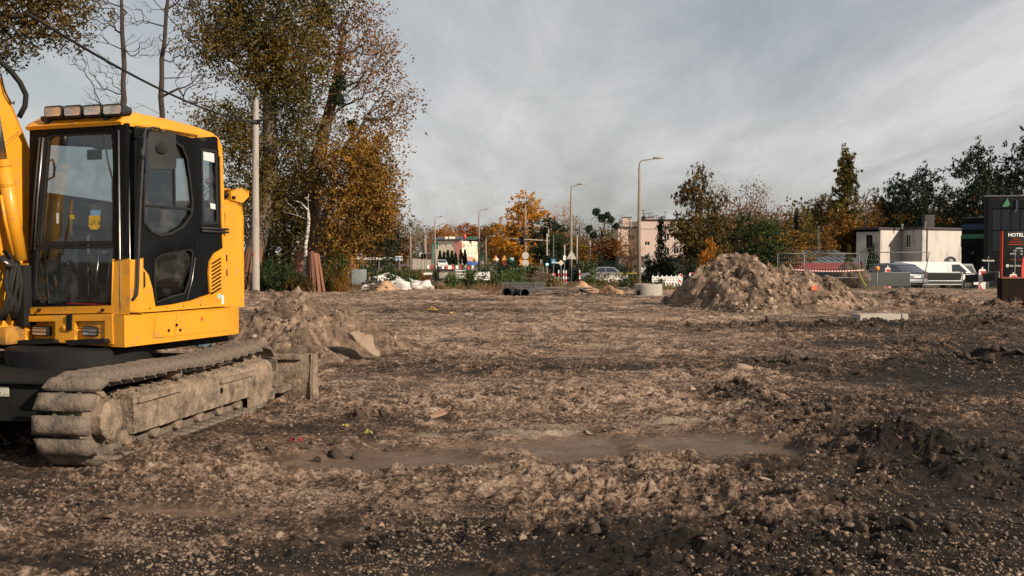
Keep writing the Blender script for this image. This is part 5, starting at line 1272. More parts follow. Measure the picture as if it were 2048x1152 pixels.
def crown(seed, H, W, n, lo=0.16, k=9, lf=1.0):
    r = np.random.default_rng(seed); o = []
    for i in range(k):
        z = H * (lo + (0.95 - lo) * (i + 0.5) / k); w = W / 2 * math.sin(math.pi * min(1, (0.18 + 0.82 * (1 - (i + .5) / k)))) ** 0.6
        o.append((r.uniform(-.5, .5) * w, r.uniform(-.5, .5) * w, z, w * r.uniform(.45, .7), H * 0.09 * r.uniform(.8, 1.4), n // k, lf))
    return o
P_ = {
 'round': proto('autumn_tree', crown(1, 10, 8, 190), 8, L_['gold'], M['bark2'], 42, 0.42, 0.17, 51, 0.22),
 'round2': proto('autumn_tree', crown(2, 10, 7, 170, 0.2), 8, L_['gold'], M['bark2'], 40, 0.42, 0.17, 52, 0.2),
 'sparse': proto('sparse_tree', crown(3, 10, 6.5, 190, 0.25), 8.5, L_['tan'], M['bark3'], 9, 0.40, 0.12, 53, 0.2, 0.022, 0.8, 0.8),
 'bare': proto('bare_tree', crown(4, 10, 7, 240, 0.3), 7, L_['tan'], M['bark2'], 5, 0.3, 0.10, 54, 0.22, 0.02, 0.35, 0.7),
 'tall': proto('poplar_tree', [(0, 0, 1.2 + i * 0.85, 0.75 + 0.45 * math.sin(i * 0.33) - (0.35 if i > 8 else 0), 0.8, 16, 1) for i in range(11)], 9.6, L_['olive'], M['bark2'], 40, 0.30, 0.15, 55, 0.2),
 'dark': proto('evergreen_tree', crown(6, 10, 7.5, 200, 0.25), 8.5, L_['dark'], M['bark2'], 40, 0.38, 0.15, 56, 0.22),
 'pine': proto('pine_tree', crown(7, 10, 6, 120, 0.5, 7), 9, L_['dark'], M['bark2'], 44, 0.34, 0.13, 57, 0.2),
 'bush': proto('bush', [(0, 0, 1.5, 2.4, 1.4, 60, 1), (1.5, 0, 1.2, 1.6, 1.1, 30, 1), (-1.6, .4, 1.2, 1.7, 1.2, 30, 1)], 1.5, L_['green'], M['bark2'], 40, 0.36, 0.13, 58, 0.08, 0.015),
 'fir': proto('fir_tree', [(0, 0, 0.8 + i * 0.9, 1.9 * (1 - i / 10.5) + .1, 0.35, 22, 1) for i in range(10)], 9.8, L_['dark'], M['bark2'], 30, 0.22, 0.12, 59, 0.16),
}
USED = {}
def bgtree(kind, px, top, D, width, leaf, label, group, cat='tree', name=None):
    """place a copy so that its top reaches photo row `top` and its crown spans `width` pixels"""
    z0 = bz(D); H = at(px, top, D).z - z0; s = H / (3.0 if kind == 'bush' else 10.0)
    nat = {'round': 8, 'round2': 7, 'sparse': 6.5, 'bare': 7, 'tall': 2.4, 'dark': 7.5, 'pine': 6, 'bush': 6.4, 'fir': 4.0}[kind]
    wxy = width * D / F_PX / nat * (1.05 if kind in ('bush', 'fir', 'tall') else 1.45)
    r0 = P_[kind]
    if kind not in USED:
        USED[kind] = 1; r = r0; r.location = (wx(px, D), D, z0 - 0.1); r.rotation_euler = (0, 0, random.uniform(0, 6.28)); tag(r, label, cat, group); r.scale = (wxy, wxy, s)
    else: r = dup(r0, (wx(px, D), D, z0 - 0.1), random.uniform(0, 6.28), (wxy, wxy, s), label, group, cat)
    for o in KIDS.get(r.name, []):
        if o.name.startswith('crown') and leaf:
            o.material_slots[0].link = 'OBJECT'; o.material_slots[0].material = L_[leaf]
    if name: r.name = name
    return r
G1, G2, G3, G4 = 'woodland trees behind the cream building', 'trees around the road junction', 'trees behind the big soil heap', 'woodland behind the white house'
spec = [
 ('round', 795, 470, 190, 60, 'rust', 'brown autumn tree behind the billboard left of the road', G1), ('sparse', 815, 436, 200, 62, 'tan', 'twiggy brown tree left of the cream building, tallest on that side', G1),
 ('sparse', 848, 450, 210, 44, 'rust', 'sparse tree directly left of the cream building', G1), ('round', 886, 452, 290, 52, 'orange', 'orange tree behind the left corner of the cream building roof', G1),
 ('sparse', 912, 447, 300, 46, 'rust', 'reddish tree behind the roof of the cream building, left of its middle', G1), ('round2', 940, 448, 300, 52, 'orange', 'brightest orange tree above the middle of the cream building', G1),
 ('sparse', 965, 452, 300, 46, 'tan', 'pale twiggy tree above the right end of the cream building', G1), ('round2', 985, 448, 260, 46, 'rust', 'tall rusty tree just right of the cream building', G1),
 ('round', 1002, 470, 230, 40, 'orange', 'small orange-brown tree right of the cream building, before the yellow tree', G1), ('round2', 760, 480, 170, 70, 'olive', 'olive tree behind the bright billboard', G1), ('round', 725, 490, 150, 60, 'rust', 'brown tree seen under the dark canopy behind the billboard', G1),
 ('round', 1036, 392, 150, 92, 'orange', 'large yellow-orange tree by the traffic signals, highest of the middle group', G2), ('dark', 1092, 438, 130, 78, 'dark', 'dense dark evergreen right of the large yellow-orange tree', G2),
 ('sparse', 1128, 408, 150, 52, 'orange', 'thin orange-brown tree left of the second street lamp', G2), ('sparse', 1160, 428, 150, 58, 'tan', 'pale sparse tree right of the second tallest street lamp', G2), ('round', 1120, 470, 115, 60, 'green', 'dark green tree behind the traffic signal post', G2),
 ('round', 1170, 480, 120, 60, 'rust', 'low rusty tree behind the yellow warning diamond', G2), ('bare', 1206, 420, 112, 92, None, 'bare tree with dark mistletoe balls left of the pink building', G2), ('sparse', 1240, 440, 118, 60, 'rust', 'thin brown-leaved tree before the left end of the pink building', G2),
 ('round2', 1225, 478, 108, 84, 'rust', 'low spreading autumn tree below the mistletoe tree', G2), ('sparse', 1262, 476, 104, 50, 'orange', 'small orange-leaved tree in front of the left part of the pink building', G2),
 ('fir', 1322, 424, 88, 44, 'dark', 'slender dark conifer in front of the pink building', G2), ('bush', 1318, 508, 86, 70, 'dark', 'dark shrub round the foot of the conifer by the garages', G2),
 ('round', 1392, 342, 84, 74, 'olive', 'tall olive and gold tree right of the pink building', G3), ('sparse', 1418, 340, 86, 76, 'gold', 'tall tree with fine bare top twigs beside the olive and gold tree', G3), ('round2', 1400, 430, 80, 110, 'olive', 'low bushy olive tree at the right corner of the pink building', G3),
 ('round', 1416, 480, 76, 34, 'orange', 'small bright orange tree glowing above the left shoulder of the big heap', G3), ('sparse', 1476, 364, 96, 96, 'rust', 'wide twiggy brown tree between the tall olive tree and the green one', G3), ('sparse', 1510, 376, 100, 56, 'rust', 'reddish sparse tree above the top of the big heap', G3),
 ('round', 1500, 432, 82, 110, 'green', 'broad green tree directly above the summit of the big heap', G3), ('bare', 1545, 400, 110, 56, None, 'small bare tree right of the reddish sparse tree', G3), ('round', 1548, 440, 92, 70, 'green', 'dark green tree above the right shoulder of the big heap', G3),
 ('fir', 1592, 414, 120, 26, 'dark', 'pointed little fir in the gap between the heap trees and the poplar', G3), ('round2', 1570, 462, 84, 100, 'rust', 'orange-brown spreading tree above the right slope of the big heap', G3), ('round', 1610, 450, 100, 60, 'olive', 'olive tree left of the radio mast', G3), ('dark', 1540, 470, 84, 60, 'green', 'deep green bushy tree behind the grey shed roof', G3),
 ('round2', 1640, 394, 125, 52, 'olive', 'olive tree left of the poplar', G4), ('tall', 1692, 314, 115, 50, 'olive', 'tall slim poplar rising above the woodland', G4), ('round', 1668, 424, 113, 72, 'gold', 'golden tree at the foot of the poplar', G4), ('bare', 1728, 378, 110, 56, None, 'dark bare tree right of the poplar', G4),
 ('round', 1760, 404, 120, 74, 'orange', 'orange tree behind the left end of the white house', G4), ('round2', 1690, 440, 116, 74, 'olive', 'olive tree below the poplar, left of the white house', G4), ('round', 1635, 470, 96, 60, 'gold', 'golden tree behind the radio mast', G4),
 ('pine', 1786, 353, 118, 62, 'dark', 'airy dark pine behind the white house, left of the broader one', G4), ('dark', 1850, 340, 125, 90, 'dark', 'broad dark tree behind the middle of the white house', G4), ('dark', 1815, 400, 130, 80, 'dark', 'dark tree between the two pines behind the white house', G4), ('round', 1900, 410, 128, 60, 'orange', 'dim orange tree behind the chimney of the white house', G4),
 ('dark', 1930, 400, 118, 70, 'dark', 'dark tree behind the lower wing of the black building', G4), ('dark', 1962, 296, 112, 100, 'dark', 'large dark tree above the black building', G4), ('dark', 2052, 262, 112, 110, 'dark', 'large dark tree cut by the right edge of the picture', G4), ('dark', 2000, 350, 125, 110, 'dark', 'dark tree in the dip between the two largest dark trees', G4), ('round', 1940, 400, 122, 36, 'orange', 'small orange-leaved tree glimpsed among the dark trees by the black building', G4),
]
for (k, px, top, D, w, leaf, lab, grp) in spec: bgtree(k, px, top, D, w, leaf, lab, grp)
# mistletoe balls in the bare tree
for i, (px, py, s_) in enumerate([(1193, 424, 9), (1215, 430, 7), (1204, 436, 10), (1222, 440, 8), (1178, 458, 8), (1187, 470, 9), (1232, 452, 7), (684, 165, 24), (676, 200, 16), (648, 22, 26), (705, 250, 14)]):
    D = 111 if px > 1000 else 46.2; p = at(px, py, D); r_ = s_ * D / F_PX
    rr = np.random.default_rng(i); pts = ball_points(rr, 60, (0, 0, 0), (r_ * .75,) * 3, 0.1)
    big = px < 1000
    o = link('mistletoe', leaf_mesh('mistletoe', pts, 14, r_ * 0.16, 0.05 if big else 0.09, L_['dark'], i), None, tuple(p))
    tag(o, ['top left', 'top middle', 'central', 'right upper', 'left upper', 'lowest', 'rightmost', 'largest', 'second highest', 'topmost', 'lowest'][i] + (' dark mistletoe clump in the golden spreading tree' if big else ' dark mistletoe ball in the bare tree left of the pink building'), 'mistletoe', 'mistletoe clumps in the golden tree' if big else 'mistletoe clumps in the bare tree')

# ------------------------------------------------------------------ bushes, hedges, weeds
bs = [(545, 545, 46, 9, 'green'), (585, 520, 44, 60, 'green'), (545, 490, 47, 80, 'green'), (670, 540, 46, 80, 'olive'), (660, 500, 50, 90, 'olive'), (500, 545, 45, 40, 'olive')]
for i, (px, top, D, w, leaf) in enumerate([(540, 515, 44, 70, 'green'), (570, 528, 42.5, 76, 'green'), (530, 470, 47, 60, 'olive'), (600, 545, 42, 60, 'olive'), (665, 520, 43.5, 60, 'olive'), (682, 545, 42.5, 40, 'gold'), (655, 470, 49, 80, 'green')]):
    lab = ['glossy green bush right of the concrete pole', 'largest green bush, in front of the reddish board guard', 'olive bush high behind the concrete pole', 'low tangled bush at the foot of the birch', 'olive bush right of the orange-brown board guard', 'small yellowish bush at the right end of the tree group, beside the sand path', 'green bush filling the dark space between the tree trunks'][i]
    bgtree('bush', px, top, D, w, leaf, lab, 'bushes under the tree group', 'bush')
hedge = [(690, 540, 88, 50, 'green'), (735, 528, 90, 60, 'green'), (775, 520, 84, 40, 'green'), (805, 532, 92, 60, 'olive'), (835, 540, 92, 60, 'rust'), (874, 532, 84, 20, 'dark'), (700, 510, 120, 60, 'green'), (815, 545, 76, 50, 'green'),
         (935, 545, 70, 50, 'green'), (972, 530, 70, 44, 'green'), (955, 555, 60, 40, 'weed'), (905, 552, 62, 40, 'green'), (1005, 545, 68, 56, 'olive'), (1030, 540, 66, 46, 'weed'), (1015, 520, 110, 70, 'dark'), (1060, 530, 120, 60, 'green'), (1085, 552, 62, 40, 'dry'), (1110, 555, 60, 44, 'dry'),
         (1165, 525, 100, 60, 'dark'), (1205, 515, 98, 80, 'dark'), (1180, 548, 58, 26, 'weed'), (1230, 525, 99, 60, 'dark'), (1150, 565, 55, 50, 'dry'), (1225, 556, 54, 60, 'dry'), (1250, 560, 50, 40, 'olive'), (1262, 548, 56, 36, 'rust'), (1120, 505, 112, 60, 'dark'), (1440, 500, 72, 60, 'olive'), (1385, 520, 74, 40, 'dark'),
         (1345, 520, 92, 70, 'dark'), (1290, 548, 90, 60, 'dark'), (1640, 500, 95, 60, 'olive'), (1745, 490, 92, 30, 'dark'), (1510, 560, 90, 60, 'dark')]
for i, (px, top, D, w, leaf) in enumerate(hedge):
    bgtree('bush', px, top, D, w, leaf, ['dense', 'low', 'tangled', 'rounded', 'ragged', 'broad', 'small'][i % 7] + ' ' + {'green': 'green', 'olive': 'olive', 'rust': 'rusty brown', 'dark': 'shaded', 'weed': 'fresh green', 'dry': 'dry straw-coloured'}[leaf] + ' scrub on the verge ' +
       ('below the billboard' if px < 760 else 'behind the white rubble bags' if px < 850 else 'below the cream building' if px < 980 else 'by the round signs' if px < 1060 else 'below the traffic signals' if px < 1140 else 'by the parked white car' if px < 1270 else 'by the garages' if px < 1400 else 'behind the big heap') , 'scrub along the road verge', 'bush')
# slender garden conifers
def thuja(px, top, bot, D, w, leaf, label, group=None):
    H = at(px, top, D).z - at(px, bot, D).z; z0 = at(px, bot, D).z; r = np.random.default_rng(int(px)); W = w * D / F_PX / 2
    pts = []
    for _ in range(int(60 + H * 18)):
        t = r.uniform(0, 1) ** 0.8; a = r.uniform(0, 6.28); q = W * (1 - t ** 1.6) * r.uniform(.6, 1); pts.append((math.cos(a) * q, math.sin(a) * q, t * H))
    root = empty('thuja', (wx(px, D), D, z0), 0, label, 'conifer', group)
    link('crown', leaf_mesh('crown', pts, 22, W * 0.16, 0.04 + 0.0006 * D, L_[leaf], 3, 0, 1.6), root)
    MB().tube([(0, 0, -0.1), (0, 0, H * 0.8)], [0.08, 0.02], 6).build('trunk', M['bark2'], root)
for i, (px, top) in enumerate([(880, 503), (888, 506), (896, 502), (904, 503), (911, 508), (922, 502), (930, 501)]):
    thuja(px, top, 528, 235, 8, 'dark', ['leftmost', 'second', 'third', 'fourth', 'fifth', 'sixth', 'rightmost'][i] + ' of the seven slim dark conifers in front of the cream building', 'slim conifers before the cream building')
thuja(1697, 494, 535, 78, 14, 'olive', 'narrow olive column conifer left of the white house')
thuja(1742, 502, 560, 70, 26, 'dark', 'dark egg-shaped shrub in front of the left end of the white house')

def grass_field():
    r = np.random.default_rng(9); V = []; n = 26000
    u = r.uniform(-0.20, 0.17, n); d = r.uniform(44.5, 74, n); x = u * d; y = d
    k = (d > 46.5 + 2.5 * fbm(x * 0.25, d * 0.1, 3, 71)) & (r.uniform(0, 1, n) < np.clip(0.5 + fbm(x * .5, y * .3, 3, 33), 0.1, 1)); x, y = x[k], y[k]
    z = ground_h(x, y)[0]; n = len(x); h = r.uniform(0.10, 0.42, n) * np.clip(0.7 + fbm(x * .3, y * .3, 2, 35), .4, 1.3); a = r.uniform(0, 6.28, n); w = 0.022
    lean = r.normal(0, 0.12, (n, 2))
    b0 = np.stack([x - np.cos(a) * w, y - np.sin(a) * w, z], 1); b1 = np.stack([x + np.cos(a) * w, y + np.sin(a) * w, z], 1); t = np.stack([x + lean[:, 0], y + lean[:, 1], z + h], 1); t2 = t + np.stack([np.cos(a) * w, np.sin(a) * w, 0 * a], 1) * .5
    me = np_mesh('grass', np.stack([b0, b1, t2, t], 1).reshape(-1, 3), np.arange(n * 4).reshape(-1, 4), L_['dry'])
    tag(link('grass', me), 'tall dry autumn grass and stalks on the verge between the building site and the road', 'grass', kind='stuff')
grass_field()
def weed(px, py, D, w, h, label, leaf='weed', n=40):
    p = at(px, py, D); root = empty('weed_plant', (p.x, p.y, float(base_z(D))), 0, label, 'weed', 'leafy weeds at the edge of the site'); r = random.Random(px)
    mb = MB(); pts = []
    for k in range(7):
        x, y = r.uniform(-w, w), r.uniform(-w, w) * .6; mb.tube([(x * .4, y * .4, -0.05), (x * .8, y * .8, h * .5), (x, y, h * r.uniform(.7, 1))], [0.012, 0.008, 0.004], 4)
        for q in range(n // 7): t = r.uniform(.2, 1); pts.append((x * (.4 + .6 * t) + r.gauss(0, .06), y * t + r.gauss(0, .06), h * t * .95))
    mb.build('stems', M['bark3'], root); link('leaves', leaf_mesh('leaves', pts, 5, 0.06, 0.055, L_[leaf], px), root)
for (px, w, h, lab, lf) in [(822, .45, 1.0, 'leafy green weed growing between the white rubble bags', 'weed'), (788, .4, .8, 'dark weed in the hollow left of the middle white bag', 'green'), (930, .5, .9, 'leafy weed left of the rusty rebar, second from the bags', 'weed'), (950, .6, 1.2, 'bushy white-flecked weed below the cream building', 'green'),
        (1000, .5, .9, 'green weed right behind the rusty rebar bundle', 'weed'), (1037, .6, 1.1, 'bright green bushy weed behind the corrugated pipes', 'weed'), (1060, .4, .8, 'brown-green weed right of the round signs', 'dry'), (1176, .45, 1.4, 'tall green weed right of the second tallest lamp post', 'weed'), (1255, .5, .8, 'weed left of the concrete ring', 'green'), (1310, .4, .5, 'low weed right of the concrete ring', 'green'), (1210, .6, .8, 'dry weed behind the small sand heap', 'dry'), (752, .5, .6, 'dark low bush left of the white bags', 'dark'), (905, .5, .7, 'green weed on the grass right of the white bags', 'weed'), (1100, .5, .7, 'dry weed left of the small red and white marker board', 'dry')]:
    weed(px, 575, 46.5 + (px % 7) * .4 - (2.5 if px in (1310, 1255) else 0), w, h, lab, lf, 70)

# far-off wood that reads as one mass behind the junction
def far_wood():
    r = np.random.default_rng(21); groups = {'rust': [], 'olive': [], 'green': [], 'tan': []}
    spans = [(690, 1000, 330, 472, 420), (1000, 1250, 230, 474, 360), (1440, 1640, 180, 446, 320), (1600, 2060, 160, 430, 480)]
    for (a, b_, D, top, n) in spans:
        for k in range(n):
            px = r.uniform(a, b_); d = D + r.uniform(-8, 14); zt = at(px, top + r.uniform(-8, 16) + 8 * math.sin(px * .05), d).z; zb_ = bz(d)
            key = ['rust', 'olive', 'green', 'tan'][int(_h(np.array([px // 26.0]), np.array([3.0]), 4)[0] * 3.99)] if px < 1900 else 'green'
            m_ = max(3, int((zt - zb_) / 1.6))
            for z in np.linspace(zb_ + .5, zt, m_): groups[key].append((wx(px, d) + r.normal(0, 1.0), d + r.normal(0, 1), z + r.normal(0, .5)))
    for key, pts in groups.items():
        if pts: tag(link('far_woodland', leaf_mesh('far_woodland', pts, 12, 1.0, .27, L_[key], 5)), 'distant mixed autumn woodland closing the view behind the houses and trees', 'woodland', kind='stuff')
far_wood()
# ================================================================== ROAD
def strip(name, pts, w, mt, dz, step=2.0, kind='structure', zf=None):
    P = [Vector((p[0], p[1])) for p in pts]; Q = []
    for a, b_ in zip(P[:-1], P[1:]):
        n = max(1, int((b_ - a).length / step))
        for k in range(n): Q.append(a + (b_ - a) * (k / n))
    Q.append(P[-1]); vs, fs = [], []
    for i, q in enumerate(Q):
        t = (Q[min(i + 1, len(Q) - 1)] - Q[max(i - 1, 0)]).normalized(); nn = Vector((-t.y, t.x))
        for k in range(5):
            s = (k / 4 - .5) * w; x, y = q.x + nn.x * s, q.y + nn.y * s; vs.append((x, y, bz(y) + dz))
    for i in range(len(Q) - 1):
        for k in range(4): fs.append((i * 5 + k, i * 5 + k + 1, (i + 1) * 5 + k + 1, (i + 1) * 5 + k))
    return tag(MB().add(vs, fs).build(name, mt, None, smooth_=True), kind=kind)
strip('road', [(60, 62), (30, 66), (20, 72), (14, 84), (9.5, 104), (3, 132), (-6, 165), (-18, 205), (-45, 300)], 8.5, M['asphalt'], 0.11)
strip('side_road', [(-60, 112), (-20, 108), (3, 104), (40, 112)], 7, M['asphalt'], 0.115)
strip('pavement', [(60, 56.5), (38, 58.5), (26, 62.6)], 2.0, M['concrete'], 0.12)
# ================================================================== STREET LAMPS AND POLES
def street_lamp(px, D, toppx, label, arm=1.7, dirx=1.0, lean=0.0):
    z0 = bz(D); H = at(px, toppx, D).z - z0
    r = empty('street_lamp', (wx(px, D), D, z0), 0, label, 'street lamp', 'concrete street lamps along the road')
    MB().tube([(0, 0, -0.2), (lean * .5, 0, H * .5), (lean, 0, H * .93)], [0.17, 0.135, 0.09], 12).build('pole', M['lamppole'], r, smooth_=True)
    MB().tube([(lean, 0, H * .925), (lean, 0, H * .965), (lean + .18 * dirx, 0, H * .985), (lean + arm * .7 * dirx, 0, H * .993), (lean + arm * dirx, 0, H)], 0.045, 8).build('arm', M['lamppole'], r, smooth_=True)
    hd = MB(); n = 12; vs, fs = [], []
    for i in range(9):
        t = i / 8; rr = 0.17 * math.sin(math.pi * min(1, 0.12 + t * 0.86)) ** .6
        for k in range(n): a = 2 * math.pi * k / n; vs.append(((lean + (arm - .1 + t * .85) * dirx), math.cos(a) * rr, H + 0.03 + math.sin(a) * rr * (.75 if math.sin(a) > 0 else .45)))
    for i in range(8):
        for k in range(n): fs.append((i * n + k, i * n + (k + 1) % n, (i + 1) * n + (k + 1) % n, (i + 1) * n + k))
    hd.add(vs, fs); hd.f.append(tuple(range(n))); hd.f.append(tuple(8 * n + k for k in range(n)))
    o = hd.build('lamp_head', M['pole'], r, smooth_=True)
    MB().cbox((lean + (arm + .35) * dirx, 0, H - 0.05), (.5, .2, .04)).build('lamp_glass', M['white'], o, bevel=.01)
street_lamp(1278, 78, 317, 'tallest street lamp, a tapered concrete post rising beside the pink building', 1.15)
street_lamp(1142, 101, 369, 'second tallest street lamp, left of the bare mistletoe tree', .75)
street_lamp(1051, 130, 400, 'street lamp in front of the large yellow-orange tree, behind the two round signs', 1.0)
street_lamp(958, 159, 419, 'street lamp standing at the right end of the cream building', 1.0)
street_lamp(870, 170, 433, 'street lamp in front of the left end of the cream building', 1.0)
for px, D, top, lab in [(821, 150, 444, 'paler street lamp with a double head left of the cream building'), (852, 200, 455, 'small thin street lamp just left of the cream building'), (972, 210, 472, 'short distant street lamp just right of the cream building'), (1097, 120, 452, 'thin street lamp behind the blue crossing sign')]:
    street_lamp(px, D, top, lab, 1.0 if px > 1000 else 1.3, 1.0 if px != 1097 else -1.0)
# utility pole with cables
Dp = 37.0
pb = Vector((wx(511, Dp), Dp, 0)); ph = at(514, 200, Dp).z
pr = empty('utility_pole', pb, 0, 'round grey concrete utility pole with an orange number mark, beside the leaning tree', 'utility pole')
MB().tube([(0, 0, -.3), (0.02, 0, ph * .5), (0.06, 0, ph)], [0.145, 0.125, 0.10], 20).build('pole', M['pole'], pr, smooth_=True, auto=50)
for z_ in (1.9, 2.5, 3.2, 4.4, 5.8): MB().lathe([(0.142 - .006 * z_, z_ - .012), (0.142 - .006 * z_, z_ + .012)], 20).build('steel_band', M['dsteel'], pr)
MB().tube([(0.02, -.1, ph - .75), (0.35, -.05, ph - .72)], 0.03, 8).build('bracket', M['dsteel'], pr); MB().cbox((0.06, -.02, ph - .82), (.28, .28, .06)).build('clamp', M['dsteel'], pr, bevel=.01)
ph0 = at(511, 508, Dp).z
orange = mat('orange_spray', (0.62, 0.13, 0.05), 0.8, 0, col2=(0.45, 0.2, 0.12), nscale=30)
rg = MB()
for k in range(16):
    a = 2 * math.pi * k / 16; a2 = a + .42
    rg.add([(math.sin(t) * .05 * s_, -math.sqrt(max(.0, .1405 ** 2 - (math.sin(t) * .05 * s_) ** 2)) - .003, ph0 + math.cos(t) * .07 * s_) for t, s_ in ((a, 1), (a2, 1), (a2, .68), (a, .68))], [(0, 1, 2, 3)])
rg.add([(x, -.1435, ph0 + z) for x, z in ((-.01, .04), (.008, .04), (.008, -.04), (-.01, -.04))], [(0, 1, 2, 3)]); rg.build('number_mark', orange, pr, fix=False)
def cable(a, b_, sag, r_, label, n=24):
    a, b_ = Vector(a), Vector(b_)
    pts = [a + (b_ - a) * (k / n) + Vector((0, 0, -sag * 4 * (k / n) * (1 - k / n))) for k in range(n + 1)]
    tag(MB().tube([p - a for p in pts], r_, 5).build('overhead_cable', M['rubber'], None, smooth_=True, loc=a), label, 'cable', 'overhead cables from the utility pole')
top_ = pb + Vector((0.05, 0, ph - .82))
cable(top_, at(60, 30, 17), 0.30, 0.028, 'thickest overhead cable, sagging from the utility pole towards the top left corner')
for k, (px, py) in enumerate(((290, -20), (330, -20), (375, -20))): cable(pb + Vector((0.05, 0, ph - .05 - .16 * k)), at(px, py, 24), 0.15, 0.010, ['left', 'middle', 'right'][k] + ' thin overhead wire running up left from the pole top')
cable(top_ + Vector((0, 0, -.1)), at(440, 390, 60), 0.15, 0.014, 'thin dark wire dropping left from the utility pole behind the cab')
# ================================================================== TEXT
def text(body, size, mt, parent, loc, rot=(math.pi / 2, 0, 0), name='lettering', ext=0.008, align='LEFT', sx=1.0, bold=0.0):
    cu = bpy.data.curves.new('t', 'FONT'); cu.body = body; cu.size = size; cu.extrude = ext; cu.align_x = align; cu.offset = bold; cu.resolution_u = 3
    o = bpy.data.objects.new('t', cu); C.objects.link(o); dg = bpy.context.evaluated_depsgraph_get(); me = bpy.data.meshes.new_from_object(o.evaluated_get(dg)); bpy.data.objects.remove(o)
    me.materials.clear(); me.materials.append(mt); r = link(name, me, parent, loc, rot, (sx, 1, 1)); return r
# ================================================================== BUILDINGS
def frame_of(p0, p1):
    """local frame on a wall running from p0 to p1 (2D): x along the wall, -y outwards to the viewer, z up"""
    d = Vector((p1[0] - p0[0], p1[1] - p0[1])); return Matrix.Translation((p0[0], p0[1], 0)) @ Matrix.Rotation(math.atan2(d.y, d.x), 4, 'Z'), d.length
def wall(root, F, L, z0, z1, holes, mt, th=0.25, name='wall', frame=None, glass=None, sill=None, frame_w=0.06, bars=1):
    """solid wall with real openings; holes (x0, z0, x1, z1)"""
    RI = Matrix.Translation(-root.location); X = RI @ F
    loops = [[(0, z0), (L, z0), (L, z1), (0, z1)]] + [[(a, b_), (c, b_), (c, d), (a, d)] for a, b_, c, d in holes]
    w = MB().prism(loops, 0, th, S3).build(name, mt, root, X, fix=True)
    for (a, b_, c, d) in holes:
        wd = MB().prism([[(a, b_), (c, b_), (c, d), (a, d)], [(a + frame_w, b_ + frame_w), (c - frame_w, b_ + frame_w), (c - frame_w, d - frame_w), (a + frame_w, d - frame_w)]], .08, .14, S3)
        for q in range(bars): xm = a + (c - a) * (q + 1) / (bars + 1); wd.box((xm - frame_w * .5, .085, b_ + frame_w), (xm + frame_w * .5, .135, d - frame_w))
        o = wd.build('window', frame or M['white'], root, X)
        MB().box((a + frame_w, .10, b_ + frame_w), (c - frame_w, .12, d - frame_w)).build('pane', glass or M['dglass'], o, X)
        if sill: MB().box((a - .06, -.06, b_ - .06), (c + .06, .1, b_)).build('sill', sill, o, X)
    return w
concr_w = mat('weathered_white_render', (0.50, 0.46, 0.42), 0.9, 0, col2=(0.36, 0.33, 0.30), nscale=0.5, ndetail=12, namt=0.6, bump=0.1, bscale=12, dirt=(0.15, 0.14, 0.13), dirt_amt=0.22, dirt_scale=0.5, stretch=(1, 1, .45))
roofm = mat('dark_roof_felt', (0.045, 0.038, 0.036), 0.85, 0)
def flat_roof(root, poly, z, th, over, mt, name='roof'):
    c = Vector((sum(p[0] for p in poly) / len(poly), sum(p[1] for p in poly) / len(poly)))
    P = [((p[0] - c.x) * (1 + over / max(1e-3, math.hypot(p[0] - c.x, p[1] - c.y))) + c.x, (p[1] - c.y) * (1 + over / max(1e-3, math.hypot(p[0] - c.x, p[1] - c.y))) + c.y) for p in poly]
    return MB().prism([P], z, z + th, lambda p, d: (p[0], p[1], d)).build(name, mt, root, Matrix.Translation(-root.location))
def pxp(px, Y): return (wx(px, Y), Y)
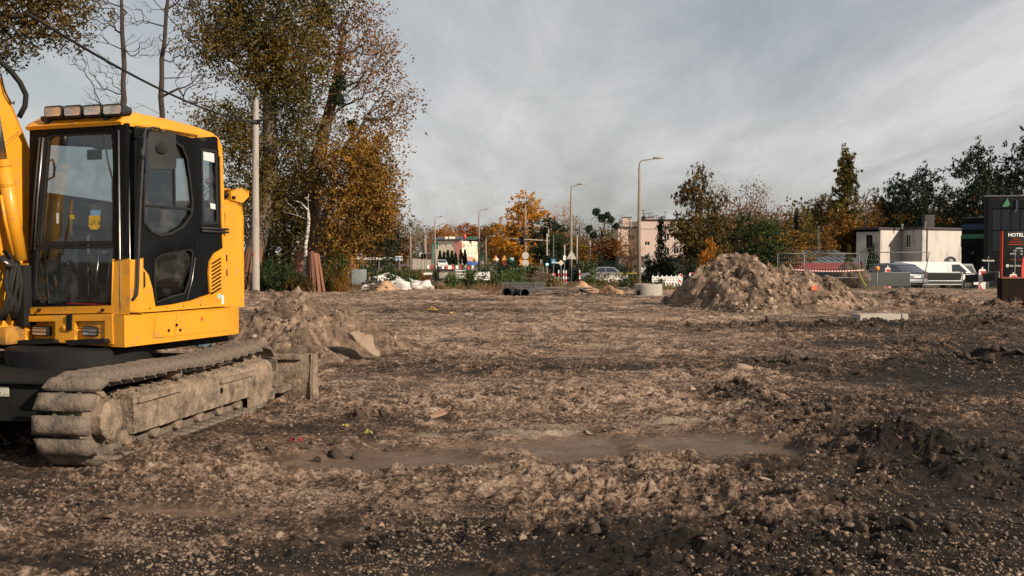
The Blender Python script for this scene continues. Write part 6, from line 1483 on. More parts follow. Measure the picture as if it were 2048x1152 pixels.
# --- white house ---
def white_house():
    D = 104; z0 = bz(D); zt = at(1842, 458, D).z
    r = empty('house', (wx(1820, D), D + 4, z0), 0, 'weathered white two-storey house with flat dark roof behind the parked vehicles', 'house')
    A, B, C_, Dd, E = pxp(1712, 106.5), pxp(1760, 105), pxp(1803, 107.5), pxp(1844, 104), pxp(1926, 108)
    th = zt - z0
    zz = lambda py, Y: at(1800, py, Y).z
    F, L = frame_of(A, B); wall(r, F, L, z0 - .5, zt - .25, [(L * .40, zz(497, 106), L * .68, zz(470, 106))], concr_w, sill=M['pole'], frame=roofm)
    F, L = frame_of(B, C_); wall(r, F, L, z0 - .5, zt - .1, [], concr_w)
    F, L = frame_of(C_, Dd); wall(r, F, L, z0 - .5, zt, [(L * .18, zz(495, 106), L * .42, zz(469, 106)), (L * .2, zz(533, 106), L * .5, zz(521, 106))], concr_w, sill=M['white'])
    F, L = frame_of(Dd, E); wall(r, F, L, z0 - .5, zt, [(L * .93, zz(494, 106), L * .985, zz(470, 106))], concr_w, frame=roofm)
    Fi = Matrix.Translation(-r.location) @ F
    MB().tube([(0.10 * L, -.06, z0), (0.10 * L, -.06, zt)], 0.06, 8).build('downpipe', roofm, r, Fi, smooth_=True)
    back = [A, B, C_, Dd, E, (E[0] - 2, E[1] + 8), (A[0] + 1, A[1] + 8)]
    flat_roof(r, [A, B, C_, Dd, E, (E[0] * 1.075 + .3, E[1] * 1.075), (A[0] * 1.075 + .2, A[1] * 1.075)], zt - .02, .22, .3, roofm)
    F, L = frame_of((A[0] * 1.075 + .2, A[1] * 1.075), A); wall(r, F, L, z0 - .5, zt - .3, [], concr_w)
    F, L = frame_of(E, (E[0] * 1.075 + .3, E[1] * 1.075)); wall(r, F, L, z0 - .5, zt - .05, [], concr_w)
    F, L = frame_of((E[0] * 1.075 + .3, E[1] * 1.075), (A[0] * 1.075 + .2, A[1] * 1.075)); wall(r, F, L, z0 - .5, zt - .3, [], concr_w)
    T = Matrix.Translation(-r.location)
    c = pxp(1859, 107); MB().box((c[0] - .55, c[1], zt), (c[0] + .45, c[1] + .8, zt + 1.55)).build('chimney', roofm, r, T, bevel=.02)
    for px, h in ((1803, .38), (1849, .6)): c = pxp(px, 106); MB().tube([(c[0], c[1], zt), (c[0], c[1], zt + h)], .09, 8).lathe([(.16, 0), (.16, .12), (.05, .2)], 8, Matrix.Translation((c[0], c[1], zt + h))).build('vent_pipe', M['galv'], r, T)
    # round tank on the facade
white_house()
tk = at(1906, 524, 101); mb = MB().lathe([(0.5, 0), (0.5, .9), (.46, .93)], 20, Matrix.Rotation(R(90), 4, 'X')); mb.lathe([(0.56, -.02), (0.56, .05), (.44, .05), (.44, -.02)], 20, Matrix.Translation((0, -.93, 0)) @ Matrix.Rotation(R(90), 4, 'X'))
tkr = empty('round_tank', tk + Vector((0, .9, -.6)), R(-15), 'round grey tank with a dark rim standing before the right end of the white house', 'tank'); mb.build('barrel', M['galv'], tkr, smooth_=True, auto=40, loc=(0, 0, .6)); MB().box((-.5, -1.0, -1.6), (.5, 0, .12)).build('stand', M['dsteel'], tkr)
MB().box((-.12, -.97, .7), (.2, -.955, .85)).build('white_label', M['white'], tkr)
# --- black modern building ---
def black_building():
    D = 84; z0 = bz(D); r = empty('office_building', (wx(2000, D), D + 3, z0), 0, 'modern black office building with green and blue stripes and tall windows at the right edge', 'building')
    blk = mat('anthracite_with_shade', (0.009, 0.0105, 0.012), 0.6, 0, spec=0.08, col2=(0.007, 0.008, 0.009), nscale=.4, bump=.03)  # dark cladding, deepened further so the colour carries tree shade
    grn = mat('green_panel', (0.035, 0.16, 0.085), 0.6); blu = mat('dark_blue_panel', (0.012, 0.03, 0.085), 0.6)
    gls = mat('facade_glass', (0.008, 0.011, 0.014), 0.06, 0, spec=0.35)
    T = Matrix.Translation(-r.location)
    A, B = pxp(1922, 86), pxp(1968, 84.5); z = lambda py, Y=85: at(1950, py, Y).z
    F, L = frame_of(A, B); X = T @ F; zt = z(436)
    wall(r, F, L, z0 - .5, zt, [(L * .42, z0 + .1, L * .92, z(490))], blk, glass=gls, frame=M['black'], bars=2)
    MB().box((-.02, -.03, zt), (L + .02, .3, zt + .06)).build('parapet_cap', M['galv'], r, X)
    MB().box((0.03, -.025, z(459)), (L, -.002, z(448))).build('stripe_panel', blu, r, X); MB().box((0.03, -.025, z(477)), (L, -.002, z(468))).build('stripe_panel', grn, r, X)
    MB().box((0.9, -.04, z(508)), (1.05, -.01, z(503))).build('wall_lamp', M['galv'], r, X)
    # main block
    A2, B2 = pxp(1968, 81.5), (wx(1968, 81.5) + 13, 79.0); F, L = frame_of(A2, B2); X = T @ F; zt = z(393, 81.5); zw0, zw1 = z(516, 81.5), z(417, 81.5)
    wall(r, F, L, z0 - .5, zt, [(.55, z(505, 81.5), 3.35, zw1), (3.75, z(505, 81.5), 6.6, zw1), (7.2, z(505, 81.5), 10, zw1)], blk, glass=gls, frame=M['black'], bars=3, frame_w=.07)
    for hx in (.55, 3.75, 7.2): MB().box((hx + .07, .07, z(462, 81.5)), (hx + 2.75, .135, z(462, 81.5) + .08)).build('transom', M['black'], r, X)
    MB().box((-.03, -.03, zt), (L, .3, zt + .07)).build('parapet_cap', M['galv'], r, X)
    MB().prism([[(1.25, zw1 + .12), (1.55, zw1 + .12), (1.85, zt - .7), (1.65, zt - .12), (1.55, zt - .3)]], -.05, -.004, S3).build('green_emblem', grn, r, X)
    dk = mat('dark_blue_letters', (0.02, 0.032, 0.06), 0.5)
    o = text('J  MUTKA', 1.0, dk, r, (0, 0, 0), ext=.03, bold=.02); o.matrix_local = X @ Matrix.Translation((2.2, -.05, zt - 1.02)) @ Matrix.Rotation(math.pi / 2, 4, 'X')
    for (p, q, zz_) in ((A2, (A2[0] * 1.15 + .3, A2[1] * 1.15), zt), (A, (A[0] * 1.11 + .3, A[1] * 1.11), z(436))):
        F, L = frame_of(q, p); wall(r, F, L, z0 - .5, zz_, [], blk)
    flat_roof(r, [A2, B2, (B2[0] * 1.15, B2[1] * 1.15), (A2[0] * 1.15 + .3, A2[1] * 1.15)], zt - .25, .15, 0, roofm)
    flat_roof(r, [A, B, (B[0] * 1.11, B[1] * 1.11), (A[0] * 1.11 + .3, A[1] * 1.11)], z(436) - .25, .15, 0, roofm)
black_building()
# --- hotel totem ---
def hotel_sign():
    D = 62; z0 = bz(D); x0, x1 = wx(2004, D), wx(2049, D) + .12; zt = at(2010, 462, D).z
    r = empty('hotel_sign', ((x0 + x1) / 2, D, z0), 0, 'tall black hotel sign with white and red lettering, a red edge and a red arrow', 'sign')
    w = x1 - x0; h = zt - z0
    MB().box((-w / 2, 0, .1), (w / 2, .25, h)).build('board', mat('sign_black', (0.006, 0.0065, 0.007), .5, spec=0.1), r, bevel=.01)
    red = mat('sign_red', (0.36, 0.045, 0.02), .6, spec=0.1); wht = mat('sign_white', (0.7, 0.7, 0.7), .5)
    MB().box((-w / 2 - .03, -.03, .1), (-w / 2 + .03, .26, h)).build('red_edge', red, r)
    zz = lambda py: at(2010, py, D).z - z0
    cx = .06
    text('HOTEL', .29, wht, r, (cx, -.02, zz(473)), align='CENTER', bold=.006, sx=1.05)
    text('NAD', .17, red, r, (cx, -.02, zz(480)), align='CENTER', sx=1.1); text('RZECZKĄ', .17, red, r, (cx, -.02, zz(486)), align='CENTER', sx=1.05)
    MB().box((-.42, -.015, zz(489.5)), (.48, -.002, zz(488.3))).build('underline', red, r)
    for s_, py in (('WESELA', 498), ('PRZYJĘCIA', 503.5), ('KONFERENCJE', 509)): text(s_, .115, wht, r, (.48, -.02, zz(py)), align='RIGHT')
    MB().box((-.25, -.02, zz(519.8)), (.06, -.003, zz(518.8))).prism([[(.0, zz(516.5)), (.12, zz(519.3)), (.0, zz(522.2)), (-.03, zz(521.4)), (.05, zz(519.3)), (-.03, zz(517.3))]], -.02, -.003, S3).build('arrow', red, r)
    text('100 m', .12, red, r, (.2, -.02, zz(521))); text('692 462 864', .13, wht, r, (-.28, -.02, zz(533)))
    MB().lathe([(.09, 0), (.09, .012)], 16, Matrix.Translation((-.42, -.004, zz(531.5))) @ Matrix.Rotation(R(90), 4, 'X')).build('phone_symbol', wht, r)
    MB().prism([[(-.46, zz(530)), (-.43, zz(529.5)), (-.40, zz(532)), (-.38, zz(532.6)), (-.39, zz(533.6)), (-.44, zz(532.5))]], -.022, -.017, S3).build('phone_handset', mat('sign_dark', (0.012, 0.013, 0.015), .5), r)
hotel_sign()
rp_ = at(2047, 540, 60); ba = empty('red_banner', (rp_.x, 60, bz(60)), 0, 'red beach-flag style banner cut by the right edge next to the hotel sign', 'banner')
MB().prism([[(-.1, .3), (.9, .3), (1.0, 1.6), (.7, 2.0), (.25, 1.95), (-.03, 1.6), (-.12, 1.0)]], 0, .02, S3).build('flag', M['red'], ba, loc=(0, 0, .25)); MB().tube([(1.0, 0, 0), (1.0, 0, 2.5)], .02, 6).build('pole', M['galv'], ba)
# --- long grey shed with red front ---
def shed():
    D = 88; z0 = bz(D); r = empty('low_building', (wx(1625, D), D, z0), 0, 'long low building with grey roof and dark red front behind the big heap', 'building')
    T = Matrix.Translation(-r.location); x0, x1 = wx(1524, D), wx(1724, D); zr, ze, zb = at(1600, 507, D).z, at(1600, 523, D).z, z0
    mr = mat('dark_red_facade', (0.17, 0.02, 0.022), .6); gr = mat('blue_grey_roof', (0.085, 0.105, 0.115), .6, 0, col2=(0.065, 0.08, 0.09), nscale=1.2, stretch=(6, 1, 1))
    MB().prism([[(D, ze), (D + 9, zr + .6), (D + 9, zr + .45), (D, ze - .12)]], x0, x1, lambda p, d: (d, p[0], p[1])).build('roof', gr, r, T)
    MB().box((x0, D - .1, ze - .7), (x1, D + .1, ze - .12)).build('red_fascia', mr, r, T); MB().box((x0 + .2, D + .4, zb - .3), (x1 - .2, D + .7, ze - .5)).build('wall', roofm, r, T)
    for k in range(14): x = x0 + (x1 - x0) * k / 14; MB().prism([[(D - .01, ze + .015), (D + 8.9, zr + .61), (D + 8.9, zr + .66), (D - .01, ze + .065)]], x, x + .05, lambda p, d: (d, p[0], p[1])).build('roof_seam', gr, r, T)
    c = wx(1675, D); MB().box((c, D + 3, ze + .1), (c + 1.6, D + 4.5, ze + .8)).build('roof_box', roofm, r, T)
    MB().box((x0, D + 8.9, zb - .3), (x1, D + 9, zr + .5)).build('back_wall', mr, r, T)
    for k in range(4): x = x0 + 1 + k * 2; MB().box((x, D + .38, zb + .3), (x + 1.4, D + .4, ze - .9)).build('window', M['dglass'], r, T)
shed()
# --- radio mast ---
mp_b = (wx(1637, 92), 92); ms = empty('radio_mast', (mp_b[0], mp_b[1], bz(92)), 0, 'thin lattice mast with a small dish rising behind the grey-roofed low building', 'mast'); Hm = at(1637, 452, 92).z - bz(92)
mm_ = MB()
for a in range(3): mm_.tube([(.12 * math.cos(a * 2.1), .12 * math.sin(a * 2.1), 0), (.08 * math.cos(a * 2.1), .08 * math.sin(a * 2.1), Hm)], .018, 5)
for k in range(18): z = Hm * k / 18; a = k % 3; mm_.tube([(.11 * math.cos(a * 2.1), .11 * math.sin(a * 2.1), z), (.11 * math.cos(a * 2.1 + 2.1), .11 * math.sin(a * 2.1 + 2.1), z + Hm / 18)], .01, 4)
mm_.build('lattice', M['galv'], ms); MB().cbox((-.2, -.1, Hm * .42), (.6, .2, .18)).build('dish', M['white'], ms, bevel=.05)
# --- pink apartment block ---
def pink_block():
    D = 190; z0 = bz(D); pk = mat('pink_beige_render', (0.52, 0.40, 0.34), .9, 0, col2=(0.44, 0.33, 0.28), nscale=.35, bump=.05)
    r = empty('apartment_building', (wx(1360, D), D, z0), 0, 'pinkish three-storey apartment block with flat roof, chimneys and aerials behind the tallest lamp', 'building')
    T = Matrix.Translation(-r.location); zz = lambda py: at(1300, py, D).z; m_ = D / F_PX
    F, L = frame_of(pxp(1278, D), pxp(1484, D)); X = T @ F; H = []
    def W(px, py, w=11, h=11): a = (px - 1278 - w / 2) * m_; H.append((a, zz(py + h / 2), a + w * m_, zz(py - h / 2)))
    for px in (1338, 1350, 1362, 1400, 1412, 1440): W(px, 449.5, 7, 6)
    for px in (1333, 1352, 1372, 1391, 1410, 1429, 1448, 1467): W(px, 474, 10, 13); W(px, 501, 10, 12)
    W(1294, 487, 10, 8); W(1293, 512, 8, 7)
    for px in (1364, 1400, 1440): W(px, 526, 10, 8)
    wall(r, F, L, z0 - .5, zz(440), H, pk)
    MB().box((-.3, -.35, zz(440)), (L + .3, .3, zz(438.5))).build('cornice', roofm, r, X)
    MB().box((-.05, -.08, zz(458)), (L + .1, -.003, zz(457))).build('string_course', M['pole'], r, X)
    F2, L2 = frame_of(pxp(1236, D + 1.5), pxp(1278, D + 1.5)); H = []
    for py in (475, 502): H.append(((1264 - 1236 - 8) * m_, zz(py + 6), (1264 - 1236 + 6) * m_, zz(py - 6)))
    wall(r, F2, L2, z0 - .5, zz(455), H, pk); MB().box((-.3, -.3, zz(455)), (L2 + .3, .3, zz(453))).build('cornice', roofm, r, T @ F2)
    MB().box((0, .3, z0), (L, 11, zz(440) - .1)).build('building_body', pk, r, X); MB().box((0, .3, z0), (L2, 9, zz(455) - .1)).build('building_body', pk, r, T @ F2)
    def chim(px, w, top, bot, dy): a = wx(px, D) ; MB().box((a - w / 2 * m_, D + dy, zz(bot)), (a + w / 2 * m_, D + dy + 1.2, zz(top))).build('chimney', pk, r, T); MB().box((a - w / 2 * m_ - .1, D + dy - .1, zz(top)), (a + w / 2 * m_ + .1, D + dy + 1.3, zz(top) + .15)).build('chimney_cap', roofm, r, T)
    chim(1258, 17, 434, 455, 4); chim(1305, 14, 434, 441, 3)
    for px, top in ((1289, 418), (1292, 425), (1300, 424), (1304, 424), (1315, 428), (1333, 422), (1308, 430)):
        a = wx(px, D); q = MB().tube([(a, D + 2, zz(441)), (a, D + 2, zz(top))], .05, 4)
        q.box((a - .5, D + 1.97, zz(top + 2)), (a + .5, D + 2.03, zz(top + 2) + .05)); q.build('aerial', M['dsteel'], r, T)
    MB().lathe([(.42, 0), (.3, .12), (.05, .16)], 14, Matrix.Translation((wx(1288, D), D + 1, zz(436))) @ Matrix.Rotation(R(90), 4, 'X')).build('satellite_dish', M['dsteel'], r, T)
    MB().lathe([(.42, 0), (.3, .12), (.05, .16)], 14, Matrix.Translation((wx(1252, D), D - .4, zz(511))) @ Matrix.Rotation(R(90), 4, 'X')).build('satellite_dish', M['concrete'], r, T)
pink_block()
# --- garages ---
def garages():
    D = 104; z0 = bz(D); g1 = mat('grey_brown_render', (0.16, 0.135, 0.115), .9, 0, col2=(0.11, 0.09, 0.08), nscale=.8)
    for i, (a, b_, top, bot, lab, dd) in enumerate([(1238, 1271, 514, 545, 'grey-brown flat-roofed garage left of the tallest lamp', 0), (1272, 1298, 515, 545, 'darker garage with a pale notice, right behind the tallest lamp', 1), (1340, 1386, 515, 553, 'dark garage with sloping roof edge between conifer and big heap', -2)]):
        Y = D + dd; r = empty('garage', (wx((a + b_) / 2, Y), Y, z0), 0, lab, 'garage', 'garages in front of the pink building'); w = (wx(b_, Y) - wx(a, Y)) / 2; h = at(a, top, Y).z - z0
        MB().box((-w, 0, -.3), (w, 5, h)).build('wall', g1 if i < 2 else mat('dark_grey_render', (0.06, 0.055, 0.055), .9), r)
        if i < 2: MB().box((-w - .1, -.12, h), (w + .1, 5.1, h + .12)).build('roof', roofm, r)
        else: MB().prism([[(-w - .1, h), (w * .1, h + .02), (w + .1, h - .45), (w + .1, h - .6), (-w - .1, h - .1)]], -.15, 5.1, S3).build('roof', roofm, r)
        if i == 1: MB().box((-w * .3, -.03, h * .15), (w * .75, -.002, h * .55)).build('notice_board', M['white'], r)
        if i == 0: MB().box((w * .45, -.03, h * .05), (w * .6, -.002, h * .25)).build('notice', M['white'], r)
        MB().box((-w * .8, -.012, 0), (w * (.2 if i != 1 else -.35), -.002, h * .75)).build('garage_door', mat('garage_door_%d' % i, ((0.13, 0.115, 0.1), (0.08, 0.075, 0.07), (0.07, 0.07, 0.068))[i], .8), r)
garages()
# --- cream building ---
def cream():
    D = 250; z0 = bz(D); cr = mat('cream_render', (0.74, 0.63, 0.46), .9); sal = mat('salmon_render', (0.62, 0.25, 0.20), .9); gn = mat('sea_green_render', (0.14, 0.29, 0.24), .9)
    r = empty('school_building', (wx(915, D), D, z0), 0, 'cream two-storey building with green corners and a salmon panel, far down the road', 'building')
    T = Matrix.Translation(-r.location); zz = lambda py, Y=D: at(900, py, Y).z
    A, B, E = pxp(864, D + 4), pxp(924, D), pxp(966, D + 14)
    F, L = frame_of(A, B); X = T @ F; k = L / 60; H = []
    for px in (879, 891, 904): H.append(((px - 864 - 1.6) * k, zz(494), (px - 864 + 1.6) * k, zz(487))); H.append(((px - 864 - 1.6) * k, zz(511), (px - 864 + 1.6) * k, zz(502.5)))
    wall(r, F, L, z0 - 3, zz(481), H, cr, frame_w=.1)
    P = lambda a, b_, t, u, mt, nm: MB().box(((a - 864) * k, -.06, zz(u)), ((b_ - 864) * k, -.004, zz(t))).build(nm, mt, r, X)
    P(864, 868, 484, 527, gn, 'green_panel'); P(868, 877, 484, 497, gn, 'green_panel'); MB().prism([[((908 - 864) * k, zz(483)), ((923.5 - 864) * k, zz(483)), ((923.5 - 864) * k, zz(518)), ((913 - 864) * k, zz(518))]], -.08, -.005, S3).build('salmon_panel', sal, r, X)
    rs = P(909, 918, 482.5, 490.5, mat('sign_board_red', (0.55, 0.04, 0.04), .6), 'name_sign')
    F, L = frame_of(B, E); X = T @ F; k = L / 42; H = []
    for px in (929, 936, 943, 950): H.append(((px - 924 - 1.3) * k, zz(495), (px - 924 + 1.3) * k, zz(487.5))); H.append(((px - 924 - 1.3) * k, zz(510), (px - 924 + 1.3) * k, zz(503)))
    wall(r, F, L, z0 - 3, zz(482), H, cr, frame_w=.1)
    P = lambda a, b_, t, u, mt, nm: MB().box(((a - 924) * k, -.06, zz(u)), ((b_ - 924) * k, -.004, zz(t))).build(nm, mt, r, X)
    P(960, 966, 486, 522, gn, 'green_panel'); P(954, 957, 487, 497, gn, 'green_panel'); P(925, 928, 487, 496, sal, 'salmon_panel'); P(924, 946, 513, 522, sal, 'salmon_panel')
    MB().prism([[A, B, E, (E[0] + 1, E[1] + 14), (A[0] + 1, A[1] + 18)]], zz(481), zz(481) + .25, lambda p, d: (p[0], p[1], d)).build('roof_edge', roofm, r, T)
    q = [(A[0] - .5, A[1] - .5), (B[0], B[1] - .5), (E[0] + .5, E[1] - .5), (E[0] - 2, E[1] + 6), (A[0] + 2, A[1] + 8)]
    mb = MB(); zt = zz(481) + .25; c = (wx(915, D + 8), D + 8)
    mb.add([(x, y, zt) for x, y in q] + [(c[0] - 4, c[1], zt + .9), (c[0] + 2.5, c[1], zt + .9)], [(0, 1, 6, 5), (1, 2, 6), (2, 3, 6), (3, 4, 5, 6), (4, 0, 5)]); mb.build('roof', mat('grey_metal_roof', (0.06, 0.065, 0.07), .6), r, T)
    for px, w in ((893, 5), (901, 5), (907, 6)): c = wx(px, D + 3); MB().box((c - w * .06, D + 3, zt), (c + w * .06, D + 4, zt + .75)).build('chimney', cr, r, T)
    c = wx(929, D); MB().lathe([(.35, 0), (.4, .6), (.2, 1.1)], 8, Matrix.Translation((c, D + 2, zt + .2))).build('red_roof_ornament', M['red'], r, T)
    for a, b_ in ((932, 944), (946, 953)): MB().box((wx(a, D), D + 4, zt), (wx(b_, D), D + 5, zt + .8)).build('green_roof_sign', mat('roof_sign_green', (0.02, 0.09, 0.05), .6), r, T)
cream()
# --- billboard and small roadside buildings at left centre ---
bb = empty('billboard', (wx(720, 120), 120, bz(120)), 0, 'white billboard seen under the dark canopy at left centre', 'billboard'); D = 120; k = D / F_PX
MB().box((-8 * k, 0, at(0, 519, D).z - bz(120)), (8 * k, .15, at(0, 503, D).z - bz(120))).build('board', M['white'], bb); [MB().box((s * 7 * k - .06, .02, 0), (s * 7 * k + .06, .12, 2.2)).build('post', M['galv'], bb) for s in (-1, 1)]
ks = empty('canopy_building', (wx(752, 135), 135, bz(135)), 0, 'low pale petrol station style canopy between billboard and road', 'building'); k = 135 / F_PX; zc_ = at(0, 520, 135).z - bz(135)
MB().box((-34 * k, 0, zc_), (30 * k, 4, zc_ + .35)).build('roof', M['concrete'], ks); MB().box((-26 * k, 2, -.2), (14 * k, 4, zc_)).build('wall', mat('shop_front', (0.22, 0.15, 0.11), .8), ks)
for s in (-30, -12, 6, 26): MB().box((s * k - .08, .1, -.2), (s * k + .08, .3, zc_)).build('post', M['galv'], ks)
MB().box((0 * k, -.1, zc_ + .02), (16 * k, -.02, zc_ + .33)).build('fascia_sign', M['white'], ks)
bl = empty('blue_white_sign', (wx(799, 140), 140, bz(140)), 0, 'blue and white striped roadside display left of the cream building', 'sign'); k = 140 / F_PX; zb_ = at(0, 522, 140).z - bz(140)
MB().box((-9 * k, 0, zb_), (6 * k, .2, zb_ + 10 * k)).build('board', M['white'], bl); bm_ = mat('sign_blue', (0.05, 0.16, 0.30), .6)
for q in range(3): MB().box((-9 * k, -.03, zb_ + q * 3.4 * k), (6 * k, -.002, zb_ + (q * 3.4 + 1.6) * k)).build('blue_stripe', bm_, bl)
MB().box((-.1, .05, -.2), (.1, .15, zb_)).build('post', M['galv'], bl)
wb = empty('white_wall', (wx(843, 175), 175, bz(175)), 0, 'long pale site wall left of the cream building', 'wall'); k = 175 / F_PX
for q in range(4): MB().box(((-18 + q * 9.5) * k, 0, -.3), ((-9 + q * 9.5) * k, .2, 1.8 - .05 * q)).build('wall_panel', M['concrete'], wb)
# ================================================================== VEHICLES
carglass = mat('car_glass', (0.02, 0.028, 0.035), 0.05, 0, spec=0.8)
def wheelset(r, cx, y, rad, w=.22):
    o = MB().lathe([(rad * .62, -w / 2), (rad * .95, -w / 2), (rad, -w / 2 + .03), (rad, w / 2 - .03), (rad * .95, w / 2), (rad * .62, w / 2)], 20, Matrix.Rotation(R(90), 4, 'X')).build('wheel', M['rubber'], r, smooth_=True, auto=40, loc=(cx, y, rad))
    rm = MB(); s = -1 if y < 0 else 1
    rm.lathe([(rad * .6, 0), (rad * .6, .02)], 16, Matrix.Translation((0, s * (w / 2 - .03), 0)) @ Matrix.Rotation(R(90), 4, 'X'))
    for q in range(5): a = q * 2 * math.pi / 5; rm.cbox((math.cos(a) * rad * .32, s * (w / 2 + .0), math.sin(a) * rad * .32), (rad * .6, .03, .05), rot=Matrix.Rotation(-a, 3, 'Y'))
    rm.build('rim', M['steel'], o); return o
def car(name, loc, rz, paint, L, Wd, body, cabin, wheels, rad, label, wins, extra=None, cat='car', cab_in=.14):
    """x forward; body and cabin are side outlines (x, z)"""
    r = empty(name, loc, rz, label, cat)
    hw = Wd / 2
    def loft(out, w0, w1, zs):
        n = len(out); vs, fs = [], []
        zlo, zhi = zs
        for y_, kk in ((-1, 0), (-.93, 1), (.93, 1), (1, 0)):
            for x, z in out:
                t = np.clip((z - zlo) / (zhi - zlo), 0, 1); w = w0 + (w1 - w0) * t
                cx = sum(p[0] for p in out) / n; cz = sum(p[1] for p in out) / n
                f_ = 1.0 if kk else .965
                vs.append((cx + (x - cx) * f_, y_ * w, cz + (z - cz) * (f_ if z > cz else 1)))
        for i in range(3):
            for j in range(n): fs.append((i * n + j, i * n + (j + 1) % n, (i + 1) * n + (j + 1) % n, (i + 1) * n + j))
        mb = MB().add(vs, fs); t = tessellate_polygon([[Vector((p[0], p[1], 0)) for p in out]]); mb.f += [tuple(q) for q in t] + [tuple(a + 3 * n for a in q) for q in t]; return mb
    zl = min(p[1] for p in body); zh = max(p[1] for p in body)
    loft(body, hw, hw * .96, (zl, zh)).build('body', paint, r, smooth_=True, auto=35)
    zc0, zc1 = min(p[1] for p in cabin), max(p[1] for p in cabin)
    cb = loft(cabin, hw * .95, hw * .95 - cab_in, (zc0, zc1)).build('cabin', paint, r, smooth_=True, auto=35)
    for (poly) in wins:      # side windows, proud of both flanks
        for s in (-1, 1):
            f = lambda p, d, s=s: (p[0], s * (hw * .95 - cab_in * (p[1] - zc0) / (zc1 - zc0) * 1.0 + d + .004), p[1])
            MB().prism([poly], -.012, .004, f).build('side_window', carglass, cb)
    for cx in wheels:
        for s in (-1, 1): wheelset(r, cx, s * (hw - .10), rad)
    for cx in wheels:
        for s in (-1, 1): MB().lathe([(rad * 1.18, 0), (rad * 1.18, .012)], 18, Matrix.Translation((cx, s * (hw + .003) + (.006 if s < 0 else .006), rad)) @ Matrix.Rotation(R(90), 4, 'X')).build('wheel_arch', M['black'], r)
    if extra: extra(r, hw)
    return r
dgrey = mat('dark_grey_car_paint', (0.03, 0.035, 0.042), .25, .5, coat=1.0); silver = mat('silver_car_paint', (0.33, 0.34, 0.35), .3, .7, coat=.6); whitep = mat('white_car_paint', (0.72, 0.71, 0.69), .3, 0, coat=.6)
lampred = mat('rear_lamp_red', (0.25, 0.01, 0.01), .2)
def suv_x(r, hw):
    # rear at -x
    MB().prism([[(-2.05, .98), (-1.38, 1.42), (-1.30, 1.40), (-1.95, .95)]], -hw * .78, hw * .78, S3).build('rear_window', carglass, r)
    MB().prism([[(.75, 1.0), (.28, 1.42), (.33, 1.44), (.85, 1.02)]], -hw * .8, hw * .8, S3).build('windscreen', carglass, r)
    MB().box((-2.37, -hw * .62, .62), (-2.30, hw * .62, .86)).build('tailgate_panel', silver, r, bevel=.02)
    MB().box((-2.40, -hw * .9, .34), (-2.28, hw * .9, .56)).build('rear_bumper', silver, r, bevel=.04)
    MB().box((-2.385, -hw * .8, .58), (-2.33, hw * .8, .61)).build('chrome_strip', M['steel'], r)
    for s in (-1, 1): MB().box((-2.34, s * hw * .86 - .14, .74), (-2.25, s * hw * .86 + .1, .90)).build('rear_lamp', lampred, r, bevel=.02)
    MB().box((-2.375, -.26, .66), (-2.372, .26, .77)).build('number_plate', M['white'], r)
    for s in (-1, 1): MB().cbox((.62, s * (hw + .08), 1.0), (.12, .18, .14)).build('wing_mirror', dgrey, r, bevel=.03)
sp_ = at(1797, 582, 60.5)
car('parked_car', (sp_.x, 62.2, bz(61) + .06), R(113), dgrey, 4.7, 1.88,
    [(-2.3, .35), (-2.34, .95), (-2.2, 1.02), (-.5, 1.02), (.9, 1.02), (1.9, .92), (2.3, .72), (2.33, .35), (1.9, .22), (-1.9, .22)], [(-2.22, .98), (-1.9, 1.12), (-1.35, 1.42), (-.6, 1.5), (.2, 1.46), (.95, 1.0)], [-1.45, 1.45], .36,
    'dark grey car seen from behind, parked behind the mesh fence beside a white van', [[(-1.85, 1.06), (-1.35, 1.36), (-.75, 1.40), (-.72, 1.06)], [(-.66, 1.06), (-.66, 1.41), (.12, 1.40), (.72, 1.06)]], suv_x)
def van_x(r, hw):
    MB().prism([[(2.02, 1.13), (1.42, 1.78), (1.47, 1.81), (2.10, 1.14)]], -hw * .82, hw * .82, S3).build('windscreen', carglass, r)
    MB().box((2.60, -hw * .9, .35), (2.74, hw * .9, .62)).build('front_bumper', M['plastic'], r, bevel=.05)
    for s in (-1, 1):
        MB().prism([[(2.28, .78), (2.60, .72), (2.62, .86), (2.32, .98)]], s * hw * .88 - .12, s * hw * .88 + .12, S3).build('headlight', M['steel'], r, bevel=.02)
        MB().box((-2.2, s * (hw + .008) - .008, .34), (1.45, s * (hw + .008) + .008, .52)).build('side_moulding', M['plastic'], r)
        MB().box((.62, s * (hw + .001) - .006, .6), (.635, s * (hw + .001) + .006, 1.75)).build('door_gap', M['black'], r)
        MB().cbox((1.55, s * (hw + .12), 1.15), (.12, .2, .25)).build('wing_mirror', M['plastic'], r, bevel=.03)
    MB().box((-2.4, -hw * .4, .5), (-2.38, hw * .4, .6)).build('rear_step', M['plastic'], r)
vp = at(1868, 585, 74)
car('parked_van', (wx(1872, 72.5), 72.5, bz(72.5) + .08), R(-3), whitep, 5.4, 1.95,
    [(-2.7, .35), (-2.72, 1.0), (2.1, 1.12), (2.45, 1.0), (2.66, .8), (2.7, .45), (2.6, .28), (-2.6, .28)], [(-2.72, .98), (-2.7, 1.75), (-2.6, 1.88), (1.2, 1.88), (1.45, 1.80), (2.12, 1.10)], [-1.65, 1.85], .34,
    'white panel van parked side on behind the fence, facing right', [[(.78, 1.18), (.78, 1.68), (1.28, 1.70), (1.82, 1.18)]], van_x, 'van', .10)
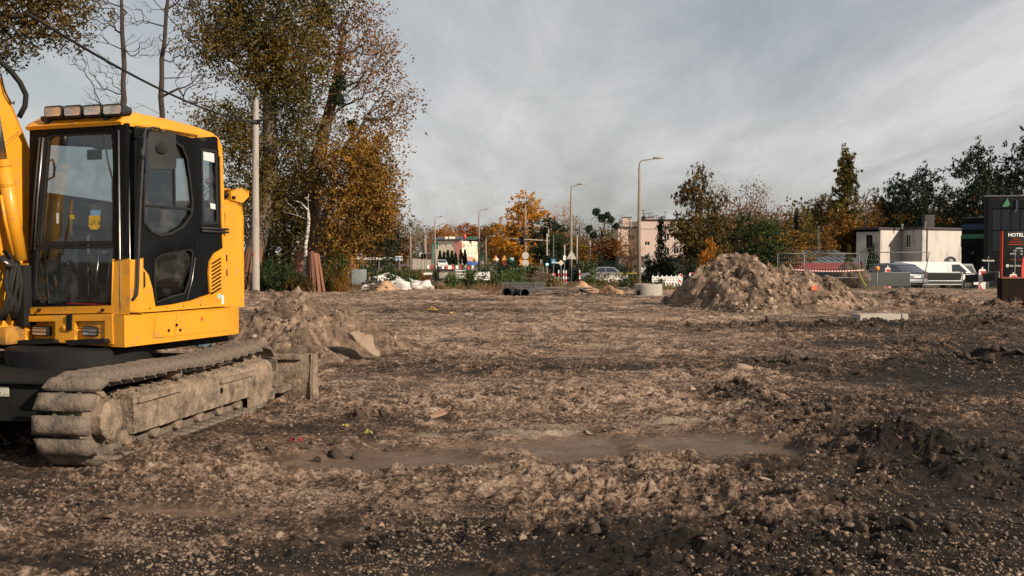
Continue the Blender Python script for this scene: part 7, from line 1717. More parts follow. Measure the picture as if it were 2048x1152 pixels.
def small_x(r, hw):
    MB().prism([[(.95, .95), (.40, 1.36), (.45, 1.38), (1.05, .96)]], -hw * .8, hw * .8, S3).build('windscreen', carglass, r)
    MB().prism([[(-1.75, .95), (-1.25, 1.36), (-1.3, 1.38), (-1.85, .96)]], -hw * .8, hw * .8, S3).build('rear_window', carglass, r)
    for s in (-1, 1): MB().cbox((2.02, s * hw * .75, .68), (.1, .3, .14)).build('headlight', M['steel'], r, bevel=.02)
    MB().box((2.03, -.45, .45), (2.08, .45, .58)).build('grille', M['black'], r)
smallb = [(-2.0, .3), (-2.05, .85), (-1.8, .95), (1.0, .95), (1.8, .82), (2.05, .6), (2.05, .3), (-1.9, .22)]; smallc = [(-1.85, .93), (-1.3, 1.38), (-.6, 1.45), (.2, 1.43), (1.05, .93)]
smallw = [[(-1.6, .97), (-1.2, 1.3), (-.5, 1.36), (-.48, .97)], [(-.42, .97), (-.42, 1.36), (.15, 1.34), (.75, .97)]]
car('small_car', (wx(1202, 97), 97, bz(97) - .05), R(175), silver, 4.1, 1.7, smallb, smallc, [-1.3, 1.3], .3, 'silver-white hatchback half hidden by weeds left of the white barriers', smallw, small_x)
car('small_car', (wx(884, 185), 185, bz(185) + .12), R(-82), whitep, 4.1, 1.8, smallb, smallc, [-1.3, 1.3], .3, 'small white car driving towards the viewer below the cream building', smallw, small_x)
car('blue_truck', (wx(946, 205), 205, bz(205) + .12), R(190), mat('blue_car_paint', (0.02, 0.09, 0.28), .35), 5, 2.0, [(-2.4, .4), (-2.4, 1.3), (.6, 1.3), (.9, 2.2), (1.9, 2.2), (2.3, 1.3), (2.35, .4)], [(-2.3, 1.28), (-2.3, 1.9), (.5, 2.0), (.7, 1.28)], [-1.5, 1.6], .42, 'small blue truck in front of the right end of the cream building', [], None, 'truck').scale = (.5, .5, .5)
def jeep_x(r, hw): MB().box((-1.8, -hw * .97, 1.3), (-1.2, -hw * .96, 1.55)).build('paper_notice', M['white'], r)
car('dark_offroader', (wx(1928, 79), 79, bz(79)), R(8), mat('dark_green_car_paint', (0.012, 0.022, 0.018), .4), 3.9, 1.7, [(-2.0, .45), (-2.0, 1.15), (.6, 1.15), (1.9, 1.05), (1.95, .45)], [(-1.95, 1.12), (-1.95, 1.85), (.3, 1.85), (.6, 1.12)], [-1.2, 1.2], .38, 'dark green boxy off-roader in the shade behind the nose of the white van', [[(-1.75, 1.2), (-1.75, 1.7), (-.8, 1.7), (-.8, 1.2)], [(-.7, 1.2), (-.7, 1.7), (.2, 1.7), (.42, 1.2)]], jeep_x)
# ================================================================== FENCES, BOARDS, BARRIERS
def fence_panel(pxa, pxb, ya, yb, D, label, lean=0, cover=None, foot=True, Db=None):
    Db = Db or D; a = Vector((wx(pxa, D), D, at(pxa, yb, D).z)); b_ = Vector((wx(pxb, Db), Db, at(pxb, yb, Db).z)); h = at(pxa, ya, D).z - a.z; r = empty('mesh_fence_panel', a, math.atan2(b_.y - a.y, b_.x - a.x), label, 'fence panel', 'mobile mesh fence panels'); L = (b_ - a).length
    g = MB(); f = M['galv']; dz = b_.z - a.z
    MB().tube([(0, 0, -.05), (lean, 0, h)], .021, 8).build('post', f, r, smooth_=True); MB().tube([(L, 0, dz - .05), (L + lean, 0, h + dz)], .028, 8).build('post', f, r, smooth_=True)
    MB().tube([(lean, 0, h), (L + lean, 0, h + dz)], .022, 6).build('rail', f, r, smooth_=True); MB().tube([(0, 0, .12), (L, 0, .12 + dz)], .022, 6).build('rail', f, r, smooth_=True)
    n = int(L / .11)
    for k in range(1, n): x = L * k / n; g.tube([(x, 0, .12 + dz * x / L), (x + lean, 0, h + dz * x / L)], .0035, 3, cap=False)
    for k in range(1, int(h / .25)): z = .12 + k * .25; g.tube([(lean * z / h, 0, z), (L + lean * z / h, 0, z + dz)], .0035, 3, cap=False)
    tag(g.build('wire_mesh', f, r, fix=False), kind='stuff')
    if cover: c0, c1, z0, z1, mt = cover; MB().add([(L * c0, -.035, z0), (L * c1, -.035, z0 + dz), (L * c1 + .02, -.05, (z0 + z1) / 2 + dz), (L * c1, -.035, z1 + dz), (L * c0, -.035, z1), (L * c0, -.05, (z0 + z1) / 2)], [(0, 1, 2, 5), (5, 2, 3, 4)]).build('banner', mt, r, fix=False)
    if foot:
        for x in (0, L): MB().box((x - .12, -.33, -.16), (x + .12, .33, -.02)).build('foot_block', M['rubber'], r, bevel=.02)
grn_ = mat('grey_banner_cloth', (0.085, 0.095, 0.09), .9, 0, spec=0.1, col2=(0.065, 0.07, 0.066), nscale=1.2); dkb = mat('dark_banner_cloth', (0.03, 0.032, 0.032), .9, spec=0.1)
fence_panel(1719, 1842, 504.5, 584, 51.5, 'tall empty mesh panel leaning to the right in front of the white house', lean=.42)
fence_panel(1738, 1820, 545, 585, 50, 'low mesh panel hung with a grey cloth in front of the dark grey car', cover=(.05, .98, .30, .96, grn_))
fence_panel(1853, 1925, 546, 586, 50, 'low mesh panel with a narrow dark cloth in front of the white van', cover=(.02, .95, .62, .97, dkb))
fence_panel(1931, 1998, 547, 590, 49.5, 'low mesh panel with a dark cloth sloping down left of the rusty steel box', cover=(.03, .9, .60, .98, dkb), Db=46)
fence_panel(1555, 1608, 507, 560, 52, 'mesh panel showing above the right slope of the big heap, left one', foot=False); fence_panel(1608, 1718, 507, 560, 52, 'mesh panel above the right slope of the big heap, before the brown heap', foot=False)
# warning tape
tapem = mat('red_white_tape', (0.7, 0.66, 0.62), .6)
ta, tb = at(1560, 537, 50), at(1727, 541, 50.5); n = 60; tr = empty('warning_tape', ta, 0, 'red and white warning tape stretched across to the leaning fence panel', 'tape')
for q in range(2):
    mb = MB()
    for k in range(q, n, 2):
        p = lambda t: (tb - ta) * t + Vector((0, 0, -.10 * 4 * t * (1 - t)));  a, b_ = p(k / n), p((k + 1) / n); mb.add([a, b_, b_ + Vector((0, 0, .05)), a + Vector((0, 0, .05))], [(0, 1, 2, 3)])
    tag(mb.build('white_bands' if q else 'red_bands', tapem if q else M['red'], tr, fix=False), kind='stuff')
def marker(px, ytop, ybot, D, label, stripes='\\', w=.27, rot=0, lamp=False, sm=1):
    b_ = at(px, ybot, D); h = at(px, ytop, D).z - b_.z; r = empty('marker_board', b_, rot, label, 'marker board', 'red and white marker boards')
    bw = w / 2; MB().prism([[(-bw * .7, .02), (bw * .7, .02), (bw, .10), (bw, h * .88), (bw * .7, h * .92), (-bw * .7, h * .92), (-bw, h * .88), (-bw, .10)]], -.02, .02, S3).build('board', M['white'], r, bevel=.004)
    hh = h * .80; z0_ = .09; iw = bw * .88; n = 2
    for k in range(n):
        za = z0_ + hh * (k + .02) / n; zb_ = z0_ + hh * (k + .98) / n; zm = (za + zb_) / 2
        if stripes == '\\': poly = [(-iw, zb_), (iw, za), (iw, zm + .02), (iw * .2, zb_)] if False else [(-iw, zm + (zb_ - zm)), (iw, za + .1 * (zb_ - za)), (iw, zb_)] if k else [(-iw, zb_ - .1 * (zb_ - za)), (-iw, za), (iw, za)]
        MB().prism([poly], -.024, -.0205, S3).build('red_stripe', M['red'], r)
    MB().box((-.025, -.02, h * .92), (.025, .02, h)).build('handle', M['white'], r); MB().box((-.04, -.03, -.15), (.04, .03, .03)).build('stem', M['white'], r); MB().box((-.2, -.35, -.2), (.2, .35, -.1)).build('foot', M['rubber'], r)
    if lamp: MB().lathe([(.07, 0), (.09, .05), (.06, .13)], 12, Matrix.Translation((0, .02, h))).build('lamp', mat('amber', (0.55, 0.16, 0.01), .3), r, smooth_=True)
    return r
marker(1775, 531, 583, 51.6, 'marker board standing before the dark grey car, half hidden by the grey cloth'); marker(1964, 534, 590, 47.5, 'tallest marker board, left of the rusty steel box', w=.32)
marker(2026, 545, 590, 48, 'marker board rising just behind the rusty steel box', w=.34); marker(1361, 547, 568, 58, 'marker board at the right end of the white plastic barrier', w=.24); marker(1382, 545, 560, 60, 'tilted marker board touching the left shoulder of the big heap', rot=.4, w=.24); marker(1107, 546, 560, 66, 'small marker board at the road edge below the blue crossing sign', w=.26)
bc = at(1754, 586, 49.5); br = empty('beacon_lamp', bc, 0, 'orange warning lamp on a thin galvanised post left of the marker board', 'warning lamp'); hb_ = at(1754, 542, 49.5).z - bc.z
MB().tube([(0, 0, -.05), (0, 0, hb_)], .03, 8).build('post', M['galv'], br, smooth_=True); MB().lathe([(.05, 0), (.105, .05), (.115, .13), (.09, .21), (.03, .24)], 16, Matrix.Translation((0, 0, hb_))).build('lamp', mat('amber_lamp', (0.60, 0.20, 0.02), .3), br, smooth_=True); MB().box((-.25, -.2, -.1), (.25, .2, -.02)).build('base', mat('yellow_base', (0.45, 0.33, 0.03), .7), br, bevel=.02)
st = at(1740, 560, 49.8); ybr = MB().tube([(-.6, 0, .55), (-.35, 0, -.05), (.1, 0, -.62)], .018, 5).build('yellow_strap', mat('yellow_strap', (0.42, 0.42, 0.05), .7), None, loc=st); tag(ybr, 'yellow strap hanging from the leaning fence panel beside the orange lamp', 'strap')
yh = at(1931, 596, 45); tag(MB().lathe([(.05, 0), (.045, .12), (.06, .2), (.03, .3)], 10).build('yellow_peg', mat('peg_yellow', (0.5, 0.45, 0.03), .6), None, loc=yh - Vector((0, 0, .1))), 'small yellow peg standing at the foot of the mesh fence', 'peg')
cp = at(1955, 594, 45.5); tag(MB().prism([[(-.9, -.1), (.8, -.06), (1.0, .06), (.7, .16), (-.9, .08)]], 0, .9, S3).build('wooden_board', mat('reddish_board', (0.20, 0.085, 0.055), .8, 0, col2=(0.3, 0.15, 0.1), nscale=3), None, loc=cp, bevel=.02), 'reddish board lying on the ground between fence feet and rusty steel box', 'board')
# rusty steel box
rb = at(2004, 613, 31.5); rust = mat('rusty_steel_with_shade', (0.008, 0.0065, 0.0055), .9, 0, spec=0.08, col2=(0.02, 0.011, 0.007), nscale=3, ndetail=10, bump=.4, stretch=(1, 1, .4)); rr_ = empty('steel_box', (rb.x, 31.5, rb.z), 0, 'rusty dark steel trench box cut off by the right edge of the picture', 'steel box'); hx = at(0, 556, 31.5).z - rb.z  # rusty steel toned near black, the colour holds the shade around it
for k in range(5):
    x = k * .62; MB().prism([[(x, -.2), (x + .56, -.2), (x + .56, hx), (x, hx)]], .03 if k % 2 else 0, .09 if k % 2 else .06, S3).build('steel_sheet', rust, rr_, bevel=.006)
    MB().box((x + .56, .02, -.2), (x + .62, .07, hx - .02)).build('steel_joint', rust, rr_)
MB().box((-.02, .06, -.2), (.04, .3, hx)).build('steel_side', rust, rr_); MB().box((-.03, -.03, hx - .02), (3.1, .1, hx + .03)).build('top_flange', mat('orange_rust', (0.16, 0.05, 0.02), .8), rr_)
# white plastic barriers with oblique slots
def barrier(px0, px1, ytop, ybot, D, label):
    a = at(px0, ybot, D); w = wx(px1, D) - a.x; h = at(px0, ytop, D).z - a.z; r = empty('plastic_barrier', a, 0, label, 'barrier', 'white plastic road barriers')
    n = 9; holes = []
    for k in range(n): x = w * (k + .35) / n; holes.append([(x, h * .12), (x + w * .045, h * .12), (x + w * .0, h * .45), (x - w * .045, h * .45)])
    for row in (.62, .80):
        for k in range(n): x = w * (k + .3) / n; holes.append([(x, h * row), (x + w * .035, h * row), (x + w * .035, h * row + .06), (x, h * row + .06)])
    MB().prism([[(0, 0), (w, 0), (w, h), (0, h)]] + holes, 0, .06, S3).build('panel', M['white'], r)
    for k in range(6): MB().cbox((w * (k + .2) / 5.6, .03, h + .03), (.05, .05, .09)).build('peg', M['white'], r)
    for x in (.25, w - .25): MB().box((x - .1, -.3, -.14), (x + .1, .36, 0)).build('foot', M['rubber'], r)
barrier(1304, 1356, 553, 576, 57, 'white plastic barrier with slanted slots between the tallest lamp and the big heap'); barrier(1228, 1257, 552, 566, 62, 'white plastic barrier behind the weeds right of the silver hatchback'); barrier(1200, 1226, 553, 566, 61, 'white plastic barrier next to the silver hatchback, half hidden by weeds')
barrier(948, 980, 545, 560, 68, 'white barrier panel showing through the weeds below the cream building')
for i, (px, D) in enumerate(((1239, 82), (1263, 82))):
    b_ = at(px, 556, D); hy = empty('yellow_railing', b_, 0, ['yellow tubular railing behind the white barriers, left one', 'yellow tubular railing right behind the tallest lamp'][i], 'railing', 'yellow tubular railings'); w = .47; h = at(px, 546.5, D).z - b_.z
    ym = mat('railing_yellow', (0.55, 0.36, 0.04), .5) if i == 0 else ym
    MB().tube([(-w, 0, -.4), (-w, 0, h - .1), (-w + .08, 0, h), (w - .08, 0, h), (w, 0, h - .1), (w, 0, -.4)], .025, 8).build('tube_frame', ym, hy, smooth_=True); MB().tube([(-w, 0, .05), (w, 0, .05)], .02, 6).build('crossbar', ym, hy)
# red and white bollards
for i, (px, top, D) in enumerate([(1117, 540, 82), (1127, 540, 84), (1132, 541, 84), (1159, 540, 84), (1317, 545, 84)]):
    b_ = Vector((wx(px, D), D, bz(D) + .05)); r = empty('bollard', b_, 0, ['leftmost red and white bollard by the traffic island', 'bollard below the yellow diamond sign, left of its post', 'bollard just right of the yellow diamond sign post', 'bollard right of the second tallest lamp', 'lone bollard behind the white slotted barrier'][i], 'bollard', 'red and white bollards'); h = at(px, top, D).z - b_.z
    for k in range(5): MB().lathe([(.055, h * k / 5), (.055, h * (k + 1) / 5)], 10).build('red_band' if k % 2 else 'white_band', M['red'] if k % 2 else M['white'], r, smooth_=True, auto=40)
# ================================================================== SIGNS AND SIGNALS
def post_sign(name, px, D, top, shape, label, size, mt, cat='sign', extra=None, back=None, posttop=None):
    z0 = bz(D); r = empty(name, (wx(px, D), D, z0), 0, label, cat); zt = at(px, top, D).z - z0
    MB().tube([(0, .03, -.1), (0, .03, (at(px, posttop, D).z - z0) if posttop else zt)], .035, 6).build('post', M['galv'], r)
    s = size / 2; c = zt - s; f = {'disc': [(math.cos(a * .3142) * s, c + math.sin(a * .3142) * s) for a in range(20)], 'tri': [(-s, c - s * .8), (s, c - s * .8), (0, c + s)], 'itri': [(-s, c + s * .8), (0, c - s), (s, c + s * .8)], 'dia': [(-s, c), (0, c - s), (s, c), (0, c + s)], 'sq': [(-s, c - s), (s, c - s), (s, c + s), (-s, c + s)], 'rect': [(-s * .55, c - s), (s * .55, c - s), (s * .55, c + s), (-s * .55, c + s)]}[shape]
    MB().prism([f], -.01, .01, S3).build('sign_plate', mt, r)
    if extra: extra(r, c, s)
    return r
paleg = mat('sign_back_grey', (0.40, 0.37, 0.33), .6); blue_s = mat('sign_crossing_blue', (0.03, 0.17, 0.33), .5); yel_s = mat('sign_yellow', (0.65, 0.42, 0.10), .5); cream_s = mat('sign_cream', (0.55, 0.44, 0.28), .5); or_s = mat('sign_orange', (0.62, 0.25, 0.03), .5); teal = mat('sign_teal', (0.05, 0.25, 0.22), .5)
post_sign('round_sign', 1051, 100, 504, 'disc', 'pair of pale round sign backs, one above the other, on the third street lamp line', .68, paleg, extra=lambda r, c, s: (MB().prism([[(math.cos(a * .3142) * s, c - .75 + math.sin(a * .3142) * s) for a in range(20)]], -.01, .01, S3).build('sign_plate', paleg, r), MB().prism([[(-.62, c - .45), (-.2, c - .45), (-.41, c - .95)]], .03, .045, S3).build('triangle_plate', or_s, r)))
def cross_x(r, c, s):
    MB().prism([[(-s * .7, c - s * .7), (s * .7, c - s * .7), (0, c + s * .75)]], -.014, -.0105, S3).build('white_triangle', M['white'], r)
    MB().prism([[(-s * .15, c - s * .5), (-s * .02, c - s * .1), (-.02, c + s * .3), (.04, c + s * .3), (.05, c), (s * .3, c - s * .5), (s * .2, c - s * .55), (0.02, c - s * .2), (-s * .05, c - s * .55)]], -.018, -.0145, S3).build('walking_figure', M['black'], r)
    MB().prism([[(s, c - s * .9), (s + .22, c - s * .75), (s + .22, c - s * .4), (s, c - s * .3)]], .0, .02, S3).build('side_plate', M['white'], r)
post_sign('crossing_sign', 1107, 84, 518, 'sq', 'blue pedestrian crossing sign with a white triangle at the junction', .38, blue_s, extra=cross_x, posttop=470)
post_sign('priority_sign', 1122, 82, 520, 'dia', 'cream and yellow diamond priority sign behind the bollards', .46, M['white'], extra=lambda r, c, s: MB().prism([[(-s * .8, c), (0, c - s * .8), (s * .8, c), (0, c + s * .8)]], -.014, -.0105, S3).build('yellow_centre', cream_s, r))
post_sign('triangle_sign', 1143, 95, 500, 'tri', 'grey triangular sign back behind the second tallest lamp post', .95, paleg)
post_sign('narrow_sign', 1083, 84, 519, 'rect', 'narrow pale upright sign on a post left of the traffic signal', .38, paleg, posttop=519); post_sign('narrow_sign', 1129, 84, 511, 'rect', 'narrow white-green upright sign above the diamond sign', .38, M['white'])
for i, (px, top, lab) in enumerate(((992, 510, 'orange diversion triangle with white diamond, leftmost of the orange signs'), (1009, 510, 'orange triangle sign above a round sign, right of the white diamond'))):
    post_sign('warning_sign', px, 140, top, 'tri', lab, .8, or_s, extra=(lambda r, c, s: (MB().prism([[(-.1, c - .2), (.15, c - .5), (.4, c - .2), (.15, c + .1)]], -.03, -.012, S3).build('white_diamond', M['white'], r))) if i == 0 else (lambda r, c, s: MB().prism([[(math.cos(a * .3142) * .3, c - .75 + math.sin(a * .3142) * .3) for a in range(20)]], -.02, -.001, S3).build('round_plate', M['red'], r)))
post_sign('bus_stop_sign', 1024, 130, 515, 'sq', 'teal and white square bus stop sign between the orange signs and the round sign backs', .5, teal, extra=lambda r, c, s: MB().box((-s * .7, -.02, c), (s * .7, -.011, c + s * .7)).build('white_field', M['white'], r))
post_sign('warning_sign', 949, 160, 515, 'tri', 'yellow star-shaped warning sign in front of the right part of the cream building', .75, yel_s, extra=lambda r, c, s: MB().prism([[(-s, c + s * .4), (s, c + s * .4), (0, c - s * 1.2)]], -.03, -.012, S3).build('sign_plate', yel_s, r))
post_sign('street_name_sign', 1977, 60, 513, 'rect', 'street name plate on a post in front of the black building', .05, paleg, extra=lambda r, c, s: (MB().box((-.42, -.02, c - .28), (.42, 0, c - .14)).build('name_plate', M['black'], r), text('Nad Rzeczką', .13, M['white'], r, (-.38, -.025, c - .25), ext=.002, bold=.003)))
post_sign('small_sign_post', 2030, 58, 498, 'rect', 'thin sign post with a small bent plate in front of the hotel sign', .05, paleg, extra=lambda r, c, s: MB().prism([[(.02, c - .5), (.3, c - .35), (.28, c + .02), (.05, c - .1)]], -.01, .01, S3).build('bent_plate', M['dsteel'], r))
def signal(px, D, ytop, ybot, label, posttop=None, green=True):
    z0 = bz(D); r = empty('traffic_light', (wx(px, D), D, z0), 0, label, 'traffic light', 'traffic lights at the junction'); zt, zb_ = at(px, ytop, D).z - z0, at(px, ybot, D).z - z0
    MB().tube([(0, .1, -.1), (0, .1, at(px, posttop or ytop, D).z - z0)], .055, 8).build('post', M['pole'], r, smooth_=True); bxo = MB().box((-.17, -.2, zb_), (.17, .08, zt)).build('signal_box', M['black'], r, bevel=.02)
    for k in range(3):
        zc_ = zb_ + (zt - zb_) * (k + .5) / 3; MB().lathe([(.11, 0), (.10, .03), (.02, .04)], 12, Matrix.Translation((0, -.2, zc_)) @ Matrix.Rotation(R(90), 4, 'X')).build('lens', M['dsteel'] if (k or not green) else mat('green_signal', (0.25, 0.6, 0.55), .3, emit=((0.3, 1, .85), 1.5)), bxo)
        MB().box((-.13, -.36, zc_ + .11), (.13, -.2, zc_ + .125)).build('visor', M['black'], bxo)
signal(1094, 86, 511, 532, 'traffic light with lit green lens on a pale post, below the gantry arm', 467); signal(924, 150, 505, 517, 'distant traffic light before the corner of the cream building', 478, False); signal(850, 140, 508, 517, 'dark traffic light cluster at the left of the road', 470, False); signal(844, 140, 508, 517, 'left neighbour of the dark traffic light cluster beside a round mirror', None, False)
post_sign('round_sign', 842, 141, 505, 'disc', 'pale round mirror beside the dark traffic light cluster', .6, paleg)
gz0 = bz(118); gr_ = empty('signal_gantry', (wx(1093, 118), 118, gz0), 0, 'long horizontal signal arm reaching left over the road from its post', 'gantry'); ga = at(1093, 481, 118).z - gz0; gl = wx(1004, 118) - wx(1093, 118)
MB().tube([(0, 0, 0), (0, 0, ga)], .1, 8).build('post', M['galv'], gr_); MB().tube([(0, 0, ga), (gl, 0, ga + .25)], .06, 8).build('arm', M['pole'], gr_, smooth_=True)
for px in (1044,): MB().box((wx(px, 118) - wx(1093, 118) - .22, -.2, ga - .5), (wx(px, 118) - wx(1093, 118) + .22, .1, ga + .45)).build('signal_box', M['black'], gr_)
for px, D, top, lab in [(1154, 108, 470, 'pale plain post right of the second tallest lamp'), (1180, 108, 481, 'pale plain post behind the mistletoe tree'), (1129, 112, 490, 'short pale post left of the second tallest lamp'), (1297, 90, 505, 'thin grey post right of the tallest lamp')]:
    z0 = bz(D); tag(MB().tube([(0, 0, -.1), (0, 0, at(px, top, D).z - z0)], .075, 8).build('post', M['pole'], None, smooth_=True, loc=(wx(px, D), D, z0)), lab, 'post', 'plain posts at the junction')
for px, D, lab in [(908, 170, 'red and white water-filled barrier below the cream building, left one'), (896, 172, 'white and red barrier right of the small white car'), (940, 168, 'row of red and white barrier elements below the blue truck'), (925, 171, 'low red barrier behind the distant traffic light'), (866, 175, 'red and white barrier left of the small white car')]:
    r = empty('road_barrier', (wx(px, D), D, bz(D) + .1), 0, lab, 'barrier', 'red and white barriers on the far road')
    for k in range(3): MB().prism([[(-.2, 0), (.2, 0), (.1, .3), (.09, .6), (-.09, .6), (-.1, .3)]], -1.0 + k * .65, -.67 + k * .65, lambda p, d: (d, p[0], p[1])).build('barrier_element', (M['red'] if k % 2 else M['white']), r)
# ================================================================== MATERIALS LYING ABOUT
# concrete ring
g = Vector((wx(1297, 39.6), 39.6, gz(wx(1297, 39.6), 39.6) - .03)); cr_ = empty('concrete_ring', g, 0, 'pale concrete manhole ring with a dark side hole, left of the big heap', 'concrete ring'); mb = MB(); n = 32; vs, fs = [], []
for rr2, z in ((.53, 0), (.535, .4), (.52, .48), (.42, .48), (.41, 0)):
    for k in range(n): a = 2 * math.pi * k / n; vs.append((math.cos(a) * rr2, math.sin(a) * rr2, z + .006 * math.sin(a * 5)))
for i in range(4):
    for k in range(n): fs.append((i * n + k, i * n + (k + 1) % n, (i + 1) * n + (k + 1) % n, (i + 1) * n + k))
mb.add(vs, fs); mb.build('ring', M['concrete'], cr_, smooth_=True, auto=40); a = R(218); MB().lathe([(.10, 0), (.10, .02)], 18, Matrix.Translation((math.cos(a) * .525, math.sin(a) * .525, .16)) @ Matrix.Rotation(a, 4, 'Z') @ Matrix.Rotation(R(90), 4, 'Y')).build('side_hole', M['rubber'], cr_)
# concrete block half buried at right
cb = ground(1757, 641); tag(MB().box((-.62, -.3, -.1), (.42, .2, .16)).build('concrete_kerb', M['concrete'], None, bevel=.015, loc=(cb.x, cb.y, gz(cb.x, cb.y) + .02), rot=(0, 0, R(8))), 'whitish concrete block lying in front of the right end of the big heap', 'concrete block'); tag(MB().box((0, -.28, -.1), (.16, .16, .17)).build('concrete_kerb', M['pole'], None, bevel=.012, loc=(cb.x + .43, cb.y + .02, gz(cb.x, cb.y) + .02), rot=(0, 0, R(8))), 'short darker concrete piece butted against the whitish block', 'concrete block')
# corrugated pipes
def corr(px, py, D, r_, L, rz, label, tilt=0):
    p = at(px, py, D); M4 = Matrix.Rotation(R(90), 4, 'Y'); pr = []
    n = int(L / .05)
    for k in range(n): pr += [(r_, k * L / n), (r_, (k + .5) * L / n), (r_ * .9, (k + .55) * L / n), (r_ * .9, (k + .95) * L / n)]
    vs, fs = [], []; q = 20
    for rr2, z in pr + [(r_ * .84, L), (r_ * .84, 0)]:
        for k in range(q): a = 2 * math.pi * k / q; vs.append((rr2 * math.cos(a), rr2 * math.sin(a), z))
    m_ = len(pr) + 2
    for i in range(m_):
        for k in range(q): j = (i + 1) % m_; fs.append((i * q + k, i * q + (k + 1) % q, j * q + (k + 1) % q, j * q + k))
    mb = MB().add(vs, fs, M4); tag(mb.build('corrugated_pipe', mat('black_pe_pipe', (0.02, 0.02, 0.022), .5), None, loc=p, rot=(0, tilt, rz)), label, 'pipe', 'black corrugated pipes')
corr(1014, 586, 38.5, .205, 1.2, R(72), 'left black corrugated pipe with its open end to the front'); corr(1050, 587, 38.3, .20, 1.1, R(110), 'right black corrugated pipe with open end beside the first one'); corr(1029, 586, 38.9, .19, 1.2, R(84), 'middle corrugated pipe behind the two front ones')
# rebar bundle and wire mesh
rs = mat('rusty_rebar', (0.12, 0.05, 0.025), .85, 0, col2=(0.2, 0.09, 0.04), nscale=8); gs = mat('grey_rebar', (0.16, 0.13, 0.11), .7, .3)
def bundle(name, pxa, pxb, py, D, n, mt, label, h=.3, coil=False, dd=.8):
    a, b_ = at(pxa, py, D), at(pxb, py, D); r = empty(name, (a + b_) / 2, 0, label, 'rebar'); r_ = random.Random(pxa); L = (b_ - a).length / 2
    for k in range(n):
        y0_, y1 = r_.uniform(-dd, dd), r_.uniform(-dd, dd); z0_, z1 = r_.uniform(-.02, h), r_.uniform(-.02, h); pts = [(-L * r_.uniform(.7, 1), y0_, z0_), (r_.uniform(-.3, .3) * L, (y0_ + y1) / 2, (z0_ + z1) / 2 + r_.uniform(-.05, .08)), (L * r_.uniform(.7, 1), y1, z1)]
        MB().tube(pts, .014, 4).build('bar', mt, r)
    if coil:
        for k in range(9):
            cx = -L + k * .16; MB().tube([(cx + .03 * math.sin(a_ * .7), .27 * math.cos(a_ * .5236), .26 + .27 * math.sin(a_ * .5236)) for a_ in range(13)], .012, 4, cap=False).build('stirrup', mt, r)
bundle('rebar_cage', 964, 1004, 594, 39.5, 12, rs, 'rusty brown reinforcement cage left of the black pipes', .5, True, .3)
bundle('steel_bars', 1055, 1190, 592, 39.8, 26, gs, 'tangle of grey steel bars stretching right from the black pipes', .32); bundle('steel_bars', 1085, 1225, 590, 41, 14, rs, 'thin rusty bars lying behind the grey steel bars', .2); bundle('steel_bars', 1180, 1262, 583, 43.5, 7, gs, 'pale bars lying in the grass left of the concrete ring', .2, dd=.4)
wm = at(1056, 575, 39.6); wr = empty('wire_mesh_roll', wm, R(4), 'roll of pale steel mesh lying over the black pipes', 'wire mesh')
L = 1.65
for k in range(14): MB().tube([(-L / 2 - .2 + .0 * k, .20 * math.cos(k * .4488), .04 + .16 * math.sin(k * .4488)), (L / 2 - .2, .20 * math.cos(k * .4488), .04 + .16 * math.sin(k * .4488))], .007, 4).build('long_wire', M['galv'], wr)
for k in range(20): x = -L / 2 - .2 + L * k / 19; MB().tube([(x, .20 * math.cos(a_ * .5236), .04 + .16 * math.sin(a_ * .5236)) for a_ in range(13)], .007, 4, cap=False).build('ring_wire', M['galv'], wr)
wb2 = at(1150, 578, 40.5)
beam = MB().box((-.45, -.04, -.04), (.45, .04, .04)).build('dark_beam', M['black'], None, loc=at(1180, 588, 39), rot=(0, R(22), 0)); tag(beam, 'short dark steel beam sloping down at the right end of the steel bars', 'beam')
# big white rubble bags: crumpled sacks
def bag(px, py, D, w, h, label, seed):
    p = at(px, py, D); p.z = float(base_z(D)); bm = bmesh.new(); bmesh.ops.create_icosphere(bm, subdivisions=4, radius=1)
    for v in bm.verts:
        q = v.co.copy(); n_ = mnoise.noise(q * 1.5 + Vector((seed, 0, 0))) * .35 + abs(mnoise.noise(q * 4 + Vector((0, seed, 0)))) * .22 + abs(mnoise.noise(q * 9)) * .08; q *= 1 - .2 + n_
        v.co = Vector((q.x * w, q.y * w * .7, max(q.z, -.25) * h * .62 + h * .16))
    me = bpy.data.meshes.new('rubble_bag'); bm.to_mesh(me); bm.free(); me.materials.append(bagm); me.polygons.foreach_set('use_smooth', [True] * len(me.polygons))
    tag(link('rubble_bag', me, None, p), label, 'bag', 'white rubble bags')
bagm = mat('white_woven_bag', (0.62, 0.60, 0.57), .8, 0, col2=(0.45, 0.42, 0.38), nscale=4, bump=.6, bscale=9, dirt=(.18, .14, .1), dirt_amt=.25, dirt_scale=3)
for (px, D, w, h, lab, sd_) in [(770, 49.5, .95, .98, 'largest crumpled white bag, at the back of the rubble bags', 1), (754, 49, .5, .9, 'white bag at the upper left of the pile of bags', 2), (745, 47.3, .55, .42, 'flat torn white bag at the lower left behind the sand heap', 3), (775, 47.6, .6, .5, 'low white bag in the middle, just above the sand heap', 4), (800, 47, .62, .66, 'round bright white bag left of the leafy weed', 5), (842, 47, .62, .62, 'rightmost round white bag, right of the leafy weed', 6), (790, 50, .5, .85, 'small white bag behind the middle of the bags', 7), (815, 49.5, .5, .72, 'white bag behind the leafy weed', 8)]: bag(px, 575, D, w, h, lab, sd_ * 3.3)
sk_ = at(718, 555, 50); tag(MB().box((-.33, -.3, -.35), (.33, .3, .4)).build('grey_crate', mat('grey_crate', (0.22, 0.25, 0.26), .6, 0, col2=(0.15, 0.17, 0.18), nscale=4), None, bevel=.03, loc=sk_), 'dull grey-blue box standing at the left end of the white bags', 'crate')
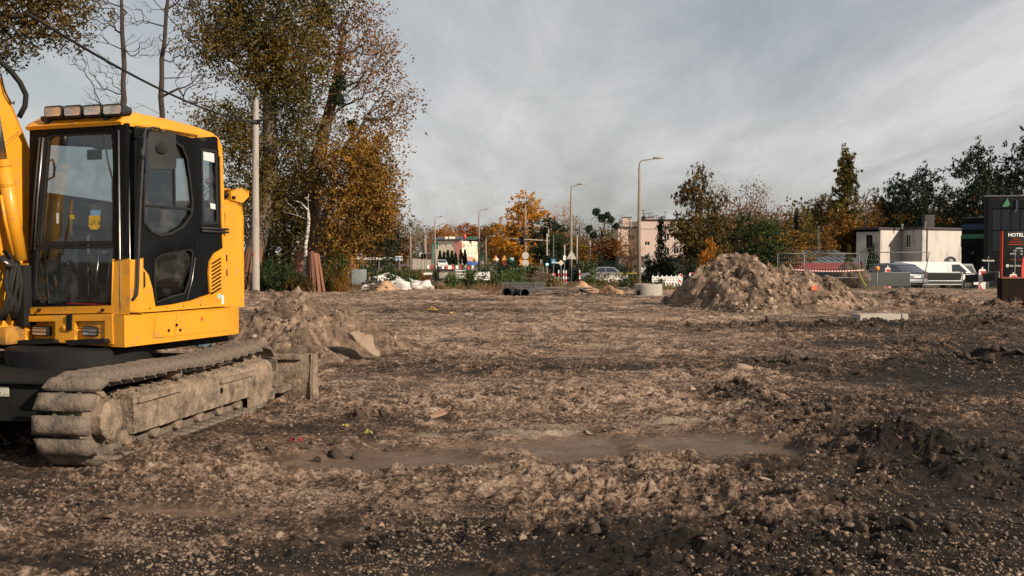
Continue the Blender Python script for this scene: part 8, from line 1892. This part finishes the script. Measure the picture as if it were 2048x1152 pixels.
pt = at(856, 549, 58); tag(MB().prism([[(-.2, 0), (.2, 0), (.25, .06), (.14, .1), (-.17, .1), (-.26, .05)]], -.2, .2, S3).build('plastic_tub', M['white'], None, bevel=.03, loc=pt), 'white upturned tub lying on the dark hump right of the bags', 'tub')
cbk = at(887, 550, 62); tag(MB().box((-.25, -.2, -.2), (.26, .2, .15)).build('concrete_block', M['concrete'], None, bevel=.03, loc=cbk), 'pale concrete block on the grass below the small white car', 'concrete block')
sh = at(921, 548, 66); shr = empty('mesh_crate', sh, 0, 'pale mesh crate stack beside the concrete block on the grass', 'crate')
for k in range(6): MB().box((-.34, -.2, -.3 + k * .1), (.34, .2, -.25 + k * .1)).build('crate_layer', M['white'] if k % 2 else M['concrete'], shr)
br_ = at(1073, 553, 60); lone_ = None
def brush(px, py, D, w, h, label):
    p = at(px, py, D); r = random.Random(px); mb = MB()
    for k in range(90): a = r.uniform(0, 6.28); q = r.uniform(0, w); c = Vector((math.cos(a) * q, math.sin(a) * q * .6, h * (1 - q / w) * r.uniform(.2, 1))); d = Vector((r.gauss(0, 1), r.gauss(0, 1), r.gauss(0, .3))).normalized() * r.uniform(.2, .5); mb.tube([c - d, c + Vector((0, 0, .05)), c + d], [.018, .015, .006], 4)
    tag(mb.build('brushwood_heap', M['bark3'], None, fix=False, loc=p), label, 'brushwood')
brush(1080, 565, 58, 1.0, .75, 'heap of cut brushwood behind the middle of the steel bars'); brush(750, 588, 44, .6, .5, 'dark brushwood left of the sand heap by the white bags')
# litter
def scrap_sheet(px, py, s, mt, label, seed, name='plastic_scrap', cat='litter'):
    g_ = ground(px, py); r = random.Random(seed); vs = []; n = 5
    for i in range(n):
        for j in range(n): vs.append(((i / (n - 1) - .5) * s + r.gauss(0, s * .08), (j / (n - 1) - .5) * s * .7 + r.gauss(0, s * .08), abs(r.gauss(0, s * .22))))
    tag(MB().add(vs, [(i * n + j, (i + 1) * n + j, (i + 1) * n + j + 1, i * n + j + 1) for i in range(n - 1) for j in range(n - 1)]).build(name, mt, None, fix=False, loc=(g_.x, g_.y, gz(g_.x, g_.y) + .02)), label, cat)
redp = mat('red_plastic', (0.22, 0.012, 0.02), .35); yp = mat('yellow_plastic', (0.28, 0.26, 0.05), .6); oy = mat('amber_plastic', (0.34, 0.21, 0.04), .6)
scrap_sheet(592, 884, .09, redp, 'crumpled dark red plastic scrap on the mud right of the excavator tracks', 1); scrap_sheet(737, 869, .07, yp, 'bright yellow-green plastic scrap at the edge of the damp hollow, right one', 2); scrap_sheet(690, 858, .07, yp, 'thin yellow-green plastic strips left of the brighter yellow scrap', 3); scrap_sheet(866, 624, .3, oy, 'yellow plastic sheet on the ground beyond the excavator heap', 4); scrap_sheet(906, 627, .12, oy, 'small yellow scrap right of the yellow plastic sheet', 5)
op = BIGP; rs_ = at(1629, 576, 29.4); tag(MB().prism([[(-.09, -.05), (.08, -.06), (.1, .04), (0, .07), (-.08, .04)]], -.02, .02, S3).build('orange_brick_piece', mat('brick_orange', (0.6, 0.16, 0.07), .8), None, bevel=.01, loc=rs_), 'small orange-red brick piece on the right flank of the big heap', 'brick piece')
tag(MB().prism([[(-.09, -.02), (.08, -.035), (.10, .02), (-.07, .03)]], -.02, .02, S3).build('brick_shard', mat('brick_shard', (0.24, 0.14, 0.095), .85), None, bevel=.008, loc=ground(875, 838) + Vector((0, 0, .03)), rot=(0, R(-20), R(30))), 'oblong reddish-brown brick shard on the dry ground right of the yellow scraps', 'brick piece')
